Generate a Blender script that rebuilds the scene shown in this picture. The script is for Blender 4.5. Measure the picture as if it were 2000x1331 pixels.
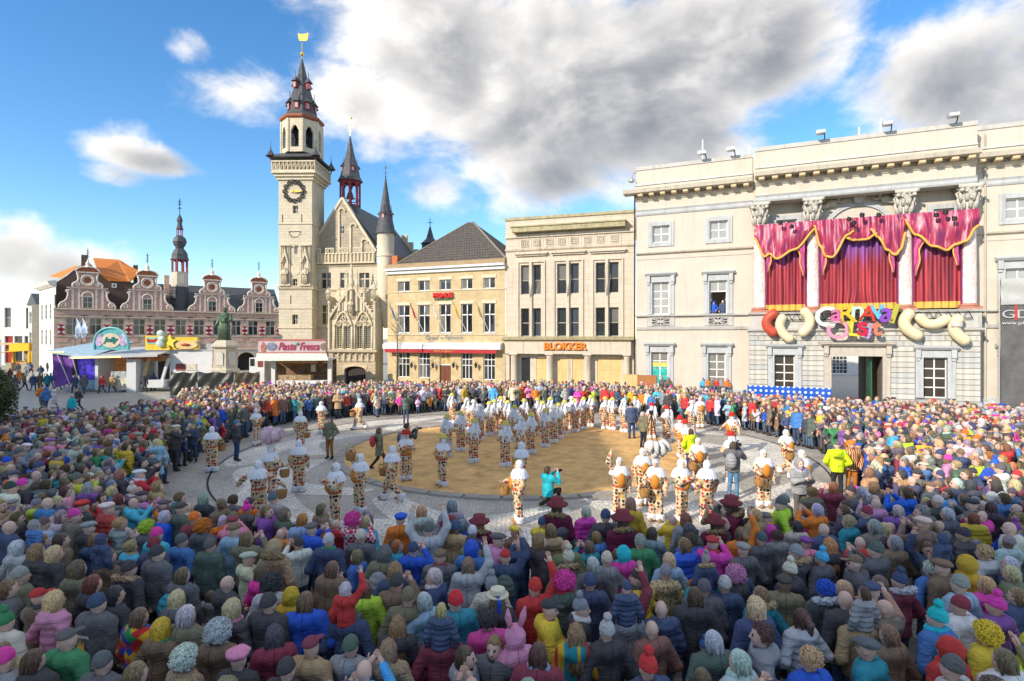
import bpy, math, random
import numpy as np
from mathutils import Vector, Matrix, Euler

for o in list(bpy.data.objects):
    bpy.data.objects.remove(o)
scene = bpy.context.scene
COL = scene.collection
R = math.radians
rng = random.Random(11)
nrng = np.random.default_rng(5)

# ------------------------------------------------------------------ camera
CAM_H, FPX, HOR = 5.25, 1077.0, 660.0
cam_d = bpy.data.cameras.new('camera')
cam_d.sensor_width = 36.0
cam_d.lens = 36.0 * FPX / 2000.0
cam_d.shift_y = -(665.5 - HOR) / 2000.0
cam_d.clip_start, cam_d.clip_end = 0.2, 3000
cam = bpy.data.objects.new('camera', cam_d)
cam.location = (0, 0, CAM_H)
cam.rotation_euler = (R(90), 0, 0)
COL.objects.link(cam)
scene.camera = cam

# ------------------------------------------------------------------ sky and sun
SUN_X, SUN_Y, SUN_EL = -0.734, -0.679, 27.0        # direction towards the sun
az = math.atan2(SUN_X, SUN_Y)
world = bpy.data.worlds.new('World')
scene.world = world
world.use_nodes = True
wn, wl = world.node_tree.nodes, world.node_tree.links
wn.clear()
def WN(t, **k):
    n = wn.new(t)
    for a, b in k.items():
        setattr(n, a, b)
    return n
def wmath(op, a, b=None, c=None, clamp=False):
    n = WN('ShaderNodeMath', operation=op, use_clamp=clamp)
    for i, v in enumerate((a, b, c)):
        if v is None: continue
        if isinstance(v, (int, float)): n.inputs[i].default_value = v
        else: wl.new(v, n.inputs[i])
    return n.outputs[0]
sky = WN('ShaderNodeTexSky', sky_type='NISHITA', sun_disc=False)
sky.sun_elevation = R(SUN_EL)
sky.sun_rotation = az
sky.altitude = 10
sky.air_density, sky.dust_density, sky.ozone_density = 1.0, 0.05, 2.5
tc = WN('ShaderNodeTexCoord')
sep = WN('ShaderNodeSeparateXYZ')
wl.new(tc.outputs['Generated'], sep.inputs[0])
dx, dy, dz = sep.outputs
azn = wmath('ARCTAN2', dx, dy)
hyp = wmath('SQRT', wmath('ADD', wmath('MULTIPLY', dx, dx), wmath('MULTIPLY', dy, dy)))
tel = wmath('DIVIDE', dz, wmath('MAXIMUM', hyp, 0.02))
comb = WN('ShaderNodeCombineXYZ')
wl.new(azn, comb.inputs[0]); wl.new(tel, comb.inputs[1])
def wnoise(scale, detail, rough, off=(0, 0, 0), dist=0.0):
    mp = WN('ShaderNodeMapping')
    mp.inputs['Location'].default_value = off
    mp.inputs['Scale'].default_value = (1.0, 1.35, 1.0)
    wl.new(comb.outputs[0], mp.inputs[0])
    n = WN('ShaderNodeTexNoise')
    n.inputs['Scale'].default_value = scale
    n.inputs['Detail'].default_value = detail
    n.inputs['Roughness'].default_value = rough
    n.inputs['Distortion'].default_value = dist
    wl.new(mp.outputs[0], n.inputs['Vector'])
    return n.outputs['Fac']
n1 = wnoise(4.2, 9, 0.56, (3.1, 1.7, 0.4), 0.25)
n2 = wnoise(13.0, 8, 0.6, (7.7, 2.2, 1.4), 0.3)
# the same field a little nearer the sun: where it is thinner there, the cloud is lit
n1s = wnoise(4.2, 5, 0.5, (3.1 - 0.035, 1.7 + 0.06, 0.4), 0.25)
CLOUDS = [  # centre x, y, radii x, y in the photograph's picture units, weight
    (760, 20, 200, 120, 1.0), (980, 110, 260, 150, 1.2), (1180, 230, 240, 150, 1.25), (1120, 340, 130, 70, .95),
    (1420, 90, 260, 130, 1.1), (1330, 260, 150, 110, .8), (1560, 200, 110, 70, .35), (1880, 140, 190, 150, 1.15), (2150, 120, 300, 240, 1.0),
    (490, 180, 110, 55, .75), (380, 100, 55, 36, .5), (690, 190, 115, 70, .8), (740, 270, 70, 50, .45), (850, 375, 75, 48, .75),
    (240, 300, 85, 32, .8), (330, 325, 110, 30, .85), (230, 350, 70, 28, .7),
    (40, 490, 130, 70, .95), (150, 530, 130, 60, .85), (-150, 470, 200, 90, .9), (1640, -30, 160, 60, .6)]
DARK = [(1900, 170, 200, 130, .75), (1330, 280, 170, 90, .55), (1160, 360, 120, 60, .6), (1480, 190, 160, 70, .35), (80, 530, 160, 45, .4), (1000, 180, 120, 70, .25), (1150, 30, 160, 60, .3)]
acc = dk = None
for cx, cy, rx, ry, w in CLOUDS + DARK:
    a0 = math.atan((cx - 1000) / FPX); t0 = (HOR - cy) / FPX * math.cos(a0)
    sa = rx / FPX * math.cos(a0) ** 2; st = ry / FPX * math.cos(a0)
    ea = wmath('DIVIDE', wmath('SUBTRACT', azn, a0), sa)
    et = wmath('DIVIDE', wmath('SUBTRACT', tel, t0), st)
    r2 = wmath('ADD', wmath('MULTIPLY', ea, ea), wmath('MULTIPLY', et, et))
    g = wmath('MULTIPLY', wmath('EXPONENT', wmath('MULTIPLY', r2, -0.55)), w)
    if w in [q[4] for q in DARK] and (cx, cy) in [q[:2] for q in DARK]:
        dk = g if dk is None else wmath('MAXIMUM', dk, g); continue
    acc = g if acc is None else wmath('MAXIMUM', wmath('MULTIPLY', acc, 1.0), wmath('ADD', g, wmath('MULTIPLY', acc, 0.25)))
def RAMP(v, a, b):
    n = WN('ShaderNodeMapRange', interpolation_type='SMOOTHSTEP', clamp=True)
    n.inputs['From Min'].default_value, n.inputs['From Max'].default_value = a, b
    wl.new(v, n.inputs['Value'])
    return n.outputs[0]
# cumulus over the rest of the sky, out of view, thickened to lift ambient light
azo = wmath('SMOOTH_MIN', wmath('MAXIMUM', wmath('SUBTRACT', wmath('ABSOLUTE', azn), 0.85), 0.0), 0.45, 0.2)
base_cov = wmath('MAXIMUM', wmath('MULTIPLY', azo, 1.1), wmath('MULTIPLY', RAMP(tel, .62, .95), .66))
dens = wmath('ADD', wmath('ADD', wmath('MULTIPLY', acc, 1.0), base_cov), wmath('ADD', wmath('MULTIPLY', wmath('SUBTRACT', n1, 0.5), 1.75), wmath('MULTIPLY', wmath('SUBTRACT', n2, 0.5), 0.55)))
cov = RAMP(dens, 0.38, 0.92)
thick = RAMP(dens, 0.55, 1.3)
lit = wmath('ADD', wmath('MULTIPLY', wmath('SUBTRACT', n1s, n1), -3.0), wmath('MULTIPLY', wmath('SUBTRACT', n2, 0.5), .6))
shade = wmath('ADD', wmath('SUBTRACT', wmath('MULTIPLY', thick, .8), lit), wmath('MULTIPLY', dk, .8))
shade = RAMP(shade, -.3, 1.6)
cm = WN('ShaderNodeMix', data_type='RGBA')
cm.inputs[6].default_value = (3.35, 3.2, 3.0, 1)
cm.inputs[7].default_value = (.82, .85, .93, 1)
wl.new(shade, cm.inputs[0])
cv = WN('ShaderNodeMix', data_type='RGBA', blend_type='MULTIPLY'); cv.inputs[0].default_value = 1
wl.new(cm.outputs[2], cv.inputs[6]); wl.new(wmath('ADD', wmath('MULTIPLY', n2, .4), .8), cv.inputs[7])
# low sun side keeps the horizon clear of hard blue
mixc = WN('ShaderNodeMix', data_type='RGBA')
wl.new(wmath('MULTIPLY', cov, 0.96), mixc.inputs[0])
hs = WN('ShaderNodeHueSaturation')
hs.inputs['Saturation'].default_value = 1.26
hs.inputs['Value'].default_value = 0.60
wl.new(sky.outputs[0], hs.inputs['Color'])
wl.new(hs.outputs[0], mixc.inputs[6]); wl.new(cv.outputs[2], mixc.inputs[7])
bg = WN('ShaderNodeBackground')
bg.inputs['Strength'].default_value = 0.15
wl.new(mixc.outputs[2], bg.inputs['Color'])
wo = WN('ShaderNodeOutputWorld')
wl.new(bg.outputs[0], wo.inputs['Surface'])
world.cycles.sampling_method = 'MANUAL'
world.cycles.sample_map_resolution = 512

sun_d = bpy.data.lights.new('sun', 'SUN')
sun_d.energy = 2.05
sun_d.angle = R(0.53)
sun_d.color = (1.0, 0.89, 0.74)
sun = bpy.data.objects.new('sun', sun_d)
ce = math.cos(R(SUN_EL))
sun.rotation_euler = Vector((SUN_X * ce, SUN_Y * ce, math.sin(R(SUN_EL)))).to_track_quat('Z', 'Y').to_euler()
sun.location = (-60, -60, 60)
COL.objects.link(sun)

scene.view_settings.view_transform = 'Standard'
scene.view_settings.look = 'None'
scene.view_settings.gamma = 1
scene.view_settings.exposure = 1.4
scene.cycles.max_bounces = 5
scene.cycles.diffuse_bounces = 3
scene.cycles.glossy_bounces = 2
scene.cycles.transmission_bounces = 2
scene.cycles.use_denoising = True
scene.cycles.caustics_reflective = False
scene.cycles.caustics_refractive = False

# ------------------------------------------------------------------ helpers
def tag(o, label=None, cat=None, group=None, kind=None):
    if label: o['label'] = label
    if cat: o['category'] = cat
    if group: o['group'] = group
    if kind: o['kind'] = kind
    return o

def link(o, parent=None):
    COL.objects.link(o)
    if parent is not None: o.parent = parent
    return o

def empty(name, loc=(0, 0, 0), rz=0.0, label=None, cat=None, group=None, parent=None):
    o = bpy.data.objects.new(name, None)
    o.empty_display_size = 0.3
    o.location = loc; o.rotation_euler = (0, 0, rz)
    link(o, parent)
    return tag(o, label, cat, group)

def mesh_obj(name, me, parent=None, loc=None, rz=None):
    o = bpy.data.objects.new(name, me)
    link(o, parent)
    if loc is not None: o.location = loc
    if rz is not None: o.rotation_euler = (0, 0, rz)
    return o

class MB:
    """collects faces for one mesh"""
    def __init__(s):
        s.V, s.F, s.M, s.m = [], [], [], 0
    def add(s, V, F):
        b = len(s.V); s.V.extend(V)
        for f in F:
            s.F.append([i + b for i in f]); s.M.append(s.m)
        return s
    def box(s, x0, x1, y0, y1, z0, z1):
        if x0 > x1: x0, x1 = x1, x0
        if y0 > y1: y0, y1 = y1, y0
        if z0 > z1: z0, z1 = z1, z0
        V = [(x0, y0, z0), (x1, y0, z0), (x1, y1, z0), (x0, y1, z0), (x0, y0, z1), (x1, y0, z1), (x1, y1, z1), (x0, y1, z1)]
        return s.add(V, [(0, 3, 2, 1), (4, 5, 6, 7), (0, 1, 5, 4), (1, 2, 6, 5), (2, 3, 7, 6), (3, 0, 4, 7)])
    def bev(s, x0, x1, y0, y1, z0, z1, b):
        """box whose front (low y) face is chamfered"""
        V = [(x0, y1, z0), (x1, y1, z0), (x1, y1, z1), (x0, y1, z1), (x0, y0 + b, z0), (x1, y0 + b, z0), (x1, y0 + b, z1), (x0, y0 + b, z1),
             (x0 + b, y0, z0 + b), (x1 - b, y0, z0 + b), (x1 - b, y0, z1 - b), (x0 + b, y0, z1 - b)]
        return s.add(V, [(0, 1, 5, 4), (1, 2, 6, 5), (2, 3, 7, 6), (3, 0, 4, 7), (4, 5, 9, 8), (5, 6, 10, 9), (6, 7, 11, 10), (7, 4, 8, 11), (8, 9, 10, 11)])
    def prism(s, pts, y0, y1):
        """polygon in x,z (counter-clockwise seen from low y) pushed from y0 to y1"""
        n = len(pts)
        V = [(x, y0, z) for x, z in pts] + [(x, y1, z) for x, z in pts]
        return s.add(V, [list(range(n)), list(range(2 * n - 1, n - 1, -1))] + [(i, i + n, (i + 1) % n + n, (i + 1) % n) for i in range(n)])
    def prismz(s, pts, z0, z1, k=1.0):
        n = len(pts)
        cx = sum(p[0] for p in pts) / n; cy = sum(p[1] for p in pts) / n
        V = [(x, y, z0) for x, y in pts] + [(cx + (x - cx) * k, cy + (y - cy) * k, z1) for x, y in pts]
        return s.add(V, [list(range(n - 1, -1, -1)), list(range(n, 2 * n))] + [(i, (i + 1) % n, (i + 1) % n + n, i + n) for i in range(n)])
    def lathe(s, prof, n=16, c=(0, 0), a0=0.0, sy=1.0):
        b = len(s.V)
        for r, z in prof:
            for i in range(n):
                a = a0 + 2 * math.pi * i / n
                s.V.append((c[0] + r * math.cos(a), c[1] + r * math.sin(a) * sy, z))
        for j in range(len(prof) - 1):
            for i in range(n):
                k = (i + 1) % n
                s.F.append([b + j * n + i, b + j * n + k, b + (j + 1) * n + k, b + (j + 1) * n + i]); s.M.append(s.m)
        s.F.append([b + i for i in range(n - 1, -1, -1)]); s.M.append(s.m)
        s.F.append([b + (len(prof) - 1) * n + i for i in range(n)]); s.M.append(s.m)
        return s
    def tube(s, pts, rad, n=8):
        P = [Vector(p) for p in pts]
        b = len(s.V)
        up = Vector((0, 0, 1)); prev = None
        for j, p in enumerate(P):
            t = (P[min(j + 1, len(P) - 1)] - P[max(j - 1, 0)])
            t = t.normalized() if t.length > 1e-9 else Vector((0, 0, 1))
            if prev is None:
                u = t.cross(up)
                if u.length < 1e-3: u = t.cross(Vector((1, 0, 0)))
            else:
                u = prev - t * prev.dot(t)
                if u.length < 1e-4: u = t.cross(up)
            u.normalize(); prev = u; w = t.cross(u)
            r = rad[j] if isinstance(rad, (list, tuple)) else rad
            for i in range(n):
                a = 2 * math.pi * i / n
                q = p + (u * math.cos(a) + w * math.sin(a)) * r
                s.V.append(tuple(q))
        for j in range(len(P) - 1):
            for i in range(n):
                k = (i + 1) % n
                s.F.append([b + j * n + i, b + (j + 1) * n + i, b + (j + 1) * n + k, b + j * n + k]); s.M.append(s.m)
        s.F.append([b + i for i in range(n)]); s.M.append(s.m)
        s.F.append([b + (len(P) - 1) * n + i for i in range(n - 1, -1, -1)]); s.M.append(s.m)
        return s
    def ball(s, c, r, n=10, m=7):
        prof = [(max(1e-4, math.sin(math.pi * j / m)), -math.cos(math.pi * j / m)) for j in range(m + 1)]
        rx, ry, rz = r if isinstance(r, (tuple, list)) else (r, r, r)
        b = len(s.V)
        s.lathe([(q, z) for q, z in prof], n)
        for i in range(b, len(s.V)):
            x, y, z = s.V[i]; s.V[i] = (c[0] + x * rx, c[1] + y * ry, c[2] + z * rz)
        return s
    def grid(s, fn, nu, nv):
        b = len(s.V)
        for j in range(nv + 1):
            for i in range(nu + 1):
                s.V.append(fn(i / nu, j / nv))
        for j in range(nv):
            for i in range(nu):
                a = b + j * (nu + 1) + i
                s.F.append([a, a + 1, a + nu + 2, a + nu + 1]); s.M.append(s.m)
        return s
    def mesh(s, name, mats, smooth=False):
        me = bpy.data.meshes.new(name)
        me.from_pydata(s.V, [], s.F)
        for m in (mats if isinstance(mats, (list, tuple)) else [mats]):
            me.materials.append(m)
        me.polygons.foreach_set('material_index', s.M)
        if smooth:
            me.polygons.foreach_set('use_smooth', [True] * len(me.polygons))
            if smooth != True:
                try: me.set_sharp_from_angle(angle=R(smooth))
                except Exception: pass
        me.update()
        return me
    def build(s, name, mats, parent=None, smooth=False, loc=None, rz=None):
        return mesh_obj(name, s.mesh(name, mats, smooth), parent, loc, rz)

def wall_holes(mb, x0, x1, z0, z1, holes, y=0.0, depth=0.3):
    """a wall face with rectangular openings and their reveals"""
    xs = sorted({x0, x1, *[h[0] for h in holes], *[h[1] for h in holes]})
    zs = sorted({z0, z1, *[h[2] for h in holes], *[h[3] for h in holes]})
    for j in range(len(zs) - 1):
        za, zb = zs[j], zs[j + 1]; zc = (za + zb) / 2
        run = None
        for i in range(len(xs) - 1):
            xc = (xs[i] + xs[i + 1]) / 2
            hole = any(h[0] < xc < h[1] and h[2] < zc < h[3] for h in holes)
            if not hole and run is None: run = xs[i]
            if run is not None and (hole or i == len(xs) - 2):
                xe = xs[i] if hole else xs[i + 1]
                mb.add([(run, y, za), (xe, y, za), (xe, y, zb), (run, y, zb)], [(0, 1, 2, 3)])
                run = None
    for a, b, c, d in holes:
        q = y + depth
        mb.add([(a, y, c), (b, y, c), (b, q, c), (a, q, c)], [(0, 1, 2, 3)])
        mb.add([(a, y, d), (a, q, d), (b, q, d), (b, y, d)], [(0, 1, 2, 3)])
        mb.add([(a, y, c), (a, q, c), (a, q, d), (a, y, d)], [(0, 1, 2, 3)])
        mb.add([(b, y, c), (b, y, d), (b, q, d), (b, q, c)], [(0, 1, 2, 3)])
    return mb

class Frame:
    """a facade: x runs along it, y away from the square, z up. s() and z() read measurements off the photograph."""
    def __init__(f, X, Y, ux, uy):
        l = math.hypot(ux, uy); f.u = (ux / l, uy / l); f.v = (-uy / l, ux / l); f.P = (X, Y)
        f.rz = math.atan2(uy, ux)
    def s(f, px, d=0.0):
        k = (px - 1000) / FPX
        return (k * (f.P[1] + f.v[1] * d) - f.P[0] - f.v[0] * d) / (f.u[0] - k * f.u[1])
    def z(f, px, py, d=0.0):
        s = f.s(px, d)
        return CAM_H - (py - HOR) * (f.P[1] + f.u[1] * s + f.v[1] * d) / FPX
    def sz(f, px, py, d=0.0):
        return f.s(px, d), f.z(px, py, d)
    def root(f, name, label, cat, group=None):
        return empty(name, (f.P[0], f.P[1], 0), f.rz, label, cat, group)

def ground(px, py, h=0.0):
    Y = (CAM_H - h) * FPX / (py - HOR)
    return ((px - 1000) / FPX * Y, Y)

# ------------------------------------------------------------------ materials
MATS = {}
def mat(name, col, rough=0.8, var=0.12, scale=1.5, bump=0.15, bscale=25.0, metallic=0.0, stain=0.0, spec=0.3, brick=None, stretch=None, emit=0.0, alpha=None):
    """procedural surface: base colour with mottling, optional joints, rain stains and fine relief"""
    if name in MATS: return MATS[name]
    m = bpy.data.materials.new(name); MATS[name] = m
    m.use_nodes = True
    nt = m.node_tree; N, L = nt.nodes, nt.links
    b = N['Principled BSDF']
    b.inputs['Roughness'].default_value = rough
    b.inputs['Metallic'].default_value = metallic
    b.inputs['Specular IOR Level'].default_value = spec
    t = N.new('ShaderNodeTexCoord')
    src = t.outputs['Object']
    if stretch:
        mp = N.new('ShaderNodeMapping'); mp.inputs['Scale'].default_value = stretch
        L.new(src, mp.inputs[0]); vec = mp.outputs[0]
    else: vec = src
    n = N.new('ShaderNodeTexNoise'); n.inputs['Scale'].default_value = scale; n.inputs['Detail'].default_value = 6; n.inputs['Roughness'].default_value = .62
    L.new(vec, n.inputs['Vector'])
    mr = N.new('ShaderNodeMapRange'); mr.inputs['From Min'].default_value = .3; mr.inputs['From Max'].default_value = .7
    mr.inputs['To Min'].default_value = 1 - var; mr.inputs['To Max'].default_value = 1 + var
    L.new(n.outputs['Fac'], mr.inputs['Value'])
    col4 = (*col, 1)
    cur = None
    if brick:
        # brick = (width, height, mortar, colour2, mortar colour)
        sx = N.new('ShaderNodeSeparateXYZ'); L.new(src, sx.inputs[0])
        ad = N.new('ShaderNodeMath'); ad.operation = 'ADD'; L.new(sx.outputs[0], ad.inputs[0]); L.new(sx.outputs[1], ad.inputs[1])
        cx = N.new('ShaderNodeCombineXYZ'); L.new(ad.outputs[0], cx.inputs[0]); L.new(sx.outputs[2], cx.inputs[1])
        bk = N.new('ShaderNodeTexBrick'); L.new(cx.outputs[0], bk.inputs['Vector'])
        bk.inputs['Scale'].default_value = 1.0
        bk.inputs['Brick Width'].default_value, bk.inputs['Row Height'].default_value, bk.inputs['Mortar Size'].default_value = brick[0], brick[1], brick[2]
        bk.inputs['Color1'].default_value = col4; bk.inputs['Color2'].default_value = (*brick[3], 1); bk.inputs['Mortar'].default_value = (*brick[4], 1)
        cur = bk.outputs['Color']
    mx = N.new('ShaderNodeMix'); mx.data_type = 'RGBA'; mx.blend_type = 'MULTIPLY'; mx.inputs[0].default_value = 1
    if cur: L.new(cur, mx.inputs[6])
    else: mx.inputs[6].default_value = col4
    L.new(mr.outputs[0], mx.inputs[7])
    cur = mx.outputs[2]
    if stain:
        mp2 = N.new('ShaderNodeMapping'); mp2.inputs['Scale'].default_value = (2.2, 2.2, .16); L.new(src, mp2.inputs[0])
        n3 = N.new('ShaderNodeTexNoise'); n3.inputs['Scale'].default_value = 1.6; n3.inputs['Detail'].default_value = 5; L.new(mp2.outputs[0], n3.inputs['Vector'])
        m3 = N.new('ShaderNodeMapRange'); m3.inputs['From Min'].default_value = .52; m3.inputs['From Max'].default_value = .75
        m3.inputs['To Min'].default_value = 0; m3.inputs['To Max'].default_value = stain; L.new(n3.outputs['Fac'], m3.inputs['Value'])
        x3 = N.new('ShaderNodeMix'); x3.data_type = 'RGBA'; x3.inputs[7].default_value = (.13, .12, .09, 1)
        L.new(m3.outputs[0], x3.inputs[0]); L.new(cur, x3.inputs[6]); cur = x3.outputs[2]
    L.new(cur, b.inputs['Base Color'])
    if emit:
        L.new(cur, b.inputs['Emission Color']); b.inputs['Emission Strength'].default_value = emit
    if bump:
        n2 = N.new('ShaderNodeTexNoise'); n2.inputs['Scale'].default_value = bscale; n2.inputs['Detail'].default_value = 4
        L.new(vec, n2.inputs['Vector'])
        bp = N.new('ShaderNodeBump'); bp.inputs['Strength'].default_value = bump; bp.inputs['Distance'].default_value = .05
        L.new(n2.outputs['Fac'], bp.inputs['Height'])
        if brick:
            b2 = N.new('ShaderNodeBump'); b2.inputs['Strength'].default_value = .5; b2.inputs['Distance'].default_value = .02; b2.invert = True
            L.new(bk.outputs['Fac'], b2.inputs['Height']); L.new(bp.outputs[0], b2.inputs['Normal']); L.new(b2.outputs[0], b.inputs['Normal'])
        else: L.new(bp.outputs[0], b.inputs['Normal'])
    return m

def glass(name, col, rough=.06, var=.25):
    return mat(name, col, rough, var, .7, .02, 1.2, spec=.6)

CREAM = mat('cream_render', (.575, .52, .435), .85, .06, .8, .1, 60, stain=.14)
CREAM2 = mat('cream_stone', (.53, .475, .385), .85, .08, 1.2, .12, 40, stain=.35)
GREYST = mat('grey_stone', (.50, .485, .45), .8, .1, 2, .15, 40, stain=.3)
BLUEST = mat('blue_grey_stone', (.47, .485, .49), .8, .1, 2, .12, 40, stain=.25)
OCHREST = mat('ochre_stone', (.62, .49, .30), .85, .12, 2, .2, 30)
WHITEP = mat('white_paint', (.80, .79, .75), .5, .04, 3, .02, 30)
DARKM = mat('dark_metal', (.035, .035, .04), .5, .2, 5, .05, 60, metallic=.6)
STEEL = mat('grey_metal', (.55, .55, .54), .35, .1, 4, .03, 50, metallic=.7)
GLASS_D = glass('dark_glass', (.035, .04, .045))
GLASS_N = glass('net_curtain_glass', (.36, .37, .35), .15, .2)
GLASS_V = [GLASS_D, GLASS_D, glass('sky_glass', (.06, .075, .09), .03), glass('blind_glass', (.17, .165, .15), .15), glass('deep_glass', (.018, .02, .022), .1)]
GLASS_G = glass('greenish_glass', (.10, .11, .055), .08)

# ------------------------------------------------------------------ ground
def setts_material(name, c1, c2, joint, size, wet=.55):
    m = bpy.data.materials.new(name); m.use_nodes = True
    N, L = m.node_tree.nodes, m.node_tree.links; b = N['Principled BSDF']
    g = N.new('ShaderNodeNewGeometry')
    # fan pattern: rows follow arcs
    wv = N.new('ShaderNodeTexNoise'); wv.inputs['Scale'].default_value = .35; wv.inputs['Detail'].default_value = 2; L.new(g.outputs['Position'], wv.inputs['Vector'])
    v = N.new('ShaderNodeTexVoronoi'); v.feature = 'DISTANCE_TO_EDGE'; v.inputs['Scale'].default_value = 1 / size; v.inputs['Randomness'].default_value = .55
    L.new(g.outputs['Position'], v.inputs['Vector'])
    vc = N.new('ShaderNodeTexVoronoi'); vc.inputs['Scale'].default_value = 1 / size; vc.inputs['Randomness'].default_value = .55; L.new(g.outputs['Position'], vc.inputs['Vector'])
    sep = N.new('ShaderNodeSeparateColor'); L.new(vc.outputs['Color'], sep.inputs[0])
    mx = N.new('ShaderNodeMix'); mx.data_type = 'RGBA'; mx.inputs[6].default_value = (*c1, 1); mx.inputs[7].default_value = (*c2, 1)
    L.new(sep.outputs[0], mx.inputs[0])
    mr = N.new('ShaderNodeMapRange'); mr.inputs['From Max'].default_value = .14; mr.inputs['From Min'].default_value = .03; L.new(v.outputs['Distance'], mr.inputs['Value'])
    m2 = N.new('ShaderNodeMix'); m2.data_type = 'RGBA'; m2.inputs[6].default_value = (*joint, 1); L.new(mr.outputs[0], m2.inputs[0]); L.new(mx.outputs[2], m2.inputs[7])
    n2 = N.new('ShaderNodeTexNoise'); n2.inputs['Scale'].default_value = .55; n2.inputs['Detail'].default_value = 7; n2.inputs['Roughness'].default_value = .65; L.new(g.outputs['Position'], n2.inputs['Vector'])
    r2 = N.new('ShaderNodeMapRange'); r2.inputs['From Min'].default_value = .3; r2.inputs['From Max'].default_value = .7; r2.inputs['To Min'].default_value = .75; r2.inputs['To Max'].default_value = 1.22; L.new(n2.outputs['Fac'], r2.inputs['Value'])
    m3 = N.new('ShaderNodeMix'); m3.data_type = 'RGBA'; m3.blend_type = 'MULTIPLY'; m3.inputs[0].default_value = 1; L.new(m2.outputs[2], m3.inputs[6]); L.new(r2.outputs[0], m3.inputs[7])
    L.new(m3.outputs[2], b.inputs['Base Color'])
    rr = N.new('ShaderNodeMapRange'); rr.inputs['From Min'].default_value = .35; rr.inputs['From Max'].default_value = .65; rr.inputs['To Min'].default_value = wet - .12; rr.inputs['To Max'].default_value = wet + .25; L.new(n2.outputs['Fac'], rr.inputs['Value'])
    L.new(rr.outputs[0], b.inputs['Roughness'])
    bp = N.new('ShaderNodeBump'); bp.inputs['Strength'].default_value = .5; bp.inputs['Distance'].default_value = .015; L.new(mr.outputs[0], bp.inputs['Height']); L.new(bp.outputs[0], b.inputs['Normal'])
    return m
PAVE = setts_material('dark_setts', (.40, .37, .315), (.50, .465, .40), (.30, .275, .235), .11)
PALE = setts_material('pale_setts', (.70, .65, .56), (.82, .78, .69), (.42, .38, .32), .14, .7)
SAND = mat('sand', (.66, .40, .155), .95, .3, 1.4, .6, 9)
KERB = mat('kerb_stone', (.34, .31, .27), .75, .16, 3, .2, 30)

g = MB(); g.add([(-1500, -300, 0), (1500, -300, 0), (1500, 2500, 0), (-1500, 2500, 0)], [(0, 1, 2, 3)])
tag(g.build('ground', PAVE), kind='structure')
SC, SR = (0.3, 26.0), 7.9
sd = MB()
def disc(u, v):
    r = SR * v; a = 2 * math.pi * u
    return (SC[0] + r * math.cos(a), SC[1] + r * math.sin(a), .03 + .02 * math.sin(3 * a + r) * (1 - v) + .012 * math.sin(9 * r + 5 * a) * (1 - v))
sd.grid(disc, 96, 14)
tag(sd.build('sand_floor', SAND, smooth=True), kind='structure')
kr = empty('kerb', (SC[0], SC[1], 0)); tag(kr, kind='structure')
NK = 40
ka = 2 * math.pi / NK
kb = MB()
def kerbpt(a, r, z): return (r * math.cos(a), r * math.sin(a), z)
na = 4; e = .006
for i in range(na):
    a0 = -ka / 2 + e + (ka - 2 * e) * i / na; a1 = -ka / 2 + e + (ka - 2 * e) * (i + 1) / na
    q = [kerbpt(a0, SR - .02, 0), kerbpt(a1, SR - .02, 0), kerbpt(a1, SR - .02, .075), kerbpt(a0, SR - .02, .075),
         kerbpt(a0, SR + .36, 0), kerbpt(a1, SR + .36, 0), kerbpt(a1, SR + .34, .07), kerbpt(a0, SR + .34, .07)]
    kb.add(q, [(0, 3, 2, 1), (3, 7, 6, 2), (4, 5, 6, 7), (0, 4, 7, 3), (1, 2, 6, 5)])
kme = kb.mesh('kerb_stone', KERB)
for i in range(NK):
    o = mesh_obj('kerb_stone', kme, kr); o.rotation_euler = (0, 0, i * ka); o.location = (0, 0, rng.uniform(-.008, .008))
# pale bands of setts, curling out from the kerb like petals
def petal(th, sgn, r0, r1, sweep, w0, w1):
    p = MB()
    def fn(u, v):
        r = r0 + (r1 - r0) * math.sin(u * math.pi / 2) ; a = th + sgn * sweep * u
        w = (w0 + (w1 - w0) * u) * math.sin(math.pi * min(1, .12 + u * .88)) ** .35
        rr = r + (v - .5) * w
        return (SC[0] + rr * math.cos(a), SC[1] + rr * math.sin(a), .0)
    p.grid(fn, 40, 3)
    return p
for k in range(8):
    th = R(45 * k + 14)
    p = petal(th, 1, SR + 1.0, SR + 4.2, R(48), 1.5, 2.2)
    o = p.build('pale_paving', PALE); o.location.z = .004; tag(o, kind='structure')
    p = petal(th + R(40), -1, SR + 1.1, SR + 3.6, R(36), 1.3, 1.7)
    o = p.build('pale_paving', PALE); o.location.z = .008; tag(o, kind='structure')
# dropped paper and orange peel
lm = MB(); rr = random.Random(8)
for i in range(260):
    a, r = rr.uniform(0, 6.28), rr.uniform(3, 13.2); x, y = SC[0] + r * math.cos(a), SC[1] + r * math.sin(a); k = rr.uniform(.02, .06); q = rr.uniform(0, 3); lm.m = i % 3
    z_ = .09 if r < SR + .4 else .02
    lm.add([(x + k * math.cos(q + j * 1.57), y + k * math.sin(q + j * 1.57), z_ + .012 * (j % 2)) for j in range(4)], [(0, 1, 2, 3)])
tag(lm.build('litter', [WHITEP, mat('orange_peel', (.65, .25, .03), .7), mat('brown_paper', (.3, .2, .1), .8)]), 'scraps of paper and orange peel on the ground', 'litter', kind='stuff')
# dark ring line further out
rl = MB(); rl.grid(lambda u, v: (SC[0] + (SR + 4.9 + .07 * v) * math.cos(2 * math.pi * u), SC[1] + (SR + 4.9 + .07 * v) * math.sin(2 * math.pi * u), 0), 120, 1)
o = rl.build('drain_line', DARKM); o.location.z = .012; tag(o, kind='structure')

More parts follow.
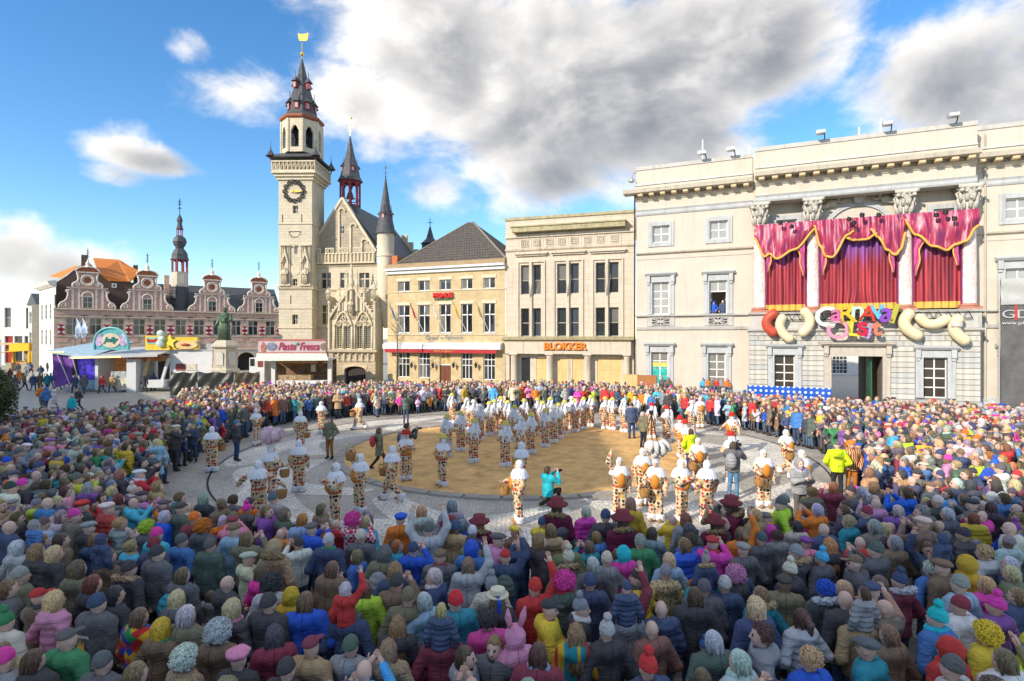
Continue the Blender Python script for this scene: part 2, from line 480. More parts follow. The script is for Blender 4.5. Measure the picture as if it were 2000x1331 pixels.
# ------------------------------------------------------------------ the rows of houses behind and beside the viewpoint (unseen, placed and sized to shade the square)
BRK = mat('dull_brick', (.30, .16, .11), .9, .15, 2, .2, 30, brick=(.22, .07, .012, (.36, .2, .13), (.4, .37, .33)))
ROOF_G = mat('slate', (.085, .09, .10), .6, .2, 3, .15, 30)
PALEW = mat('pale_bounce_render', (.70, .66, .58), .9, .06, 1, .1, 20)  # pale so the unseen rows bounce light onto the square
def shade_house(name, pts, h, rh, label):
    r = empty(name, (0, 0, 0)); tag(r, label, 'house')
    w = MB(); w.prismz(pts, 0, h); w.build('wall', PALEW, r)
    n = len(pts); cx = sum(p[0] for p in pts) / n; cy = sum(p[1] for p in pts) / n
    f = MB(); f.prismz([(cx + (x - cx) * 1.004, cy + (y - cy) * 1.004) for x, y in pts], h, h + rh, .55); f.build('roof', ROOF_G, r)
    return r
shade_house('low_shade_row', [(-43, -14), (-43, -20), (-13, -20), (-13, -14)], 22.0, 1.0, 'unseen lower pale house row added to shade the near square')
shade_house('tall_shade_house', [(-72, -14), (-72, -24), (-43.5, -24), (-43.5, -14)], 33.5, 1.5, 'unseen tall pale house added to shade the middle of the square')
shade_house('side_shade_row', [(-33, 4), (-76, 50), (-90, 40), (-45, -1)], 16.0, 1.0, 'unseen long pale house row added to shade the left square')

# ------------------------------------------------------------------ window and trim builders
def extx(mb, prof, x0, x1):
    """profile in (y, z) run along x"""
    n = len(prof)
    V = [(x0, y, z) for y, z in prof] + [(x1, y, z) for y, z in prof]
    return mb.add(V, [list(range(n)), list(range(2 * n - 1, n - 1, -1))] + [(i, i + n, (i + 1) % n + n, (i + 1) % n) for i in range(n)])

def win(parent, a, b, c, d, y, cols, rows, mframe=WHITEP, mglass=GLASS_D, fw=.05, mw=.05, name='window', leads=0, skip=()):
    """one window: frame bars as the part, each pane a sub-part. rows: list of relative heights from the bottom or a count"""
    f = MB()
    f.box(a, a + fw, y - .04, y + .04, c, d); f.box(b - fw, b, y - .04, y + .04, c, d)
    f.box(a + fw, b - fw, y - .04, y + .04, c, c + fw); f.box(a + fw, b - fw, y - .04, y + .04, d - fw, d)
    rows = [1.0] * rows if isinstance(rows, int) else rows
    tot = sum(rows); zs = [c + fw]
    for r in rows: zs.append(zs[-1] + (d - c - 2 * fw) * r / tot)
    xs = [a + fw + (b - a - 2 * fw) * i / cols for i in range(cols + 1)]
    for x in xs[1:-1]: f.box(x - mw / 2, x + mw / 2, y - .035, y + .035, c + fw, d - fw)
    for z in zs[1:-1]: f.box(a + fw, b - fw, y - .03, y + .03, z - mw / 2, z + mw / 2)
    if leads:
        st = leads
        k = a + st
        while k < b: f.box(k - .012, k + .012, y - .012, y + .012, c + fw, d - fw); k += st
        k = c + st
        while k < d: f.box(a + fw, b - fw, y - .012, y + .012, k - .012, k + .012); k += st
    w = f.build(name, mframe, parent)
    for i in range(cols):
        for j in range(len(rows)):
            if (i, j) in skip: continue
            p = MB(); t = rng.uniform(-.012, .012)
            p.add([(xs[i], y + t, zs[j]), (xs[i + 1], y - t, zs[j]), (xs[i + 1], y - t, zs[j + 1]), (xs[i], y + t, zs[j + 1])], [(0, 1, 2, 3)])
            p.build('pane', rng.choice(GLASS_V) if mglass is GLASS_D else mglass, w)
    return w

def surround(parent, a, b, c, d, w, mt, y=0.0, proud=.09, hood=None, bottom=False, name='window_surround', ear=0):
    f = MB()
    zb = c - w if bottom else c
    f.box(a - w, a, y - proud, y + .02, zb, d + w); f.box(b, b + w, y - proud, y + .02, zb, d + w)
    f.box(a, b, y - proud, y + .02, d, d + w)
    if bottom: f.box(a, b, y - proud, y + .02, zb, c)
    f.box(a - w * .45, a - w * .3, y - proud - .03, y, zb, d + w * .6); f.box(b + w * .3, b + w * .45, y - proud - .03, y, zb, d + w * .6)
    if hood:
        ex, hz, hp = hood          # overhang, height above the opening, projection
        f.box(a - w - .01, b + w + .01, y - proud * .7, y + .02, d + w, hz)
        extx(f, [(y + .02, hz), (y - hp * .6, hz), (y - hp, hz + .16), (y - hp, hz + .24), (y + .02, hz + .30)], a - w - ex, b + w + ex)
        for x in (a - w - .02, b + w - .26):
            f.box(x, x + .28, y - hp * .75, y, hz - .55, hz); f.box(x + .03, x + .25, y - hp * .5, y, hz - .75, hz - .55)
    return f.build(name, mt, parent)

# ------------------------------------------------------------------ town hall
TH = Frame(10.6, 47.0, .919, -.394)
th = TH.root('town_hall', 'cream neoclassical town hall with columned front and red curtains', 'town hall')
s, z = TH.s, TH.z
DP = -1.3
sL, sP0, sP1, sR = 0.0, s(1463, DP), s(1916, DP), s(2000) + 7
zt = dict(par=z(1243, 328.4), parb=z(1243, 361), corT=z(1243, 374.5), corB=z(1243, 383), dent=z(1243, 389), fri=z(1243, 395), arT=z(1243, 412.6), arB=z(1243, 423.5),
          st2=z(1243, 495), st2b=z(1243, 499), st3=z(1243, 507.5), sill=z(1243, 616), sillb=z(1243, 620), st1=z(1243, 638), st1b=z(1243, 644.5), pl=z(1333, 757))
LW = []
for (xa, xb, ya, yb) in ((1274.4, 1308, 442.5, 475), (1385.8, 1421.4, 433, 468)):
    LW.append((s(xa), s(xb), z(xa, yb), z(xa, ya), 3))
for (xa, xb, ya, yb) in ((1274, 1307, 552, 616), (1385, 1420, 549, 616)):
    LW.append((s(xa), s(xb), zt['sill'] + .02, z(xa, ya), 2))
for (xa, xb, ya, yb) in ((1272, 1305, 688, 751), (1383, 1417, 689.5, 753)):
    LW.append((s(xa), s(xb), z(xa, yb), z(xa, ya), 1))
RW0 = []
wd = LW[0][1] - LW[0][0]
x0 = s(1963)
for off in (0, 4.35):
    RW0 += [(x0 + off, x0 + off + wd, LW[0][2], LW[0][3], 3), (x0 + off, x0 + off + wd, LW[2][2], LW[2][3], 2), (x0 + off, x0 + off + wd, LW[4][2], LW[4][3], 1)]
sPu0, sPu1 = s(1476, DP), s(1906, DP)
mw_ = MB(); wall_holes(mw_, sL, sP0 + .3, 0, zt['par'] - .3, [h[:4] for h in LW])
wall_holes(mw_, sP1 - .3, sR, 0, zt['par'] - .3, [h[:4] for h in RW0])
mw_.add([(0, 0, 0), (0, 0, zt['par'] - .3), (0, 12, zt['par'] - .3), (0, 12, 0)], [(0, 1, 2, 3)])
mw_.add([(0, .3, zt['par'] - 1), (sR, .3, zt['par'] - 1), (sR, 12, zt['par'] - 1), (0, 12, zt['par'] - 1)], [(0, 1, 2, 3)])
mw_.build('wall', CREAM, th)
for i, h in enumerate(LW + RW0):
    a, b, c, d, k = h
    if k == 3:
        surround(th, a, b, c, d, .34, BLUEST, bottom=True); win(th, a, b, c, d, .2, 2, 2, WHITEP, GLASS_N, .09, .09)
    elif k == 2:
        surround(th, a, b, c, d, .42, BLUEST, hood=(.14, d + .52, .38))
        if i == 3:
            # the open window with its fanlight, both leaves swung in
            wz = c + (d - c) * .66
            win(th, a, b, wz, d, .2, 2, 1, WHITEP, GLASS_N, .08, .07)
            for sx, x in ((1, a + .04), (-1, b - .04)):
                lf = MB(); lf.box(-.03, .03, 0, .62, c, wz - .02); lo = lf.build('casement', WHITEP, th, loc=(x, .22, 0), rz=R(-10 * sx))
                pn = MB()
                for q in range(3): pn.box(-.04, .04, .08, .54, c + .1 + q * (wz - c) / 3.05, c + (q + .9) * (wz - c) / 3.05)
                pn.build('pane', GLASS_N, lo)
            bk = MB(); bk.box(a - .6, b + .6, 2.5, 2.6, c - .5, d + .5); bk.build('room_wall', mat('room_brown', (.22, .15, .10), .9), th)
        else:
            win(th, a, b, c, d, .2, 2, [1, 1, 1, 1.1], WHITEP, GLASS_N, .08, .075)
        pn = MB(); pn.box(a - .45, b + .45, -.07, .02, zt['st1'] + .02, zt['sillb'] - .01)
        pn.build('apron_panel', GREYST, th)
        cz, cx = (zt['st1'] + zt['sillb']) / 2, (a + b) / 2
        cr = MB(); hx, hz = .68, .26
        cr.box(cx - hx, cx + hx, -.09, -.072, cz - hz, cz + hz)
        cro = cr.build('grille_backing', DARKM, th)
        cr = MB()
        for ang in (0, 35, -35, 90, 20, -20):
            if ang == 90: cr.box(cx - .035, cx + .035, -.13, -.09, cz - hz, cz + hz)
            else:
                t = math.tan(R(ang)); x = min(hx, hz / abs(t)) if t else hx
                cr.prism([(cx - x, cz - t * x - .03), (cx + x, cz + t * x - .03), (cx + x, cz + t * x + .03), (cx - x, cz - t * x + .03)], -.125 - ang * .0001, -.09)
        cr.box(cx - hx - .05, cx + hx + .05, -.14, -.07, cz + hz, cz + hz + .05); cr.box(cx - hx - .05, cx + hx + .05, -.14, -.07, cz - hz - .05, cz - hz)
        cr.build('grille', GREYST, th)
    else:
        surround(th, a, b, c, d, .42, BLUEST, hood=(.14, d + .52, .38)); win(th, a, b, c, d, .2, 2, [1, 1, 1, 1.05], WHITEP, glass('curtained_glass', (.21, .20, .18), .12), .08, .075)
wz0 = LW[4]
tq = MB(); tq.add([(wz0[0] + .1, .17, wz0[2] + .1), (wz0[1] - .1, .17, wz0[2] + .1), (wz0[1] - .1, .17, wz0[2] + 1.55), (wz0[0] + .1, .17, wz0[2] + 1.55)], [(0, 1, 2, 3)])
tq.build('window_poster', mat('teal_poster', (.02, .42, .36), .5, .5, 5), th)
tq = MB(); tq.add([(wz0[0] + .1, .165, wz0[2] + 1.5), (wz0[1] - .1, .165, wz0[2] + 1.5), (wz0[1] - .1, .165, wz0[2] + 1.85), (wz0[0] + .1, .165, wz0[2] + 1.85)], [(0, 1, 2, 3)])
tq.build('window_poster', mat('yellow_poster', (.75, .55, .12), .5, .2, 5), th)

def th_trim(xa, xb, y, left_end=False, low=True, extra=0.0):
    e = 1.0 if left_end else 0
    f = MB(); H = zt; o = extra
    f.box(xa - .06 * e, xb, y - .16, y + .3, H['par'] - .30 + o, H['par'] + o)                  # coping
    f.build('coping', GREYST, th)
    f = MB(); f.box(xa, xb, y - .09, y + .3, H['parb'] + o, H['par'] - .30 + o); f.build('parapet', CREAM, th)
    f = MB(); extx(f, [(y, H['parb'] - .25 + o), (y - .30, H['parb'] - .22 + o), (y - .14, H['parb'] + o), (y, H['parb'] + o)], xa - .1 * e, xb); f.build('parapet_moulding', GREYST, th)
    f = MB(); f.box(xa - .05 * e, xb, y - .22, y + .2, H['corT'] + o, H['parb'] - .25 + o); f.build('blocking_course', CREAM, th)
    f = MB(); extx(f, [(y, H['corT'] + o), (y - 1.0, H['corT'] - .05 + o), (y - .94, H['corB'] + .02 + o), (y - .84, H['corB'] + o), (y, H['corB'] + o)], xa - .95 * e, xb); f.build('cornice', CREAM2, th)
    f = MB(); extx(f, [(y, H['corB'] + o), (y - .12, H['corB'] + o), (y - .12, H['dent'] + o), (y - .26, H['dent'] + o), (y - .05, H['fri'] + o), (y, H['fri'] + o)], xa - .12 * e, xb); f.build('bed_moulding', CREAM2, th)
    md = MB(); md.bev(-.2, .2, -.68, 0, H['dent'] + .02, H['corB'], .04); mme = md.mesh('modillion', OCHREST)
    n = max(1, int((xb - xa) / .86)); st = (xb - xa) / n
    for i in range(n):
        mesh_obj('modillion', mme, th, (xa + st * (i + .5), y - .12, o))
    f = MB(); extx(f, [(y, H['arT'] + o), (y - .20, H['arT'] + o), (y - .12, H['arT'] - .14 + o), (y - .12, H['arB'] + .12 + o), (y - .06, H['arB'] + o), (y, H['arB'] + o)], xa - .05 * e, xb); f.build('architrave', BLUEST, th)
    if low:
        f = MB(); extx(f, [(y, H['st2']), (y - .24, H['st2'] - .02), (y - .20, H['st2b'] + .04), (y - .05, H['st2b']), (y, H['st2b'] - .05)], xa, xb)
        f.box(xa, xb, y - .04, y + .01, H['st3'] - .06, H['st3']); f.build('string_course', CREAM2, th)
        f = MB(); extx(f, [(y, H['sill']), (y - .28, H['sill'] - .02), (y - .26, H['sillb'] + .05), (y - .1, H['sillb']), (y, H['sillb'])], xa, xb); f.build('sill_course', GREYST, th)
        f = MB(); extx(f, [(y, H['st1']), (y - .18, H['st1'] - .08), (y - .12, H['st1b']), (y, H['st1b'] - .08)], xa, xb); f.build('string_course', GREYST, th)
        f = MB(); extx(f, [(y, H['pl']), (y - .10, H['pl'] - .05), (y - .10, 0), (y, 0)], xa, xb); f.build('plinth', BLUEST, th)
th_trim(0, sP0 + .25, 0, True)
th_trim(sP1 - .2, sR, 0)

# projecting centre: rusticated base
zb1 = z(1720, 645.8, DP); zpl = z(1830, 783, DP)
gate = (s(1623.5, DP), s(1723.5, DP), 0.02, z(1640, 695.7, DP))
wL = (s(1512, DP), s(1552.5, DP), z(1520, 762, DP), z(1520, 693, DP))
wR = (s(1803, DP), s(1850.5, DP), z(1825, 778, DP), z(1825, 698.5, DP))
holes = [wL, wR, (gate[0], gate[1], 0.0, gate[3])]
f = MB(); wall_holes(f, sP0, sP1, 0, zb1, holes, DP + .07, .35)
f.add([(sP1, DP + .07, 0), (sP1, .05, 0), (sP1, .05, zb1), (sP1, DP + .07, zb1)], [(0, 1, 2, 3)])
f.add([(sP0, .05, 0), (sP0, DP + .07, 0), (sP0, DP + .07, zb1), (sP0, .05, zb1)], [(0, 1, 2, 3)])
base = f.build('base_wall', mat('joint_grey', (.22, .21, .19), .9), th)
STN = [mat('rusticated_stone_%s' % n, c, .82, .1, 2.5, .2, 30, stain=.3) for n, c in (('pale', (.56, .54, .48)), ('mid', (.50, .48, .43)), ('cool', (.47, .475, .455)))]
ncr = 13; chh = (zb1 - zpl) / ncr
bl_cache = {}
nb = 0
for r_ in range(ncr):
    za, zc = zpl + r_ * chh, zpl + (r_ + 1) * chh
    hs_ = sorted([(h[0] - .44, h[1] + .44) for h in holes if h[3] + .85 > za + .2 and h[2] < zc])
    segs = []; cur = sP0
    for a, b in hs_:
        if a > cur + .05: segs.append((cur, a))
        cur = max(cur, b)
    if cur < sP1 - .05: segs.append((cur, sP1))
    for a, b in segs:
        n = max(1, round((b - a) / (1.25 if r_ % 2 else 1.6)))
        cuts = [a + (b - a) * i / n for i in range(n + 1)]
        if n > 2 and r_ % 2: cuts = [a] + [a + (b - a) * (i + .5) / n for i in range(n)] + [b]
        for i in range(len(cuts) - 1):
            w = cuts[i + 1] - cuts[i]; key = (round(w, 2), nb % 3)
            if key not in bl_cache:
                q = MB(); q.bev(.012, w - .012, -.07, .02, .012, chh - .012, .03); bl_cache[key] = q.mesh('stone_block', STN[nb % 3])
            nb += rng.choice((1, 1, 2))
            mesh_obj('stone_block', bl_cache[key], base, (cuts[i], DP + .07, za + 0))
f = MB(); extx(f, [(DP + .1, zb1 + .16), (DP - .22, zb1 + .14), (DP - .2, zb1 + .02), (DP - .03, zb1 - .1), (DP + .1, zb1 - .12)], sP0 - .1, sP1 + .15)
f.box(sP0, sP1 + .05, DP, .05, zb1 + .16, zt['sillb'])
f.build('base_cornice', GREYST, th)
f = MB(); extx(f, [(DP + .2, zt['sill'] + .02), (DP - .25, zt['sill']), (DP - .2, zt['sillb'] + .02), (DP + .2, zt['sillb'] + .02)], sP0 - .05, sP1 + .1); f.build('loggia_floor', GREYST, th)
f = MB(); fl = MB(); fl.box(sP0, sP1, DP + .2, .1, zt['sillb'], zt['sill']); fl.build('loggia_floor', GREYST, th)
for a, b in ((sP0 - .04, gate[0] - .44), (gate[1] + .44, sP1 + .04)):
    f = MB(); extx(f, [(DP + .1, zpl), (DP - .14, zpl - .05), (DP - .10, zpl - .2), (DP - .1, 0), (DP + .1, 0)], a, b); f.build('plinth', BLUEST, th)
for h in (wL, wR):
    surround(th, *h, .44, BLUEST, DP, hood=(.14, h[3] + .52, .38)); win(th, *h, DP + .27, 2, [1, 1, 1, 1.1], WHITEP, glass('brown_glass', (.06, .05, .04)), .07, .075)
surround(th, gate[0], gate[1], 0.0, gate[3], .46, mat('gate_stone', (.50, .45, .38), .8, .12, 2, .15, 30, stain=.3), DP, proud=.12, hood=(.2, gate[3] + .72, .5), name='gate_surround')
# passage and courtyard
f = MB(); ga, gb, gh = gate[0], gate[1], gate[3]
f.add([(ga, DP + .4, 0), (ga, DP + .4, gh), (ga, 8, gh), (ga, 8, 0)], [(0, 1, 2, 3)]); f.add([(gb, DP + .4, 0), (gb, 8, 0), (gb, 8, gh), (gb, DP + .4, gh)], [(0, 1, 2, 3)])
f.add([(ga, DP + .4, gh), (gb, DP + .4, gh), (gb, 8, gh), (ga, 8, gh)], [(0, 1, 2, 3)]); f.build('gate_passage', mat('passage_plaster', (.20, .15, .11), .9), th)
GREEN = mat('green_door_paint', (.03, .12, .06), .45, .15, 3, .05, 30)
f = MB(); f.box(gb - .62, gb - .54, DP + .5, DP + 2.1, .05, gh - .1)
for q in range(3): f.bev(gb - .66, gb - .62, DP + .62, DP + 1.98, .2 + q * 1.25, 1.25 + q * 1.25, .012)
f.build('gate_leaf', GREEN, th)
# loggia back wall
f = MB(); zl0 = zt['sill']
lwin = [(s(1516, 0), s(1556, 0), z(1520, 470), z(1520, 431)), (s(1823, 0), s(1863, 0), z(1830, 455), z(1830, 409))]
wall_holes(f, sP0 - .1, sP1 + .1, zl0, zt['par'] - .35, lwin, .01, .3); f.build('loggia_wall', CREAM, th)
for h in lwin: surround(th, *h, .34, BLUEST, .01, bottom=True); win(th, *h, .2, 2, 2, WHITEP, GLASS_D, .08, .08)
# arch with keystone and figures in relief
ac, azr = s(1676, 0), z(1676, 405); ar = 2.4
f = MB()
def archpts(r, a0, a1, n): return [(ac + r * math.cos(a0 + (a1 - a0) * i / n), azr - 2.0 + (r) * math.sin(a0 + (a1 - a0) * i / n)) for i in range(n + 1)]
o_ = archpts(ar, math.pi, 0, 18); i_ = archpts(ar - .32, 0, math.pi, 18)
f.prism([*i_, *o_][::-1], -.14, .0)
f.build('arch_moulding', BLUEST, th)
f = MB(); f.prism([(ac - .26, azr + .25), (ac + .26, azr + .25), (ac + .42, azr + 1.05), (ac - .42, azr + 1.05)], -.4, 0); f.build('keystone', GREYST, th)
for sg in (-1, 1):
    f = MB(); bx = ac + sg * 1.75; bz = azr + .35
    f.ball((bx, -.2, bz), (.42, .18, .28)); f.ball((bx - sg * .45, -.22, bz + .38), (.17, .15, .19)); f.tube([(bx, -.2, bz), (bx + sg * .6, -.2, bz - .22), (bx + sg * 1.1, -.15, bz - .5)], [.25, .17, .08], 7)
    f.tube([(bx - sg * .2, -.25, bz + .2), (bx - sg * .7, -.25, bz + .05), (bx - sg * .95, -.2, bz + .3)], [.1, .08, .06], 6)
    for q in range(6):
        a = q * .5; f.ball((bx + sg * (.5 + .12 * q), -.12, bz + .25 - .1 * q + .12 * math.sin(a * 3)), (.17, .1, .12), 7, 5)
    f.build('relief_figure', CREAM2, th, smooth=True)
# columns with leafy capitals
MARB = bpy.data.materials.new('pink_veined_marble_wrap'); MARB.use_nodes = True
N, L = MARB.node_tree.nodes, MARB.node_tree.links; b = N['Principled BSDF']; b.inputs['Roughness'].default_value = .45
t = N.new('ShaderNodeTexCoord'); mp = N.new('ShaderNodeMapping'); mp.inputs['Scale'].default_value = (1.3, 1.3, .45); mp.inputs['Rotation'].default_value = (0, R(28), R(10)); L.new(t.outputs['Object'], mp.inputs[0])
nz = N.new('ShaderNodeTexNoise'); nz.inputs['Scale'].default_value = 2.6; nz.inputs['Detail'].default_value = 7; nz.inputs['Distortion'].default_value = 1.6; L.new(mp.outputs[0], nz.inputs['Vector'])
cr = N.new('ShaderNodeValToRGB'); e_ = cr.color_ramp.elements; e_[0].position, e_[0].color = .40, (.82, .79, .76, 1); e_[1].position, e_[1].color = .66, (.80, .78, .76, 1)
q = cr.color_ramp.elements.new(.5); q.color = (.80, .60, .55, 1)
q = cr.color_ramp.elements.new(.56); q.color = (.80, .42, .36, 1)
L.new(nz.outputs['Fac'], cr.inputs[0]); L.new(cr.outputs[0], b.inputs['Base Color'])
CAPM = mat('capital_stone', (.56, .53, .46), .85, .12, 4, .3, 20)
cz0 = zt['sill'] + .35; ccap = z(1890, 412, -.85); cab = zt['arB']
cme = MB(); cme.lathe([(.47, cz0), (.47, cz0 + .3), (.46, cz0 + 2), (.44, (cz0 + ccap) / 2 + .8), (.40, ccap - .02)], 28); cme = cme.mesh('column_shaft', MARB, 40)
bme = MB(); bme.box(-.62, .62, -.62, .62, cz0 - .35, cz0 - .17); bme.lathe([(.58, cz0 - .17), (.62, cz0 - .1), (.57, cz0 - .04), (.50, cz0 + .02), (.49, cz0 + .05)], 24); bme = bme.mesh('column_base', mat('brickred_plate', (.45, .20, .14), .8), 40)
kp = MB(); hC = cab - ccap
kp.lathe([(.40, ccap - .02), (.46, ccap), (.41, ccap + .06), (.40, ccap + hC * .5), (.50, ccap + hC * .82), (.56, ccap + hC * .86)], 20)
for row, (zz, ln, rr, nn) in enumerate(((.06, .42, .42, 8), (.36, .40, .43, 8))):
    for i in range(nn):
        a = 2 * math.pi * (i + .5 * row) / nn
        P = [(rr * math.cos(a), rr * math.sin(a), ccap + hC * zz), ((rr + .07) * math.cos(a), (rr + .07) * math.sin(a), ccap + hC * (zz + ln * .55)), ((rr + .20) * math.cos(a), (rr + .20) * math.sin(a), ccap + hC * (zz + ln)), ((rr + .27) * math.cos(a), (rr + .27) * math.sin(a), ccap + hC * (zz + ln * .82))]
        kp.tube(P, [.13, .13, .10, .05], 6)
for i in range(4):
    a = math.pi / 4 + i * math.pi / 2
    kp.ball((.66 * math.cos(a), .66 * math.sin(a), ccap + hC * .78), (.15, .15, .13), 8, 6)
    kp.ball((.56 * math.cos(a + math.pi / 4), .56 * math.sin(a + math.pi / 4), ccap + hC * .88), (.1, .1, .1), 6, 5)
kp.prismz([(.72, -.72), (.5, -.52), (-.5, -.52), (-.72, -.72), (-.52, -.5), (-.52, .5), (-.72, .72), (-.5, .52), (.5, .52), (.72, .72), (.52, .5), (.52, -.5)][::-1], ccap + hC * .86, cab)
kme = kp.mesh('capital', CAPM, True)
DC = -.86
for cx_ in (1484, 1587, 1767, 1891):
    col_ = mesh_obj('column', cme, th, (s(cx_, DC), DC, 0))
    mesh_obj('capital', kme, col_); mesh_obj('column_base', bme, col_)
# entablature of the projecting centre
f = MB(); f.box(sPu0, sPu1, DP, .02, zt['arB'], zt['par'] - .3); f.build('entablature', CREAM, th)
th_trim(sPu0 - .05, sPu1 + .05, DP, False, low=False)

# courtyard building seen through the gate
cy = empty('courtyard_building', (48.5, 77, 0), R(-8), 'white courtyard house with glazed doors seen through the gate', 'house')
f = MB(); ch = [(-4.5, -1.5, .2, 3.2), (3.4, 5.2, 1.5, 3.4)]; wall_holes(f, -9, 14, 0, 8, ch, 0, .2); f.build('wall', mat('courtyard_white', (.75, .72, .66), .85), cy)
win(cy, *ch[0], .1, 6, 6, WHITEP, GLASS_D, .1, .06, 'door'); win(cy, *ch[1], .1, 4, 4, WHITEP, GLASS_D, .08, .05)

def letters(parent, text, x, y, zb, h, mt, w=None, depth=.06, name='lettering', bold=0.0, spacing=1.0, shear=0.0):
    """text standing on a facade: x = left end, zb = baseline, h = cap height, w = wanted width"""
    c = bpy.data.curves.new(name, 'FONT'); c.body = text; c.size = 1.0; c.extrude = .02; c.offset = bold; c.space_character = spacing; c.shear = shear
    o = bpy.data.objects.new(name, c); link(o, parent); bpy.context.view_layer.update()
    dims = o.dimensions.copy()
    dg = bpy.context.evaluated_depsgraph_get(); me = bpy.data.meshes.new_from_object(o.evaluated_get(dg))
    bpy.data.objects.remove(o); bpy.data.curves.remove(c)
    xs = [v.co.x for v in me.vertices]; ys = [v.co.y for v in me.vertices]
    x0, x1, y0, y1 = min(xs), max(xs), min(ys), max(ys)
    kx = (w / (x1 - x0)) if w else h / (y1 - y0); kz = h / (y1 - y0)
    for v in me.vertices:
        v.co = (x + (v.co.x - x0) * kx, y - depth / 2 - (v.co.z / .02) * depth / 2, zb + (v.co.y - y0) * kz)
    me.materials.clear(); me.materials.append(mt)
    return mesh_obj(name, me, parent)

# ------------------------------------------------------------------ shop with the tall window bays
BK = Frame(10.74, 48.0, .954, -.298); BK.P = (10.74 - BK.u[0] * 11.86, 48.0 - BK.u[1] * 11.86)
bk = BK.root('corner_shop', 'pale stone interwar shop with three tall window bays and boarded shopfront', 'shop')
s, z = BK.s, BK.z
W = s(1241.5)
def q4(x, y): return 740 + x / 3.502, 400 + y / 3.502
def Sx(x, d=0): return s(740 + x / 3.502, d)
def Zz(x, y, d=0): return z(*q4(x, y), d)
STONE = mat('pale_shop_stone', (.60, .51, .40), .85, .07, 1.0, .1, 40, stain=.25, brick=(1.3, .55, .012, (.63, .54, .43), (.47, .40, .32)))
STONE2 = mat('pale_shop_trim', (.61, .53, .42), .85, .08, 1.5, .1, 40, stain=.45)
LICH = mat('lichen_stone', (.42, .37, .22), .95, .25, 3, .3, 30, stain=.4)
ztop = Zz(868, 95); zent = Zz(870, 915); zcap = Zz(915, 1018)
bays = [(970, 1028, 1052, 1108, 415, 615, 710, 905), (1218, 1282, 1305, 1368, 405, 610, 706, 905), (1482, 1548, 1572, 1640, 397, 605, 704, 905)]
holes = []
for a, b, c, d, e, f_, g_, h_ in bays:
    zu1, zu0, zl1, zl0 = Zz(a, e), Zz(a, f_), Zz(a, g_), zent + .18
    holes += [(Sx(a), Sx(b), zu0, zu1), (Sx(c), Sx(d), zu0, zu1), (Sx(a), Sx(b), zl0, zl1), (Sx(c), Sx(d), zl0, zl1)]
f = MB(); wall_holes(f, 0, W, zcap, ztop - .25, holes, 0, .4)
f.add([(0, 0, 0), (0, 0, ztop), (0, 12, ztop), (0, 12, 0)], [(0, 1, 2, 3)]); f.add([(0, .3, ztop - .6), (W, .3, ztop - .6), (W, 12, ztop - .6), (0, 12, ztop - .6)], [(0, 1, 2, 3)])
f.build('wall', STONE, bk)
SASH = mat('weathered_frame', (.36, .33, .28), .7)
for h in holes: win(bk, *h, .3, 1, [1, 1.1], SASH, GLASS_D, .07, .08)
for a, b, c, d, e, f_, g_, h_ in bays:
    x0, x1 = Sx(a) - .18, Sx(d) + .3; zt_ = Zz(a, e)
    f = MB(); f.box(x0 - .12, x0, -.12, .02, zent, zt_ + .35); f.box(x1, x1 + .12, -.12, .02, zent, zt_ + .35); f.box(x0, x1, -.12, .02, zt_ + .22, zt_ + .35); f.build('bay_surround', STONE2, bk)
    f = MB(); f.box(x0 - .35, x1 + .35, -.34, .02, zt_ + .95, zt_ + 1.12); f.box(x0 - .25, x1 + .25, -.18, .02, zt_ + .8, zt_ + .95); f.build('hood', STONE2, bk)
    xm = (Sx(b) + Sx(c)) / 2
    f = MB(); f.box(xm - .13, xm + .13, -.2, .0, zent, zt_ + .22); f.build('mullion', STONE2, bk)
    f = MB(); f.tube([(xm, -.2, Zz(a, f_) - .3), (xm - .1, -.75, Zz(a, f_) + 1.9)], [.035, .02], 6); f.tube([(xm, -.2, Zz(a, f_) - .3), (xm + .45, -.7, Zz(a, f_) + 1.6)], [.035, .02], 6); f.build('flagpole', STEEL, bk)
f = MB(); f.box(-.05, W + .05, -.12, .5, ztop - .25, ztop); f.build('coping', LICH, bk)
f = MB(); f.box(Sx(925), Sx(1690), -.75, 0, Zz(925, 200), Zz(925, 168)); f.build('ledge_slab', LICH, bk)
f = MB(); f.box(Sx(915), Sx(1700), -.85, 0, Zz(925, 168), Zz(925, 160)); f.build('ledge_top', LICH, bk)
f = MB(); f.box(-.02, W, -.14, .02, Zz(868, 235), Zz(868, 215)); f.build('band', STONE2, bk)
f = MB(); extx(f, [(0, Zz(868, 308)), (-.2, Zz(868, 308)), (-.16, Zz(868, 320)), (0, Zz(868, 330))], -.02, W); f.build('band', STONE2, bk)
for x in (998, 1080, 1167, 1250, 1337, 1428, 1517, 1610):
    cx, cz = Sx(x), (Zz(868, 240) + Zz(868, 305)) / 2; r = .36
    f = MB()
    for rr, t, pr in ((r, .07, .06), (r * .62, .06, .09)):
        f.box(cx - rr, cx + rr, -pr, .0, cz + rr - t, cz + rr); f.box(cx - rr, cx + rr, -pr, .0, cz - rr, cz - rr + t)
        f.box(cx - rr, cx - rr + t, -pr, .0, cz - rr + t, cz + rr - t); f.box(cx + rr - t, cx + rr, -pr, .0, cz - rr + t, cz + rr - t)
    f.box(cx - .08, cx + .08, -.08, .0, cz - .08, cz + .08); f.build('square_ornament', STONE2, bk)
    f = MB(); f.box(cx + .6, cx + .63, -.03, .0, cz - .42, cz + .42); f.build('joint_rib', STONE2, bk)
dE = -.55
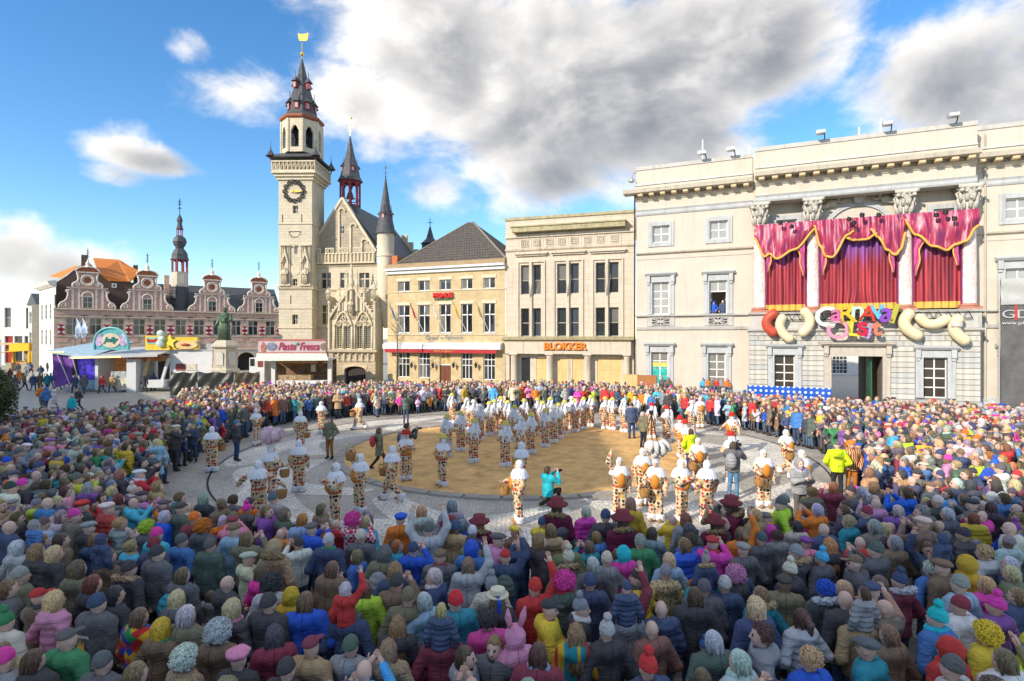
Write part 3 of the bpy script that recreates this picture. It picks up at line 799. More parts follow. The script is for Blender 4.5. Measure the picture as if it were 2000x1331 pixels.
f = MB(); extx(f, [(.1, zent + .18), (dE - .35, zent + .12), (dE - .3, zent - .12), (dE - .05, zent - .22), (.1, zent - .22)], -.15, W - .05); f.build('entablature_cornice', LICH, bk)
zf = zent - .22
f = MB(); f.box(.1, W - .35, dE, .1, zcap, zf); f.build('fascia', STONE2, bk)
OR = mat('orange_sign', (.85, .22, .015), .45, .05, 3, 0)
lb = letters(bk, 'BLOKKER', Sx(1142), dE - .01, Zz(1142, 993, dE), .66, OR, Sx(1435, dE) - Sx(1142, dE), .16, bold=.03)
f = MB(); f.box(Sx(1140), Sx(1437), dE - .03, dE, Zz(1142, 998, dE), Zz(1142, 995, dE)); f.build('sign_rail', DARKM, bk)
for xa, xb in ((895, 940), (1140, 1185), (1400, 1447), (1672, 1717)):
    cx, r = (Sx(xa, dE) + Sx(xb, dE)) / 2, (Sx(xb, dE) - Sx(xa, dE)) / 2
    f = MB(); f.lathe([(r * 1.08, 0), (r * 1.08, .2), (r, .25), (r * .95, zcap - .35), (r * 1.02, zcap - .3), (r * 1.02, zcap - .22), (r * .95, zcap - .2), (r * 1.12, zcap - .1)], 22, (cx, dE + r + .05)); f.box(cx - r * 1.2, cx + r * 1.2, dE - .05, dE + 2 * r + .12, zcap - .1, zcap); f.build('column', STONE2, bk, 40)
OSB = mat('chipboard', (.66, .46, .20), .8, .12, 1.2, .15, 30, brick=(1.25, 2.4, .012, (.70, .50, .24), (.45, .3, .13)))
for a, b in ((0, .35), (W - .4, W)): f = MB(); f.box(a, b, -.0, .3, 0, zcap); f.build('pier', STONE, bk)
shop = [(970, 1030, DARKM, 'shop_door'), (1070, 1140, OSB, 'hoarding_board'), (1215, 1285, OSB, 'hoarding_board'), (1320, 1395, OSB, 'hoarding_board'), (1490, 1655, OSB, 'hoarding_board')]
for xa, xb, m_, nm in shop:
    f = MB(); f.box(Sx(xa), Sx(xb), .3, .36, .0, Zz(xa, 1048)); f.build(nm, m_ if nm != 'shop_door' else GLASS_D, bk)
f = MB()
xs = [0.35] + [Sx(v) for p in shop for v in (p[0], p[1])] + [W - .4]
for i in range(0, len(xs), 2): f.box(xs[i], xs[i + 1], .25, .5, 0, zcap)
f.box(.35, W - .4, .28, .5, Zz(970, 1044), zcap - .02); f.build('shopfront_frame', STONE2, bk)

# ------------------------------------------------------------------ cafe
GR = Frame(-12.7, 56.3, .929, -.3705)
gr = GR.root('cafe_house', 'yellow stone cafe with five window columns, red awning and dark hipped roof', 'cafe')
s, z = GR.s, GR.z
W = s(987)
YST = mat('yellow_limestone', (.60, .47, .27), .9, .16, .9, .25, 25, brick=(.62, .3, .012, (.52, .40, .22), (.55, .44, .27)), stain=.12)
YTR = mat('pale_limestone', (.68, .58, .42), .88, .1, 2, .2, 30)
cols = [(130, 210), (270, 348), (415, 492), (563, 640), (715, 795)]
zA, zB, zC = (Zz(130, 595), Zz(130, 527)), (Zz(130, 878), Zz(130, 690)), (Zz(130, 1180), Zz(130, 1008))
zeave = Zz(60, 470)
holes = []
for k, (a, b) in enumerate(cols):
    holes += [(Sx(a), Sx(b), *zA), (Sx(a), Sx(b), *zB), (Sx(a), Sx(b), *(zC if k != 2 else (.15, zC[1])))]
f = MB(); wall_holes(f, 0, W, 0, zeave + .3, holes, 0, .3)
f.add([(0, 0, 0), (0, 0, zeave), (0, 10, zeave), (0, 10, 0)], [(0, 1, 2, 3)])
f.build('wall', YST, gr)
for k in range(5):
    A, B, C = holes[3 * k:3 * k + 3]
    win(gr, *A, .16, 2, 1, WHITEP, GLASS_D, .07, .09); win(gr, *B, .16, 2, [1.7, 1], WHITEP, GLASS_D, .08, .1)
    for h in (A, B):
        q = MB(); q.box(h[0] - .14, h[1] + .14, -.05, .02, h[3], h[3] + .28); q.build('lintel', YTR, gr)
    q = MB(); q.box(A[0] - .1, A[1] + .1, -.07, .12, A[2] - .1, A[2]); q.build('sill', GREYST, gr); q = MB(); q.box(B[0] - .1, B[1] + .1, -.1, .12, B[2] - .12, B[2]); q.build('sill', GREYST, gr)
    if k != 2: win(gr, *C, .16, 3, [2.2, 1, 1], WHITEP, GLASS_D, .07, .06)
    else:
        dz = C[2] + 2.35
        win(gr, C[0], C[1], dz + .1, C[3], .16, 2, 1, WHITEP, mat('cafe_poster', (.5, .34, .12), .5, .6, 4), .07, .05)
        q = MB(); q.box(C[0], C[1], .14, .2, C[2], dz)
        for qq in range(2): q.bev(C[0] + .1 + qq * (C[1] - C[0]) / 2, C[0] - .1 + (qq + 1) * (C[1] - C[0]) / 2, .11, .14, C[2] + .2, dz - .2, .015)
        q.build('door', mat('red_brown_wood', (.16, .05, .025), .5), gr)
def gband(y0, y1, pr, m_, nm):
    q = MB(); extx(q, [(0, Zz(65, y0)), (-pr, Zz(65, y0) - .02), (-pr, Zz(65, y1) + .04), (0, Zz(65, y1))], -.03, W + .02); q.build(nm, m_, gr)
gband(599, 607, .09, YTR, 'string_course'); gband(886, 894, .12, YTR, 'string_course')
gband(443, 460, .5, WHITEP, 'gutter'); gband(460, 482, .25, WHITEP, 'eaves_board'); gband(411, 443, .2, mat('fascia_tan', (.36, .26, .15), .8, .15, 2, .1, 30), 'attic_fascia')
# hipped roof
TILE = mat('dark_roof_tile', (.10, .088, .075), .75, .2, 3, .35, 16, brick=(.28, .3, .03, (.125, .108, .09), (.05, .045, .04)))
ze = Zz(150, 408); zr = Zz(610, 120, 4.5); xr0, xr1 = Sx(608, 4.5), Sx(640, 4.5)
q = MB(); q.add([(.9, .05, ze), (W + .05, .05, ze), (W + .05, 9.5, ze), (.9, 9.5, ze), (xr0, 4.7, zr), (xr1, 4.7, zr)], [(0, 1, 5, 4), (1, 2, 5), (2, 3, 4, 5), (3, 0, 4)]); q.build('roof', TILE, gr)
q = MB(); q.tube([(W + .05, .05, ze), (xr1, 4.7, zr)], .12, 6); q.tube([(.9, .05, ze), (xr0, 4.7, zr)], .1, 6); q.build('ridge_tiles', mat('ridge_tile', (.22, .2, .17), .8, .2, 6), gr)
q = MB(); q.box(.1, .75, .6, 1.6, ze - .3, ze + 1.0); q.build('chimney', mat('orange_brick', (.50, .17, .07), .85, .1, 4, .1, 30), gr)
# signs
RED = mat('red_sign', (.55, .01, .012), .4, .05, 3, 0)
letters(gr, 'PRIMUS', Sx(378), -.12, Zz(378, 641), .52, RED, Sx(512) - Sx(378), .14, bold=.05)
q = MB(); q.box(Sx(385), Sx(505), -.1, 0, Zz(378, 655), Zz(378, 645)); q.build('sign_bar', mat('sign_green', (.05, .1, .04), .5), gr)
INK = mat('faded_blue_paint', (.16, .19, .21), .8, .2, 5, 0)
letters(gr, 'Graaf', Sx(322), -.004, Zz(322, 925), .42, INK, Sx(412) - Sx(322), .01, bold=.02); letters(gr, 'van', Sx(419), -.004, Zz(419, 922), .2, INK, Sx(448) - Sx(419), .01); letters(gr, 'Egmont', Sx(455), -.004, Zz(455, 928), .45, INK, Sx(577) - Sx(455), .01, bold=.02)
za1, za0 = Zz(55, 940), Zz(55, 985)
q = MB(); extx(q, [(0, za1), (-.5, za1 - .1), (-.75, za1 - .25), (-.75, za0), (0, za0)], -.1, W - .2); q.build('awning_box', mat('awning_white', (.66, .68, .68), .5, .08, 2), gr)
q = MB(); q.grid(lambda u, v: (.15 + (W - .75) * u, -.72 - .02 * math.sin(u * 60), za0 - .36 * v), 60, 1)
q.build('awning_valance', mat('red_valance', (.42, .03, .035), .7, .1, 3), gr)
letters(gr, 'Graaf van Egmont', Sx(405), -.755, za0 - .28, .2, mat('gold_print', (.6, .4, .1), .6), Sx(530) - Sx(405), .004)
LAN = mat('lantern_black', (.03, .03, .03), .4)
for x in (235, 380, 520, 672):
    q = MB(); lx, lz = Sx(x), Zz(x, 1095); q.tube([(lx - .1, 0, lz + .25), (lx, -.35, lz + .3), (lx + .05, -.4, lz + .1)], .03, 5); q.lathe([(.08, lz - .3), (.17, lz + .05), (.19, lz + .06), (.02, lz + .2)], 6, (lx + .05, -.4)); q.build('wall_lantern', LAN, gr)
# flags on slanting poles
FC = [('blue', (.03, .16, .35), 'white'), ('red', (.45, .02, .05), 'white'), ('white', (.72, .72, .68), 'grey'), ('yellow', (.62, .45, .01), 'black'), ('tan', (.42, .3, .14), 'grey')]
for k, (nm, c, c2) in enumerate(FC):
    fx = (holes[3 * k + 1][0] + holes[3 * k + 1][1]) / 2; fz = holes[3 * k + 1][2]
    fm = MB(); fm.tube([(fx, -.08, fz + .1), (fx - .75, -1.5, fz + 3.0)], [.03, .02], 6); po = fm.build('flagpole', WHITEP, gr)
    fm = MB()
    def fl(u, v, fx=fx, fz=fz):
        px_ = fx - .75 + .30 * v + .28 * u + .05 * math.sin(7 * u + 5 * v); py_ = -1.5 + .55 * v - .05 * math.cos(9 * u); pz_ = fz + 2.95 - 1.45 * v - .5 * u * (1 - v * .3)
        return (px_, py_, pz_)
    fm.grid(fl, 8, 10); fm.build('flag', mat('flag_' + nm, c, .8, .3, 3, .1, 8), po, True)

# ------------------------------------------------------------------ aldermen's house with belfry
BF = Frame((544.3 - 1000) / FPX * 57.5, 57.5, 1.0, -.02)
bf = BF.root('belfry', 'tall pale stone belfry tower with ring clock, gallery and slate spire', 'tower')
s, z = BF.s, BF.z
LIME = mat('pale_limestone_tower', (.60, .525, .39), .9, .1, 1.3, .35, 10, brick=(.7, .34, .015, (.64, .56, .42), (.54, .46, .32)), stain=.12)
LIMET = mat('limestone_trim', (.66, .57, .41), .9, .12, 2.5, .3, 20, stain=.2)
SLATE = mat('spire_slate', (.085, .088, .095), .55, .22, 2.5, .2, 20, brick=(.3, .22, .02, (.11, .112, .118), (.05, .05, .055)))
REDW = mat('red_painted_wood', (.30, .045, .055), .6, .1, 3, .05)
GOLD = mat('gilding', (.85, .55, .12), .3, .05, 4, .02, metallic=.9)
TW = s(609.4)
def zt3(y, x=575): return z(x, 380 + y / 3.503)
ztw = z(575, 352)
thole = [(s(571.5), s(582), z(576, 417), z(576, 402)), (s(574.5), s(583), z(576, 496), z(576, 480)), (s(571), s(580.5), z(576, 559), z(576, 545)), (s(570.5), s(581.5), z(576, 634), z(576, 615))]
f = MB(); wall_holes(f, 0, TW, 0, ztw, thole, 0, .35)
f.add([(TW, 0, 0), (TW, TW, 0), (TW, TW, ztw), (TW, 0, ztw)], [(0, 1, 2, 3)]); f.add([(0, TW, 0), (0, 0, 0), (0, 0, ztw), (0, TW, ztw)], [(0, 1, 2, 3)]); f.add([(TW, TW, 0), (0, TW, 0), (0, TW, ztw), (TW, TW, ztw)], [(0, 1, 2, 3)])
f.build('shaft', LIME, bf)
for i, h in enumerate(thole): win(bf, *h, .25, 2 if i != 1 else 1, 2 if i != 1 else 1, LIMET, GLASS_D if i != 1 else mat('white_shutter', (.6, .58, .55), .7), .04, .04)
def ringband(zb, h, pr, m_=LIMET, nm='string_course'):
    q = MB(); q.box(-pr, TW + pr, -pr, 0, zb, zb + h); q.box(TW, TW + pr, 0, TW, zb, zb + h); q.box(-pr, 0, 0, TW, zb, zb + h); q.build(nm, m_, bf)
for y in (200, 778, 912): ringband(zt3(y) - .06, .14, .08)
ringband(zt3(650), .3, .12); ringband(zt3(632), .1, .16)
bm = MB(); bm.ball((0, 0, 0), (.09, .07, .08), 6, 5); bme_ = bm.mesh('carved_boss', LIMET, True)
for i in range(18): mesh_obj('carved_boss', bme_, bf, (.1 + (TW - .2) * i / 17, -.14, zt3(650) + .15))
for (x, ya, yb) in ((552, 136, 192), (589.5, 136, 192), (568, 690, 750)):
    q = MB(); q.box(s(x) - .05, s(x) + .05, -.005, .0, zt3(yb), zt3(ya)); q.build('slit', DARKM, bf)
# ring clock
cx, cz = s(575), z(575, 374.6); cr_ = .98
for i in range(12):
    a = i * math.pi / 6
    q = MB(); n = 14
    pts = [(cx + cr_ * math.cos(a) + .2 * math.cos(t * 2 * math.pi / n), -.1, cz + cr_ * math.sin(a) + .2 * math.sin(t * 2 * math.pi / n)) for t in range(n + 1)]
    q.tube(pts, .055, 6); q.ball((cx + cr_ * math.cos(a), -.1, cz + cr_ * math.sin(a)), (.08, .04, .08), 7, 5); q.build('clock_ring', DARKM, bf, True)
q = MB(); q.prism([(cx - .5, cz + .0), (cx + .1, cz - .14), (cx + .85, cz - .04), (cx + .85, cz + .09), (cx + .2, cz + .1)], -.2, -.14); q.ball((cx, -.17, cz), .1, 8, 6); q.build('clock_hand', GOLD, bf)
# sundial
q = MB(); sx, sz_ = s(576), zt3(255)
q.box(sx - .62, sx + .62, -.04, -.0, sz_ - .03, sz_ + .03)
for i in range(9):
    a = math.pi + math.pi * (i + .5) / 9; q.box(sx + .6 * math.cos(a) - .05, sx + .6 * math.cos(a) + .05, -.035, 0, sz_ + .6 * math.sin(a) - .05, sz_ + .6 * math.sin(a) + .05)
q.build('sundial', DARKM, bf)
# niches with statues
def statue_mesh(h, m_, arm=1):
    q = MB()
    q.lathe([(.16 * h, 0), (.15 * h, .1 * h), (.13 * h, .3 * h), (.12 * h, .5 * h), (.14 * h, .66 * h), (.15 * h, .78 * h), (.06 * h, .85 * h), (.05 * h, .88 * h)], 12, (0, 0), 0, .75)
    q.ball((0, -.01 * h, .93 * h), (.065 * h, .07 * h, .08 * h), 9, 7)
    for sg in (-1, 1): q.tube([(sg * .14 * h, 0, .78 * h), (sg * .2 * h, -.05 * h, .6 * h), (sg * .06 * h * arm, -.16 * h, .58 * h)], [.05 * h, .045 * h, .035 * h], 6)
    for i in range(5): q.tube([((i - 2) * .05 * h, -.09 * h, .62 * h), ((i - 2) * .06 * h + .02, -.115 * h, .3 * h), ((i - 2) * .065 * h, -.11 * h, .02 * h)], [.012 * h, .025 * h, .02 * h], 5)
    return q.mesh('statue', m_, True)
stm = statue_mesh(1.75, LIMET)
for (xa, xb) in ((548.5, 567), (587.5, 607)):
    a, b = s(xa), s(xb); zb, zt_ = z(576, 558), z(576, 481); c = (a + b) / 2
    nb_ = empty('niche', (0, 0, 0), 0, parent=bf)
    q = MB(); q.box(a - .06, b + .06, -.3, 0, zb - .05, zb + .15); q.build('niche_base', LIMET, nb_)
    q = MB(); q.box(a, b, -.02, 0, zb + .15, zt_); q.build('niche_back', LIMET, nb_)
    for x in (a, a + .16, b - .26, b - .1):
        q = MB(); q.tube([(x + .05, -.1, zb + .15), (x + .05, -.1, zt_)], .05, 6); q.build('niche_shaft', LIMET, nb_)
    q = MB(); w2 = (b - a) / 2 - .1
    zc_ = zb + (zt_ - zb) * .58
    q.prism([(c - w2, zc_), (c - w2 + .1, zc_), (c, zc_ + .75), (c + w2 - .1, zc_), (c + w2, zc_), (c + .05, zc_ + 1.35), (c, zt_ - .05), (c - .05, zc_ + 1.35)], -.28, -.02)
    for i in range(5): q.ball((c - w2 * (1 - i / 5) , -.28, zc_ + 1.3 * i / 5), .06, 6, 4); q.ball((c + w2 * (1 - i / 5), -.28, zc_ + 1.3 * i / 5), .06, 6, 4)
    q.box(a - .05, b + .05, -.3, 0, zt_, zt_ + .12)
    q.build('canopy', LIMET, nb_)
    mesh_obj('statue', stm, nb_, (c, -.22, zb + .15))
q = MB(); n = 24; q.prism([(s(577) + .52 * math.cos(-2 * math.pi * i / n), z(577, 528) + .52 * math.sin(-2 * math.pi * i / n)) for i in range(n)][::-1], -.05, 0); q.build('medallion', LIMET, bf)
# gallery
GW = .58
zg0, zg1, zg2 = z(575, 352), z(575, 338), z(575, 317)
c2 = TW / 2
for i, (pr, h0, h1) in enumerate(((.18, 0, .3), (.36, .3, .6), (GW, .6, zg1 - zg0))):
    q = MB(); q.box(-pr, TW + pr, -pr, TW + pr, zg0 + h0 - .05 * 0, zg0 + h1); q.build('corbel_table', LIMET, bf)
for sx_, sy_, nm in ((0, -1, 'front'), (1, 0, 'side'), (-1, 0, 'side'), (0, 1, 'back')):
    q = MB(); Lh = c2 + GW
    def P(a, d, zz, sx_=sx_, sy_=sy_):
        if sy_: return (c2 + a * -sy_, c2 + sy_ * d, zz)
        return (c2 + sx_ * d, c2 + a * sx_, zz)
    def pb(a0, a1, d0, d1, z0, z1):
        A, B = P(a0, d0, z0), P(a1, d1, z1); q.box(A[0], B[0], A[1], B[1], z0, z1)
    pb(-Lh, Lh, Lh - .14, Lh, zg1, zg1 + .18); pb(-Lh, Lh, Lh - .16, Lh + .03, zg2 - .14, zg2)
    n = 11
    for i in range(n + 1):
        a = -Lh + .1 + (2 * Lh - .2) * i / n; pb(a - .035, a + .035, Lh - .11, Lh - .02, zg1 + .18, zg2 - .14)
    hmid = (zg1 + zg2) / 2 + .02
    for i in range(n):
        a = -Lh + .1 + (2 * Lh - .2) * (i + .5) / n; w = (2 * Lh - .2) / n / 2
        for t in range(-2, 3):
            hh = abs(t) * .12; pb(a - w * .5 + t * w * .2 - .03, a - w * .5 + t * w * .2 + .06 + w * .7, Lh - .1, Lh - .03, hmid + t * .13 - .03, hmid + t * .13 + .03)
    q.build('balustrade', LIMET, bf)
zo0, zo1 = z(590, 297), z(590, 232)
q = MB(); Lh = c2 + GW + .25; ze_ = z(590, 309)
o8 = [(c2 + 1.45 * math.cos(R(22.5 + 45 * i)), c2 + 1.45 * math.sin(R(22.5 + 45 * i))) for i in range(8)]
b4 = [(c2 - Lh, c2 - Lh), (c2 + Lh, c2 - Lh), (c2 + Lh, c2 + Lh), (c2 - Lh, c2 + Lh)]
q.prismz(b4, ze_, zo0 + .05, .52); q.build('gallery_roof', SLATE, bf)
q = MB(); q.prismz(b4, ze_ - .12, ze_, 1.0); q.build('gallery_eaves', DARKM, bf)
for x in (-1, 1):
    for y in (-1, 1):
        q = MB(); px_, py_ = c2 + x * (Lh - .25), c2 + y * (Lh - .25)
        q.lathe([(.5, ze_), (.3, ze_ + .3), (.06, ze_ + .75), (.05, ze_ + .8), (.07, ze_ + .9), (.03, ze_ + 1.0), (.02, ze_ + 1.6)], 8, (px_, py_)); q.build('corner_pinnacle', SLATE, bf)
        q = MB(); q.tube([(px_, py_, zg2 - .05), (px_, py_, ze_)], .06, 6); q.build('gallery_post', REDW, bf)
# open bell stage
ro = 1.92
pts8 = [(c2 + ro * math.cos(R(22.5 + 45 * i)), c2 + ro * math.sin(R(22.5 + 45 * i))) for i in range(8)]
for i in range(8):
    a, b = Vector(pts8[i]), Vector(pts8[(i + 1) % 8]); L_ = (b - a).length; ang = math.atan2(b.y - a.y, b.x - a.x)
    q = MB(); hw = L_ * .29; zs_ = zo0 + .5; za_ = zo0 + (zo1 - zo0) * .62; n = 6
    # pointed arch opening: two jambs, a foot and an arch head
    q.box(0, L_ / 2 - hw, -.15, .15, zo0, zo1); q.box(L_ / 2 + hw, L_, -.15, .15, zo0, zo1); q.box(L_ / 2 - hw, L_ / 2 + hw, -.15, .15, zo0, zs_)
    arc = [(L_ / 2 - hw + hw * t / n, za_ + hw * 1.5 * math.sin(math.pi / 2 * t / n)) for t in range(n + 1)]
    q.prism([(L_ / 2 - hw, zo1)] + arc + [(L_ / 2, zo1)], -.15, .15)
    arc2 = [(L_ - x, zz) for x, zz in arc][::-1]
    q.prism([(L_ / 2, zo1)] + arc2 + [(L_ / 2 + hw, zo1)], -.15, .15)
    q.box(-.08, .12, -.25, .1, zo0, zo1)
    w_ = q.build('bell_stage_wall', LIME, bf, loc=(a.x, a.y, 0), rz=ang)
    q = MB()
    bx = L_ / 2
    for zz, r_ in ((zs_ + .2, .32), (zs_ + 1.25, .2)):
        q.lathe([(r_ * 1.1, zz), (r_ * .8, zz + r_ * .4), (r_ * .62, zz + r_ * 1.0), (r_ * .35, zz + r_ * 1.35), (.03, zz + r_ * 1.4)], 12, (bx, .75))
    q.build('bell', mat('bronze', (.10, .13, .10), .45, .2, 6, .05, metallic=.6), w_, True)
q = MB(); q.lathe([(1.1, zo0), (1.1, zo1)], 8, (c2, c2)); q.build('bell_frame', mat('bell_dark', (.02, .025, .04), .8), bf)
q = MB(); zc1 = z(590, 224)
q.lathe([(ro + .1, zo1), (ro + .35, zo1 + .2), (ro + .35, zc1), (ro - .1, zc1 + .05)], 8, (c2, c2), R(22.5)); q.build('spire_eaves', mat('rust_red', (.32, .11, .06), .7), bf)
zs0, zs1 = zc1, z(590, 100)
q = MB(); q.lathe([(ro + .25, zs0), (1.55, zs0 + .55), (1.38, zs0 + 1.6), (.78, zs0 + (zs1 - zs0) * .55), (.08, zs1)], 8, (c2, c2), R(22.5)); q.build('spire', SLATE, bf)
def dormer(parent, cx, cy, ang, r, zb, k, m1=REDW, m2=SLATE, wm=None):
    d_ = empty('dormer', (cx + r * math.cos(ang), cy + r * math.sin(ang), zb), ang + math.pi / 2, parent=parent)
    q = MB(); q.box(-.2 * k, .2 * k, -.12 * k, .5 * k, 0, .7 * k); q.build('dormer_wall', m1, d_)
    q = MB(); q.box(-.13 * k, .13 * k, -.14 * k, -.125 * k, .1 * k, .6 * k); q.build('shutter', wm or mat('pink_shutter', (.6, .35, .33), .6), d_)
    q = MB(); q.prismz([(-.36 * k, -.32 * k), (.36 * k, -.32 * k), (.3 * k, .5 * k), (-.3 * k, .5 * k)], .7 * k, 1.25 * k, .2); q.tube([(0, .05 * k, 1.2 * k), (0, .05 * k, 1.95 * k)], .035 * k, 5); q.build('dormer_roof', m2, d_)
for i in range(8): dormer(bf, c2, c2, R(45 * i), 1.36, zs0 + .8, 1.05)
for i in range(4): dormer(bf, c2, c2, R(22.5 + 90 * i + 45), .95, zs0 + 3.2, .95)
q = MB(); q.tube([(c2, c2, zs1 - .3), (c2, c2, z(590, 66))], .055, 6); q.ball((c2, c2, z(590, 89)), .22, 10, 8); zv = z(595, 62)
q.prism([(c2 - .3, zv), (c2 + .45, zv - .05), (c2 + .6, zv + .12), (c2 + .68, zv + .85), (c2 + .3, zv + .72), (c2 - .1, zv + .7), (c2 - .45, zv + .78), (c2 - .38, zv + .35)], c2 - .02, c2 + .02); q.build('weathervane', GOLD, bf)

# ------------------------------------------------------------------ aldermen's house beside the belfry
SH = Frame((609.4 - 1000) / FPX * 59.0, 59.0, .985, -.17)
sh = SH.root('gothic_hall', 'gothic stone hall with gable, pierced balustrade and carved oriel chapel', 'hall')
s, z = SH.s, SH.z
def S3(x, d=0): return s(520 + x / 3.503, d)
def Z3(x, y, d=0): return z(520 + x / 3.503, 380 + y / 3.503, d)
RW_ = S3(800)
zbal, zbt = Z3(400, 480), Z3(400, 372)
LIMEW = mat('warm_limestone', (.62, .50, .32), .9, .13, 1.2, .35, 12, brick=(.75, .36, .014, (.66, .545, .36), (.48, .385, .24)), stain=.2)
gw = [(375, 443), (505, 563), (635, 705)]
hol = [(S3(a), S3(b), Z3(a, 645), Z3(a, 537)) for a, b in gw] + [(S3(377), S3(440), Z3(377, 890), Z3(377, 757))]
f = MB(); wall_holes(f, -.4, RW_, 0, zbal, hol, 0, .3); f.build('wall', LIME, sh)
for i, h in enumerate(hol): win(sh, *h, .2, 2, [1.7, 1], LIMET, GLASS_D if i < 3 else GLASS_G, .05, .12)
for zz in (Z3(400, 490), Z3(400, 655), Z3(400, 905)):
    q = MB(); extx(q, [(0, zz + .1), (-.2, zz + .06), (-.12, zz - .1), (0, zz - .14)], -.3, RW_); q.build('string_course', LIMET, sh)
# pierced balustrade: plain arcade below, merlons with crossed tracery above
q = MB(); xa_, xb_ = S3(338), S3(752); zmid = Z3(400, 408)
q.box(xa_, xb_, -.45, -.3, zbal, zbal + .16); q.box(xa_, xb_, -.45, -.3, zmid - .1, zmid)
q.box(xa_, xb_, -.3, .0, zbal - .02, zbal + .1); q.build('balustrade_rail', LIMET, sh)
n = 17
bb = MB(); bb.box(-.09, .09, -.44, -.32, zbal + .16, zmid - .1); bb.lathe([(.07, zbal + .16), (.05, zbal + .5), (.07, zmid - .1)], 6, (0, -.45)); bbm = bb.mesh('baluster', LIMET)
for i in range(n): mesh_obj('baluster', bbm, sh, (xa_ + .12 + (xb_ - xa_ - .24) * i / (n - 1), 0, 0))
q = MB(); q.box(xa_, xb_, -.34, -.3, zbal + .16, zmid - .1); q.build('balustrade_panel', LIMEW, sh)
for (a, b) in ((345, 385), (418, 475), (510, 572), (605, 665), (700, 750)):
    a, b = S3(a), S3(b); m = MB()
    m.box(a, b, -.44, -.32, zbt - .1, zbt); m.box(a, a + .08, -.44, -.32, zmid, zbt - .1); m.box(b - .08, b, -.44, -.32, zmid, zbt - .1)
    h = zbt - .1 - zmid
    for k in range(2):
        x0, x1 = a + .08 + k * (b - a - .16) / 2, a + .08 + (k + 1) * (b - a - .16) / 2
        m.prism([(x0, zmid), (x0 + .07, zmid), (x1, zmid + h), (x1 - .07, zmid + h)], -.43, -.33); m.prism([(x0, zmid + h), (x1 - .07, zmid), (x1, zmid), (x0 + .07, zmid + h)], -.425, -.335)
    m.build('merlon', LIMET, sh)
# gable
zap = z(668.4, 388.6, .6); xap = s(668.4, .6); xl, zl_ = s(616, .6), z(618.5, 466, .6); xr, zr_ = s(733, .6), z(730, 484, .6)
zlow = zbal + .1
GST = mat('weathered_gable_stone', (.40, .34, .25), .92, .2, 1.4, .4, 10, brick=(.6, .34, .012, (.45, .385, .28), (.3, .25, .18)))
q = MB(); q.prism([(xl, zlow), (xr, zlow), (xr, zr_ - .3), (xap, zap), (xl, zl_ - .3)], .6, .9); q.build('gable', GST, sh)
def bar2(m, x0, z0, x1, z1, w, y0, y1):
    d = Vector((x1 - x0, z1 - z0)); d.normalize(); nx, nz = -d.y * w, d.x * w
    m.prism([(x0 - nx, z0 - nz), (x1 - nx, z1 - nz), (x1 + nx, z1 + nz), (x0 + nx, z0 + nz)], y0, y1)
q = MB(); bar2(q, xl - .1, zl_ - .4, xap, zap + .1, .12, .5, 1.1); q.build('gable_coping', LIMET, sh); q = MB(); bar2(q, xap, zap + .1, xr + .1, zr_ - .4, .12, .501, 1.1); q.build('gable_coping', LIMET, sh)
for (x, top, bot) in ((500, 120, 395), (578, 225, 395), (655, 330, 395)):
    q = MB(); xx = S3(x, .6); q.box(xx - .1, xx + .1, .46, .6, Z3(x, bot, .6), Z3(x, top, .6))
    n = 8; q.tube([(xx + .35 - .35 * math.cos(math.pi * t / n), .5, Z3(x, top, .6) + .35 * math.sin(math.pi * t / n)) for t in range(n + 1)], .09, 6); q.build('gable_tracery', LIMET, sh)
q = MB(); q.box(S3(507, .6), S3(540, .6), .57, .62, Z3(507, 272, .6), Z3(507, 215, .6)); w_ = q.build('window', LIMET, sh)
for i in range(2):
    for j in range(2):
        a, b, c, d = S3(510 + 14 * i, .6), S3(521 + 14 * i, .6), Z3(507, 268 - 27 * j, .6), Z3(507, 244 - 27 * j, .6); q = MB(); q.add([(a, .56, c), (b, .56, c), (b, .56, d), (a, .56, d)], [(0, 1, 2, 3)]); q.build('pane', GLASS_D, w_)
q = MB(); q.add([(xl - .15, .8, zl_ - .5), (xap, .8, zap), (xap, 14, zap), (xl - .15, 14, zl_ - .5)], [(0, 1, 2, 3)]); q.add([(xr + 2.5, .8, zr_ - 2.5), (xr + 2.5, 14, zr_ - 2.5), (xap, 14, zap), (xap, .8, zap)], [(0, 1, 2, 3)]); q.build('roof', SLATE, sh)
# far stepped gable
q = MB(); bxx = S3(860, 10)
for i in range(7): q.box(bxx + i * .75 - .2, bxx + (i + 1) * .75 - .2, 13.7, 14.1, 6, Z3(895, 262, 12) - i * .95)
q.build('stepped_gable', LIMEW, sh)
# corner turret
tx = s(751, -.2); tr = .88; zt0, zt1, zt2 = z(751, 600, -.2), z(751, 456, -.2), z(756, 345, -.2)
q = MB(); q.lathe([(.2, zt0 - 2.2), (.5, zt0 - 1.2), (tr * .95, zt0), (tr * .96, z(751, 503)), (tr * 1.06, z(751, 502)), (tr * 1.06, z(751, 499)), (tr, z(751, 498)), (tr, zt1 - .15), (tr * 1.1, zt1)], 20, (tx, .1)); q.build('turret', mat('turret_stone', (.68, .60, .46), .9, .08, 2, .25, 14), sh, 40)
q = MB(); q.lathe([(tr * 1.28, zt1 - .05), (tr * 1.1, zt1 + .35), (tr * .7, zt1 + 2.0), (tr * .4, zt1 + 3.8), (.05, zt2)], 16, (tx, .1)); q.build('turret_roof', SLATE, sh, 30)
for a in (-1.57, 0.2, 3.0): dormer(sh, tx, .1, a, .62, zt1 + 1.5, .75)
q = MB(); zf = z(756, 320, -.2); q.tube([(tx, .1, zt2 - .1), (tx, .1, zf)], .03, 5)
for k in (0.35, .75): q.box(tx - .25, tx + .25, .08, .12, zt2 + (zf - zt2) * k - .02, zt2 + (zf - zt2) * k + .02)
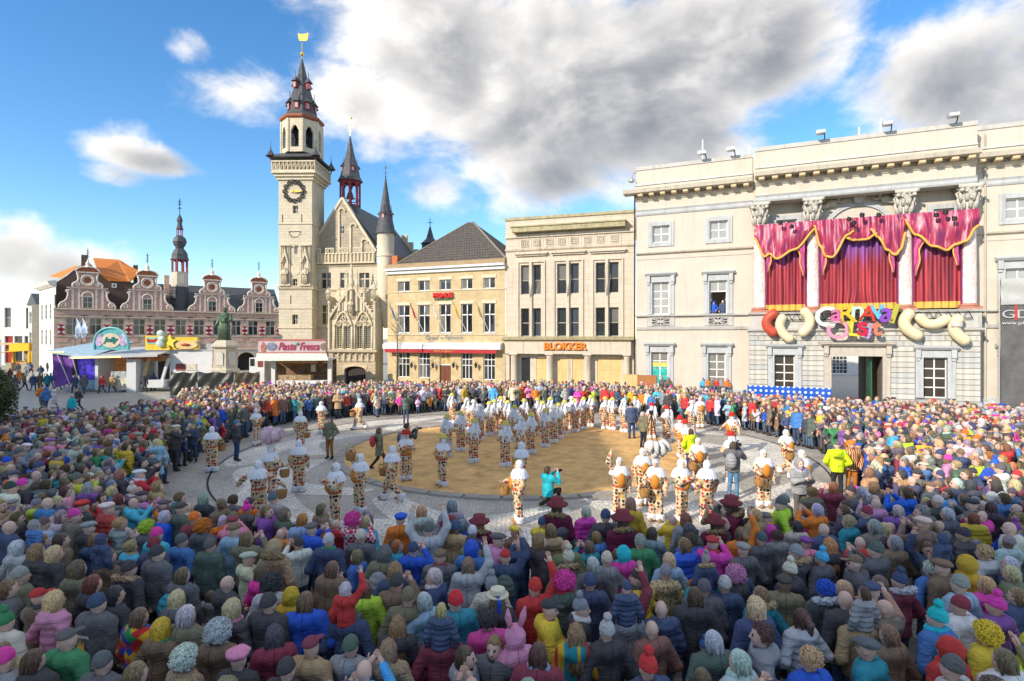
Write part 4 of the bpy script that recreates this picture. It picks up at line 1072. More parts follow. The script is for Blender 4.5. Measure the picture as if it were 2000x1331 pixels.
q.ball((tx, .1, zt2 + .1), .08, 6, 5); q.build('finial', DARKM, sh)
# red bell turret riding the ridge
rx, ry = s(684, 2.2), 2.2
zr0, zr1, zr2, zr3 = z(684, 418, 2.2), z(684, 405, 2.2), z(684, 354, 2.2), z(684, 266, 2.2)
br = empty('bell_turret', (rx, ry, 0), 0, parent=sh)
q = MB(); q.lathe([(1.05, zr0 - 2.2), (1.0, zr1)], 8, (0, 0), R(22.5)); q.build('turret_base', SLATE, br)
for i in range(8):
    a = R(22.5 + 45 * i); q = MB(); q.tube([(1.02 * math.cos(a), 1.02 * math.sin(a), zr1), (1.02 * math.cos(a), 1.02 * math.sin(a), zr2)], .11, 6)
    a2 = a + R(45); n = 8
    arc = [(1.02 * (math.cos(a) * (1 - t / n) + math.cos(a2) * t / n), 1.02 * (math.sin(a) * (1 - t / n) + math.sin(a2) * t / n), zr2 - .75 + .55 * math.sin(math.pi * t / n)) for t in range(n + 1)]
    q.tube(arc, .08, 5); q.tube([(p[0], p[1], zr2 - .12) for p in arc], .12, 5); q.tube([(p[0], p[1], zr1 + .75) for p in arc[::4]], .05, 5); q.tube([(p[0], p[1], zr1 + .1) for p in arc[::4]], .08, 5); q.build('turret_post', REDW, br)
q = MB(); q.lathe([(.45, zr1 + .9), (.35, zr1 + 1.2), (.24, zr1 + 1.6), (.04, zr1 + 1.7)], 12); q.build('bell', MATS['bronze'], br, True)
q = MB(); q.lathe([(1.38, zr2 - .1), (1.05, zr2 + .5), (.9, zr2 + 1.3), (.42, zr2 + 3.0), (.05, zr3)], 8, (0, 0), R(22.5)); q.build('turret_spire', SLATE, br)
for i in range(4): dormer(br, 0, 0, R(90 * i - 45), .82, zr2 + .9, .8)
q = MB(); zf = z(684, 229, 2.2); q.tube([(0, 0, zr3 - .2), (0, 0, zf)], .03, 5); q.box(-.3, .3, -.02, .02, zr3 + .9, zr3 + .96); q.box(-.2, .2, -.02, .02, zr3 + .5, zr3 + .55); q.ball((.12, 0, zf - .1), .12, 7, 5); q.build('vane', GOLD, br)
# carved oriel chapel
DO = -1.7
oa, ob = s(644, DO), s(733, DO); zo_b, zo_t = z(690, 684, DO), z(690, 600, DO)
wins = [(483, 527), (540, 577), (620, 665), (678, 715)]
wz0, wz1 = Z3(500, 1055, DO), Z3(500, 900, DO)
hol = [(S3(a, DO), S3(b, DO), wz0, wz1) for a, b in wins]
q = MB(); wall_holes(q, oa, ob, zo_b, Z3(500, 800, DO), hol, DO, .25); q.add([(ob, DO, 0), (ob, .05, 0), (ob, .05, Z3(500, 700, DO)), (ob, DO, Z3(500, 700, DO))], [(0, 1, 2, 3)]); q.add([(oa, .05, zo_b), (oa, DO, zo_b), (oa, DO, Z3(500, 700, DO)), (oa, .05, Z3(500, 700, DO))], [(0, 1, 2, 3)])
q.add([(oa, DO, Z3(500, 800, DO)), (ob, DO, Z3(500, 800, DO)), (ob, .05, Z3(500, 640, 0)), (oa, .05, Z3(500, 640, 0))], [(0, 1, 2, 3)]); q.build('oriel_wall', LIMEW, sh)
for i, h in enumerate(hol): win(sh, *h, DO + .15, 1, 1, LIMET, GLASS_G if i in (0,) else GLASS_D, .04, .04, leads=.22)
# tracery: pointed heads with rings, ogee gables with crockets, pinnacles
for (a, b) in ((470, 590), (608, 728)):
    a, b = S3(a, DO), S3(b, DO); c = (a + b) / 2; w = (b - a) / 2; zs_ = wz1 - .05
    n = 10; q = MB()
    for sg in (-1, 1): q.tube([(c + sg * w * (1 - t / n) , DO - .1, zs_ + 1.45 * math.sin(math.pi / 2 * t / n) ** .9) for t in range(n + 1)], .1, 6)
    for cx_, cz_, r_ in ((c, zs_ + .72, .3), (c - w * .5, zs_ + .25, .24), (c + w * .5, zs_ + .25, .24)):
        q.tube([(cx_ + r_ * math.cos(t * math.pi / 7), DO - .08, cz_ + r_ * math.sin(t * math.pi / 7)) for t in range(15)], .05, 5)
        for k in range(4): q.tube([(cx_, DO - .06, cz_), (cx_ + r_ * math.cos(k * math.pi / 2 + .78), DO - .06, cz_ + r_ * math.sin(k * math.pi / 2 + .78))], .035, 4)
    for x in (a, c, b): q.tube([(x, DO - .1, wz0), (x, DO - .1, zs_ + .1)], .08, 6)
    q.build('window_tracery', LIMET, sh, True)
cc = (oa + ob) / 2; zg = Z3(590, 590, DO); zlow_ = Z3(500, 860, DO)
q = MB(); n = 14
for sg in (-1, 1):
    P = []
    for t in range(n + 1):
        u = t / n; x = cc + sg * (ob - oa) * .5 * (1 - u) ** 1.6 * 1.0; P.append((x, DO - .12, zlow_ + (zg - zlow_) * (u ** .75)))
    q.tube(P, .12, 6)
    for t in range(1, n, 1):
        p = P[t]; q.ball((p[0] + sg * .14, DO - .15, p[2] + .1), (.13, .09, .11), 6, 4)
q.build('ogee_gable', LIMET, sh, True)
q = MB(); P = [(cc + (ob - oa) * .5 * (1 - t / n) ** 1.6, zlow_ + (zg - zlow_) * ((t / n) ** .75)) for t in range(n + 1)]
q.prism([(2 * cc - x, zz) for x, zz in P[:-1]] [:1] + [(x, zz) for x, zz in P] + [(2 * cc - x, zz) for x, zz in P[::-1][1:-1]], DO, DO + .2); q.build('ogee_panel', LIMET, sh)
for sg, k in ((-1, 0), (1, 0)):
    for j in range(3):
        x = cc + sg * (.5 + .55 * j); q = MB(); zt_ = zlow_ + (zg - zlow_) * (.86 - .27 * j); q.tube([(x, DO - .05, zlow_ + .1), (x, DO - .05, zt_)], .055, 5); q.ball((x, DO - .06, zt_), .1, 6, 4); q.build('tracery_rib', LIMET, sh)
q = MB(); q.lathe([(.18, zlow_ + .6), (.16, zg - 1.1), (.3, zg - .9), (.12, zg - .7), (.26, zg - .3), (.18, zg + .3), (.24, zg + .5), (.06, zg + 1.7), (.1, zg + 1.75), (.02, zg + 2.1)], 8, (cc, DO - .22)); q.build('oriel_finial', LIMET, sh)
ms = statue_mesh(1.35, LIMET); mesh_obj('oriel_statue', ms, sh, (cc, DO - .42, zlow_ + .75))
for x, top in ((oa, 640), (ob, 640), (cc - 1.35, 620), (cc + 1.35, 620), (cc - .55, 520), (cc + .55, 520)):
    q = MB(); zt_ = Z3(590, top, DO); zb_ = wz0 if x in (oa, ob) else zlow_ + .9
    q.lathe([(.17, zb_), (.15, zt_ - 1.6), (.22, zt_ - 1.5), (.13, zt_ - 1.4), (.03, zt_), (.07, zt_ + .05), (.01, zt_ + .15)], 6, (x, DO - .1))
    for k in range(5): q.ball((x + .1, DO - .12, zt_ - 1.3 + k * .25), (.08, .08, .06), 5, 4); q.ball((x - .1, DO - .12, zt_ - 1.3 + k * .25), (.08, .08, .06), 5, 4)
    q.build('pinnacle', LIMET, sh, 50)
for x in (oa, ob): mesh_obj('pinnacle_statue', statue_mesh(1.2, LIMET) if x == oa else bpy.data.meshes['statue'], sh, (x, DO - .3, Z3(590, 720, DO)))
for k in range(4):
    q = MB(); y_ = DO + .3 + k * .42; q.lathe([(.09, wz0), (.08, zlow_ + .9), (.14, zlow_ + 1.0), (.02, zlow_ + 2.1)], 6, (ob + .02, y_)); q.build('side_pinnacle', LIMET, sh)
q = MB(); extx(q, [(DO + .2, zo_b + .1), (DO - .25, zo_b + .05), (DO - .15, zo_b - .2), (DO + .2, zo_b - .3)], oa - .15, ob + .2); q.build('oriel_sill', LIMET, sh)
zc0 = Z3(500, 1140, DO)
for i in range(8):
    x = oa + .2 + (ob - oa - .4) * i / 7; q = MB(); q.lathe([(.05, zc0), (.12, zc0 + .5), (.3, zo_b - .25)], 8, (x, DO + .35)); q.box(x - .05, x + .05, DO + .1, DO + .4, zc0, zo_b - .2); q.build('corbel', LIMET, sh, 40)
# the gate house below
ga, gb, gt = S3(525, DO), S3(672, DO), z(690, 716, DO); za_ = z(670, 724, DO)
q = MB(); wall_holes(q, oa - .2, ob + .1, 0, zo_b - .28, [(ga, gb, 0.02, gt)], DO + .3, .5); q.build('gate_wall', mat('brownish_stone', (.46, .37, .25), .92, .16, 1.5, .35, 14, brick=(.6, .3, .014, (.5, .41, .28), (.34, .28, .19))), sh)
q = MB(); n = 10; c = (ga + gb) / 2; w = (gb - ga) / 2
arc = [(c - w * math.cos(math.pi * t / n), za_ + (gt - za_) * math.sin(math.pi * t / n)) for t in range(n + 1)]
q.prism([(ga, gt + .02), *arc[:n // 2 + 1], (c, gt + .02)], DO + .3, DO + .7); q.prism([(c, gt + .02), *arc[n // 2:], (gb, gt + .02)], DO + .3, DO + .7)
for t in range(n): 
    (x0, z0), (x1, z1) = arc[t], arc[t + 1]; q.prism([(x0, z0), (x1, z1), (c + (x1 - c) * 1.15, z1 + .32), (c + (x0 - c) * 1.15, z0 + .32)], DO + .24, DO + .3)
q.build('gate_arch', LIMEW, sh)
for i in range(9):
    x0, x1 = ga + (gb - ga) * i / 9, ga + (gb - ga) * (i + 1) / 9; q = MB(); q.bev(x0 + .01, x1 - .01, DO + .62, DO + .7, 0, gt, .015); q.build('gate_plank', mat('dark_plank', (.05, .04, .035), .7), sh)
q = MB(); q.box(oa - .2, ob + .1, DO + .2, DO + .3, z(690, 705, DO), z(690, 703, DO)); q.build('gate_cornice', LIMET, sh)

# ------------------------------------------------------------------ old market hall with scrolled gables
MH = Frame((105 - 1000) / FPX * 75, 75.0, .812, .584)
mh = MH.root('market_hall', 'long brick market hall with four scrolled gables and chequered shutters', 'market hall')
s, z = MH.s, MH.z
def zA(px, py, d=0): return z(60 + px / 7.004, 470 + py / 7.004, d)
def sA(px, d=0): return s(60 + px / 7.004, d)
def sB(px, d=0): return s(300 + px / 4.754, d)
W = s(552)
BRICK = mat('red_brick', (.60, .27, .19), .9, .18, 2.5, .2, 30, brick=(.24, .085, .012, (.66, .34, .25), (.66, .57, .48)))
SAND_ST = mat('grey_sandstone', (.62, .54, .43), .9, .15, 2, .25, 20, stain=.2)
zc = z(114, 602); zw0, zw1 = zA(485, 1290), zA(485, 1060)
wx = [(sA(485), sA(660)), (sA(805), sA(970)), (sA(1110), sA(1275)), (sA(1405), sA(1565)), (sA(1690), sA(1845)), (sB(205), sB(300)), (sB(375), sB(470)), (sB(555), sB(645)), (sB(725), sB(810)), (sB(880), sB(968)), (sB(1043), sB(1125))]
hol = [(a, b, zw0, zw1) for a, b in wx]
q = MB(); wall_holes(q, 0, W, 3.4, zc, hol, 0, .25); q.build('wall', mat('brick_and_stone', (.60, .32, .23), .9, .25, .9, .25, 18, brick=(.5, .17, .02, (.66, .51, .38), (.6, .5, .4))), mh)
MUL = mat('window_stone_mullion', (.48, .43, .35), .85)
for h in hol: win(mh, *h, .15, 2, [1.8, 1], MUL, GLASS_D, .08, .14)
q = MB(); q.add([(0, 0, 0), (0, 0, zc), (0, 12, zc), (0, 12, 0)], [(0, 1, 2, 3)]); q.build('end_wall', mat('cream_gable_plaster', (.66, .58, .42), .9), mh)  # end wall plaster in one even cream
# arcade at street level
na = 8; aw = W / na
q = MB(); wall_holes(q, 0, W, 0, 3.4, [(i * aw + .5, (i + 1) * aw - .5, 0.0, 2.9) for i in range(na)], 0, .5); q.build('arcade_wall', SAND_ST, mh)
for i in range(na):
    q = MB(); a, b = i * aw + .5, (i + 1) * aw - .5; c, w = (a + b) / 2, (b - a) / 2; n = 10
    arc = [(c - w * math.cos(math.pi * t / n), 1.6 + 1.3 * math.sin(math.pi * t / n)) for t in range(n + 1)]
    q.prism([(a, 2.95), *arc[:n // 2 + 1], (c, 2.95)], -.01, .3); q.prism([(c, 2.95), *arc[n // 2:], (b, 2.95)], -.01, .3); q.build('arcade_arch', SAND_ST, mh)
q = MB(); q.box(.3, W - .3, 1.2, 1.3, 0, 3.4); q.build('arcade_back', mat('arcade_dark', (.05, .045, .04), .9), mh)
for (zz, h, pr) in ((zc, .22, .3), (zA(485, 1035), .16, .15), (zA(485, 1300) - .05, .14, .12), (3.5, .2, .12)):
    q = MB(); extx(q, [(0, zz), (-pr, zz - .03), (-pr, zz - h + .06), (0, zz - h)], -.05, W); q.build('stone_band', SAND_ST, mh)
pz1, pz0 = zA(485, 962), zA(485, 1010)
x = .3; k = 0
while x < W - 1.2:
    w = 1.55 if k % 2 == 0 else .55
    q = MB(); q.box(x, x + w, -.06, .01, pz0, pz1); q.build('brick_panel', BRICK, mh); x += w + .42; k += 1
x = 1.0
while x < W - 1:
    q = MB(); q.box(x - .5, x + .5, -.05, .01, zA(485, 1325), zA(485, 1395)); q.build('brick_panel', BRICK, mh); x += 2.0
# wall anchors
for i in range(len(wx) - 1):
    x = (wx[i][1] + wx[i + 1][0]) / 2; q = MB(); q.box(x - .03, x + .03, -.08, -.04, zw1 - .2, zw1 + .4); q.box(x - .35, x + .35, -.08, -.04, zw1 + .36, zw1 + .44); q.build('wall_anchor', DARKM, mh)
# chequered shutters
SHW = mat('shutter_white', (.70, .66, .62), .6); SHR = mat('shutter_red', (.30, .018, .03), .6)
sz0, sz1 = zA(485, 1288), zA(485, 1150)
edges = [0.3] + [v for p in wx for v in p] + [W - .2]
for i in range(0, len(edges) - 1, 2):
    a, b = edges[i] + .12, edges[i + 1] - .1
    if i == 0: a = b - .85
    k = 2 if b - a > 1.15 else 1
    for j in range(k):
        x0 = a + (b - a) * j / k + .01; x1 = a + (b - a) * (j + 1) / k - .01
        q = MB(); q.box(x0, x1, -.1, -.05, sz0, sz1); so = q.build('shutter', SHR, mh)
        hz = (sz1 - sz0) / 2; q = MB(); n_ = 2
        for r_ in range(2):
            zb_ = sz0 + r_ * hz; m_ = zb_ + hz / 2; xm = (x0 + x1) / 2
            q.prism([(x0 + .02, zb_ + .06), (xm - .03, m_), (x0 + .02, zb_ + hz - .06)], -.112, -.1); q.prism([(x1 - .02, zb_ + hz - .06), (xm + .03, m_), (x1 - .02, zb_ + .06)], -.112, -.1)
        q.build('shutter_triangles', SHW, so)
# scrolled gables
PINK = mat('gable_trim_stone', (.76, .64, .54), .9, .14, 2.5, .25, 20, stain=.15)
TERR = mat('terracotta_cap', (.36, .12, .055), .8, .15, 4)
def gable(c, hw, zb, h1, h2, k):
    """c centre, hw half width at the foot, h1 tier height, h2 upper height"""
    g_ = empty('scrolled_gable', (c, 0, zb), 0, parent=mh)
    w1 = hw * .56
    body = MB(); n = 10
    # outline of the lower tier with concave-convex scroll shoulders
    sc = [(hw, 0.0), (hw, .35 * k), (hw * .93, .75 * k), (hw * .80, 1.0 * k), (hw * .72, 1.35 * k), (hw * .68, 1.9 * k), (hw * .70, h1 - .35 * k), (w1, h1)]
    body.prism([(-hw, 0)] + [(hw, 0)] + sc[1:] + [(-x, zz) for x, zz in sc[::-1]][:-1], 0, .35); body.build('gable_brick', BRICK, g_)
    for sg in (-1, 1):
        t = MB(); t.tube([(sg * x, -.04, zz) for x, zz in sc], .13 * k, 6)
        for (cx_, cz_, r_) in ((hw - .48 * k, .48 * k, .40 * k), (hw * .70, h1 - .42 * k, .2 * k)):
            t.tube([(sg * (cx_ + r_ * math.cos(a * .5) * (1 - a / 22)), -.06, cz_ + r_ * math.sin(a * .5) * (1 - a / 22)) for a in range(18)], .10 * k, 5)
        t.build('scroll', PINK, g_, True)
    for x in (-w1 + .1 * k, -w1 * .55, w1 * .55, w1 - .1 * k):
        t = MB(); t.box(x - .13 * k, x + .13 * k, -.1, 0, 0, h1); t.build('pilaster', PINK, g_)
    t = MB(); extx(t, [(.3, h1 + .22 * k), (-.28, h1 + .2 * k), (-.2, h1 + .02), (.3, h1)], -hw * .74, hw * .74); t.build('gable_cornice', PINK, g_)
    # arched window
    ww = hw * .17; t = MB(); zt_ = 1.7 * k
    for sg in (-1, 1): t.box(sg * ww, sg * (ww + .14 * k), -.09, 0, .1, zt_)
    t.tube([((ww + .1 * k) * math.cos(math.pi * a / 10), -.06, zt_ + (ww + .1 * k) * math.sin(math.pi * a / 10)) for a in range(11)], .11 * k, 6)
    t.box(-ww - .3 * k, ww + .3 * k, -.1, 0, zt_ - .08 * k, zt_ + .02 * k); t.box(-.12 * k, .12 * k, -.14, 0, zt_ + ww, zt_ + ww + .4 * k)
    t.build('window_surround', PINK, g_)
    win(g_, -ww, ww, .12, zt_ - .08 * k, -.02, 2, [1, 1], MUL, GLASS_D, .05, .07)
    # upper stage with oculus
    zb2 = h1 + .22 * k; w2 = hw * .52
    sc2 = [(w2, 0), (w2 * 1.02, .35 * k), (w2 * .9, .6 * k), (w2 * .72, .75 * k), (w2 * .62, 1.1 * k), (w2 * .66, h2 - .3 * k), (w2 * .72, h2)]
    t = MB(); t.prism([(-w2, zb2), (w2, zb2)] + [(x, zb2 + zz) for x, zz in sc2[1:]] + [(-x, zb2 + zz) for x, zz in sc2[::-1]][:-1], .02, .35); t.build('gable_brick', BRICK, g_)
    for sg in (-1, 1):
        t = MB(); t.tube([(sg * x, -.02, zb2 + zz) for x, zz in sc2], .14 * k, 6); cx_, cz_, r_ = w2 * .68, zb2 + .4 * k, .3 * k
        t.tube([(sg * (cx_ + r_ * math.cos(a * .5) * (1 - a / 22)), -.04, cz_ + r_ * math.sin(a * .5) * (1 - a / 22)) for a in range(18)], .10 * k, 5)
        t.build('scroll', PINK, g_, True)
    t = MB(); rO = .52 * k; zO = zb2 + h2 * .5
    for rr, th_ in ((rO + .2 * k, .12 * k), (rO, .08 * k)): t.tube([(rr * math.cos(a * math.pi / 10), -.05, zO + rr * math.sin(a * math.pi / 10)) for a in range(21)], th_, 6)
    t.build('oculus_frame', PINK, g_, True)
    t = MB(); t.prism([(rO * math.cos(-2 * math.pi * i / 18), zO + rO * math.sin(-2 * math.pi * i / 18)) for i in range(18)][::-1], -.01, .02); t.build('oculus', TERR, g_)
    zt_ = zb2 + h2
    t = MB(); t.box(-w2 * .8, w2 * .8, -.2, .35, zt_, zt_ + .15 * k); t.build('pediment_band', PINK, g_)
    t = MB(); n = 12; w3 = w2 * .82; hh = w3 * .55
    t.prism([(w3 * math.cos(math.pi * i / n), zt_ + .15 * k + hh * math.sin(math.pi * i / n)) for i in range(n + 1)], .0, .4); t.build('pediment', TERR, g_)
    t = MB(); t.tube([(w3 * math.cos(math.pi * i / n), -.05, zt_ + .17 * k + hh * math.sin(math.pi * i / n)) for i in range(n + 1)], .1 * k, 6); t.build('pediment_rim', PINK, g_, True)
    zz = zt_ + .15 * k + hh
    t = MB(); t.lathe([(.5 * k, zz - .1), (.22 * k, zz + .25 * k), (.28 * k, zz + .45 * k), (.1 * k, zz + .8 * k), (.04, zz + 1.1 * k)], 8, (0, .15)); t.build('finial_base', PINK, g_)
    t = MB(); t.tube([(0, .15, zz + 1.0 * k), (0, .15, zz + 2.6 * k)], .04, 5)
    for q_ in (1.4, 1.8, 2.2): t.box(-.22 * k, .22 * k, .13, .17, zz + q_ * k, zz + q_ * k + .06); t.ball((0, .15, zz + q_ * k - .15), .09, 6, 4)
    t.build('finial', DARKM, g_)
gb = [(171.4, 115, 225.6, 602, 565, 521), (288, 237, 337.7, 605, 569, 529), (414.6, 369, 459, 608, 577, 536.7), (506, 465, 546, 612, 581, 541)]
for c, a, b, yb, ym, yt in gb:
    x = s(c); hw = (s(b) - s(a)) / 2; h1 = z(c, ym) - zc; ht = z(c, yt) - zc
    gable(x, hw, zc, h1, (ht - h1) * .64, 1.0)
# hall roof and its ridge turret
RD = 6.0; zr_ = z(480, 563, RD)
q = MB(); q.add([(s(235), .25, zc - .1), (W, .25, zc - .1), (W, RD, zr_), (s(235), RD, zr_), (s(235), 2 * RD, zc), (W, 2 * RD, zc)], [(0, 1, 2, 3), (3, 2, 5, 4)]); q.build('roof', SLATE, mh)
for c, a, b, yb, ym, yt in gb:
    x = s(c); hw = (s(b) - s(a)) / 2 * .5; t = z(c, ym - 14) ; q = MB(); q.add([(x - hw * 1.4, .3, zc), (x, .3, t), (x + hw * 1.4, .3, zc), (x - hw * 1.4, 5.8, zc + .3), (x, 5.8, t), (x + hw * 1.4, 5.8, zc + .3)], [(0, 1, 4, 3), (1, 2, 5, 4)]); q.build('dormer_roof', SLATE, mh)
tc_ = s(351, 2.0); tyy = 2.0
hz = lambda y: z(351, y, 2.0)
tt = empty('hall_turret', (tc_, tyy, 0), 0, parent=mh)
q = MB(); q.lathe([(1.3, zc), (1.25, hz(561))], 8, (0, 0), R(22.5)); q.build('turret_slate', SLATE, tt)
q = MB(); q.lathe([(1.2, hz(561)), (1.2, hz(533)), (1.3, hz(532))], 8, (0, 0), R(22.5)); q.build('turret_stone', SAND_ST, tt)
def lantern(r, z0, z1, nm):
    for i in range(8):
        a, a2 = R(22.5 + 45 * i), R(67.5 + 45 * i); q = MB(); q.tube([(r * math.cos(a), r * math.sin(a), z0), (r * math.cos(a), r * math.sin(a), z1)], r * .13, 6)
        n = 6; q.tube([(r * (math.cos(a) * (1 - t / n) + math.cos(a2) * t / n), r * (math.sin(a) * (1 - t / n) + math.sin(a2) * t / n), z1 - .3 * r + .25 * r * math.sin(math.pi * t / n)) for t in range(n + 1)], r * .1, 5); q.build(nm, REDW, tt)
lantern(1.05, hz(532), hz(508), 'lantern_post')
q = MB(); q.lathe([(1.3, hz(508) - .05), (1.3, hz(508) + .08), (1.15, hz(503)), (1.12, hz(497)), (.85, hz(490)), (.55, hz(486)), (.62, hz(484)), (.62, hz(483)), (.85, hz(479)), (1.0, hz(473)), (.85, hz(466)), (.45, hz(462)), (.5, hz(461))], 8, (0, 0), R(22.5)); q.build('onion_dome', SLATE, tt)
lantern(.42, hz(461), hz(448), 'small_lantern_post')
q = MB(); q.lathe([(.55, hz(448)), (.42, hz(445)), (.3, hz(437)), (.42, hz(431)), (.32, hz(426)), (.12, hz(421)), (.04, hz(416))], 8); q.build('turret_tip', SLATE, tt)
q = MB(); q.tube([(0, 0, hz(418)), (0, 0, hz(388))], .05, 5)
for y in (408, 400, 395): q.box(-.3, .3, -.03, .03, hz(y) - .03, hz(y) + .03); q.ball((0, 0, hz(y - 2)), .12, 6, 4)
q.build('finial', DARKM, tt)
q = MB(); q.box(s(321, 3), s(331, 3), 3, 4, zc, z(326, 538, 3)); q.build('chimney', BRICK, mh)

# ------------------------------------------------------------------ house with the orange roof behind, and the street to the left
oh = empty('corner_house', (MH.P[0], MH.P[1], 0), MH.rz, 'white corner house with steep orange pantile roof behind market hall', 'house')
PAN = mat('orange_pantile', (.62, .20, .045), .75, .16, 5, .2, 30)
BRN = mat('brown_brick', (.145, .095, .075), .9, .12, 3, .2, 30)
dO = 2.0
A1, A2 = sA(345, dO), sA(1440, dO); zE = zA(345, 575, dO)
P_ = lambda x, y, d: (sA(x, d), d, zA(x, y, d))
q = MB(); q.prism([(A1, 4), (A2, 4), (A2, zE), (sA(1360, dO), zA(1360, 565, dO)), (sA(1060, dO), zA(1060, 550, dO)), (sA(920, dO), zA(920, 440, dO)), (sA(800, dO), zA(800, 300, dO)), (sA(640, dO), zA(640, 360, dO)), (sA(500, dO), zA(500, 480, dO)), (A1, zE)], dO, dO + 8); q.build('gable_wall', BRN, oh)
q = MB()
q.add([P_(1060, 552, 1.9), P_(1365, 568, 1.9), P_(1490, 430, 6), P_(1215, 265, 9), P_(850, 240, 9), P_(920, 440, 1.9)], [(0, 1, 2, 3, 4, 5)])
q.add([P_(245, 492, 5), P_(420, 515, 1.95), P_(640, 360, 1.95), P_(625, 340, 6)], [(0, 1, 2, 3)])
q.build('roof', PAN, oh)
# pantile rows
tl = MB()
for i in range(34):
    u = i / 33; a = Vector(P_(1060, 550, 1.86)).lerp(Vector(P_(1365, 566, 1.86)), u); b = Vector(P_(860, 242, 8.9)).lerp(Vector(P_(1215, 267, 8.9)), u)
    if u < .02: continue
    tl.tube([tuple(a), tuple(b)], .075, 5)
for i in range(12):
    u = i / 11; a = Vector(P_(1365, 566, 1.86)).lerp(Vector(P_(1490, 432, 5.9)), u); b = Vector(P_(1215, 267, 8.9)); tl.tube([tuple(a), tuple(a.lerp(b, .9 - u * .5))], .07, 5)
to = tl.build('pantile_row', mat('orange_pantile_ridge', (.68, .24, .06), .75, .15, 5), oh); to['kind'] = 'stuff'
q = MB(); q.box(sA(690, 3), sA(770, 3), 3, 4, zE, zA(700, 210, 3)); 
for i in range(3): q.lathe([(.16, zA(700, 210, 3)), (.13, zA(700, 190, 3))], 6, (sA(705 + 28 * i, 3), 3.5))
q.build('chimney', BRN, oh)
q = MB(); q.box(sA(1405, 8), sA(1465, 8), 8, 9, zE, zA(1430, 375, 8)); q.lathe([(.18, zA(1430, 375, 8)), (.14, zA(1430, 330, 8))], 6, (sA(1418, 8), 8.5)); q.lathe([(.18, zA(1430, 375, 8)), (.14, zA(1430, 330, 8))], 6, (sA(1452, 8), 8.5)); q.build('chimney', BRN, oh)
win(oh, sA(1108, 1.95), sA(1175, 1.95), zA(1108, 645, 1.95), zA(1108, 588, 1.95), 1.93, 1, 1, WHITEP, GLASS_D, .14, .05)
WH = mat('white_render', (.78, .74, .66), .85, .06, 1.5, .1, 30, stain=.15)
# white side front of the corner house, facing the sun
Lw = 9.75; hw_ = zA(180, 640, 2)
wp = empty('side_front', (-2.3 , 9.5, 0), 0, parent=oh); wp.rotation_euler = (0, 0, R(-76))
hol = [(1.2 + 2.8 * i, 2.4 + 2.8 * i, 4.2 + 3.6 * j, 6.4 + 3.6 * j) for i in range(3) for j in range(2)]
q = MB(); wall_holes(q, 0, Lw, 0, hw_, hol, 0, .2); q.build('front_wall', WH, wp)
for h in hol: win(wp, *h, .12, 2, 3, WHITEP, GLASS_D, .06, .05)
q = MB(); extx(q, [(.2, hw_ + .9), (-.8, hw_ + .7), (-.6, hw_ + .3), (-.2, hw_), (.2, hw_)], -.2, Lw + .2); q.build('front_cornice', WH, wp)

def street_house(name, X, Y, rz, W_, H_, mt, label, cols, rows, roof=None, shop=None):
    r = empty(name, (X, Y, 0), rz, label, 'building')
    hol = []
    for i in range(cols):
        for j in range(rows):
            a = W_ * (i + .25) / cols; hol.append((a, a + W_ * .5 / cols, 3.4 + (H_ - 3.8) * (j + .2) / rows, 3.4 + (H_ - 3.8) * (j + .78) / rows))
    q = MB(); wall_holes(q, 0, W_, 0, H_, hol, 0, .2); q.add([(W_, 0, 0), (W_, 10, 0), (W_, 10, H_), (W_, 0, H_)], [(0, 1, 2, 3)]); q.add([(0, 10, 0), (0, 0, 0), (0, 0, H_), (0, 10, H_)], [(0, 1, 2, 3)]); q.add([(0, 0, H_), (W_, 0, H_), (W_, 10, H_), (0, 10, H_)], [(0, 1, 2, 3)]); q.build('wall', mt, r)
    for h in hol: win(r, *h, .12, 2, 2, WHITEP, GLASS_D, .07, .06)
    q = MB(); q.box(.3, W_ - .3, -.05, .01, .2, 2.8); q.build('shopfront', shop or GLASS_D, r)
    if roof:
        q = MB(); q.prism([(-.2, H_), (W_ + .2, H_), (W_ / 2, H_ + W_ * .4)], -.2, 10); q.build('roof', roof, r)
    return r
def gx(px, Y): return (px - 1000) / FPX * Y
# modern white block at the end of the street
mb_ = empty('modern_building', (gx(3, 105), 105, 0), R(8), 'plain white modern block with tall shop windows beyond the street', 'building')
H_ = CAM_H + (660 - 590) * 105 / FPX; Wm = (62 - 3) * 105 / FPX
hol = [(.5, 1.6, 7.2, 11.0), (Wm - 1.6, Wm - .5, 7.0, 11.0), (.5, Wm * .34, .3, 5.6), (Wm * .38, Wm * .62, .3, 5.6), (Wm * .68, Wm - .5, .3, 5.6)]
q = MB(); wall_holes(q, 0, Wm, 0, H_, hol, 0, .4); q.add([(Wm, 0, 0), (Wm, 14, 0), (Wm, 14, H_), (Wm, 0, H_)], [(0, 1, 2, 3)]); q.add([(0, 0, H_), (Wm, 0, H_), (Wm, 14, H_), (0, 14, H_)], [(0, 1, 2, 3)]); q.build('wall', WHITEP, mb_)
for i, h in enumerate(hol): win(mb_, *h, .3, 1, 2, STEEL, mat('red_shop_poster', (.4, .03, .02), .4, .2, 1) if i == 2 else GLASS_D, .08, .08)
street_house('narrow_house', gx(55, 98), 98, R(-35), 5, 11, mat('pale_grey_render', (.55, .54, .5), .85), 'narrow grey house with dark pitched roof beside the modern block', 2, 2, ROOF_G)
street_house('cream_house', gx(72, 92), 92, R(-55), 6, 10.5, mat('cream_street', (.64, .56, .42), .85), 'cream townhouse with shop beside the white corner house', 2, 2)
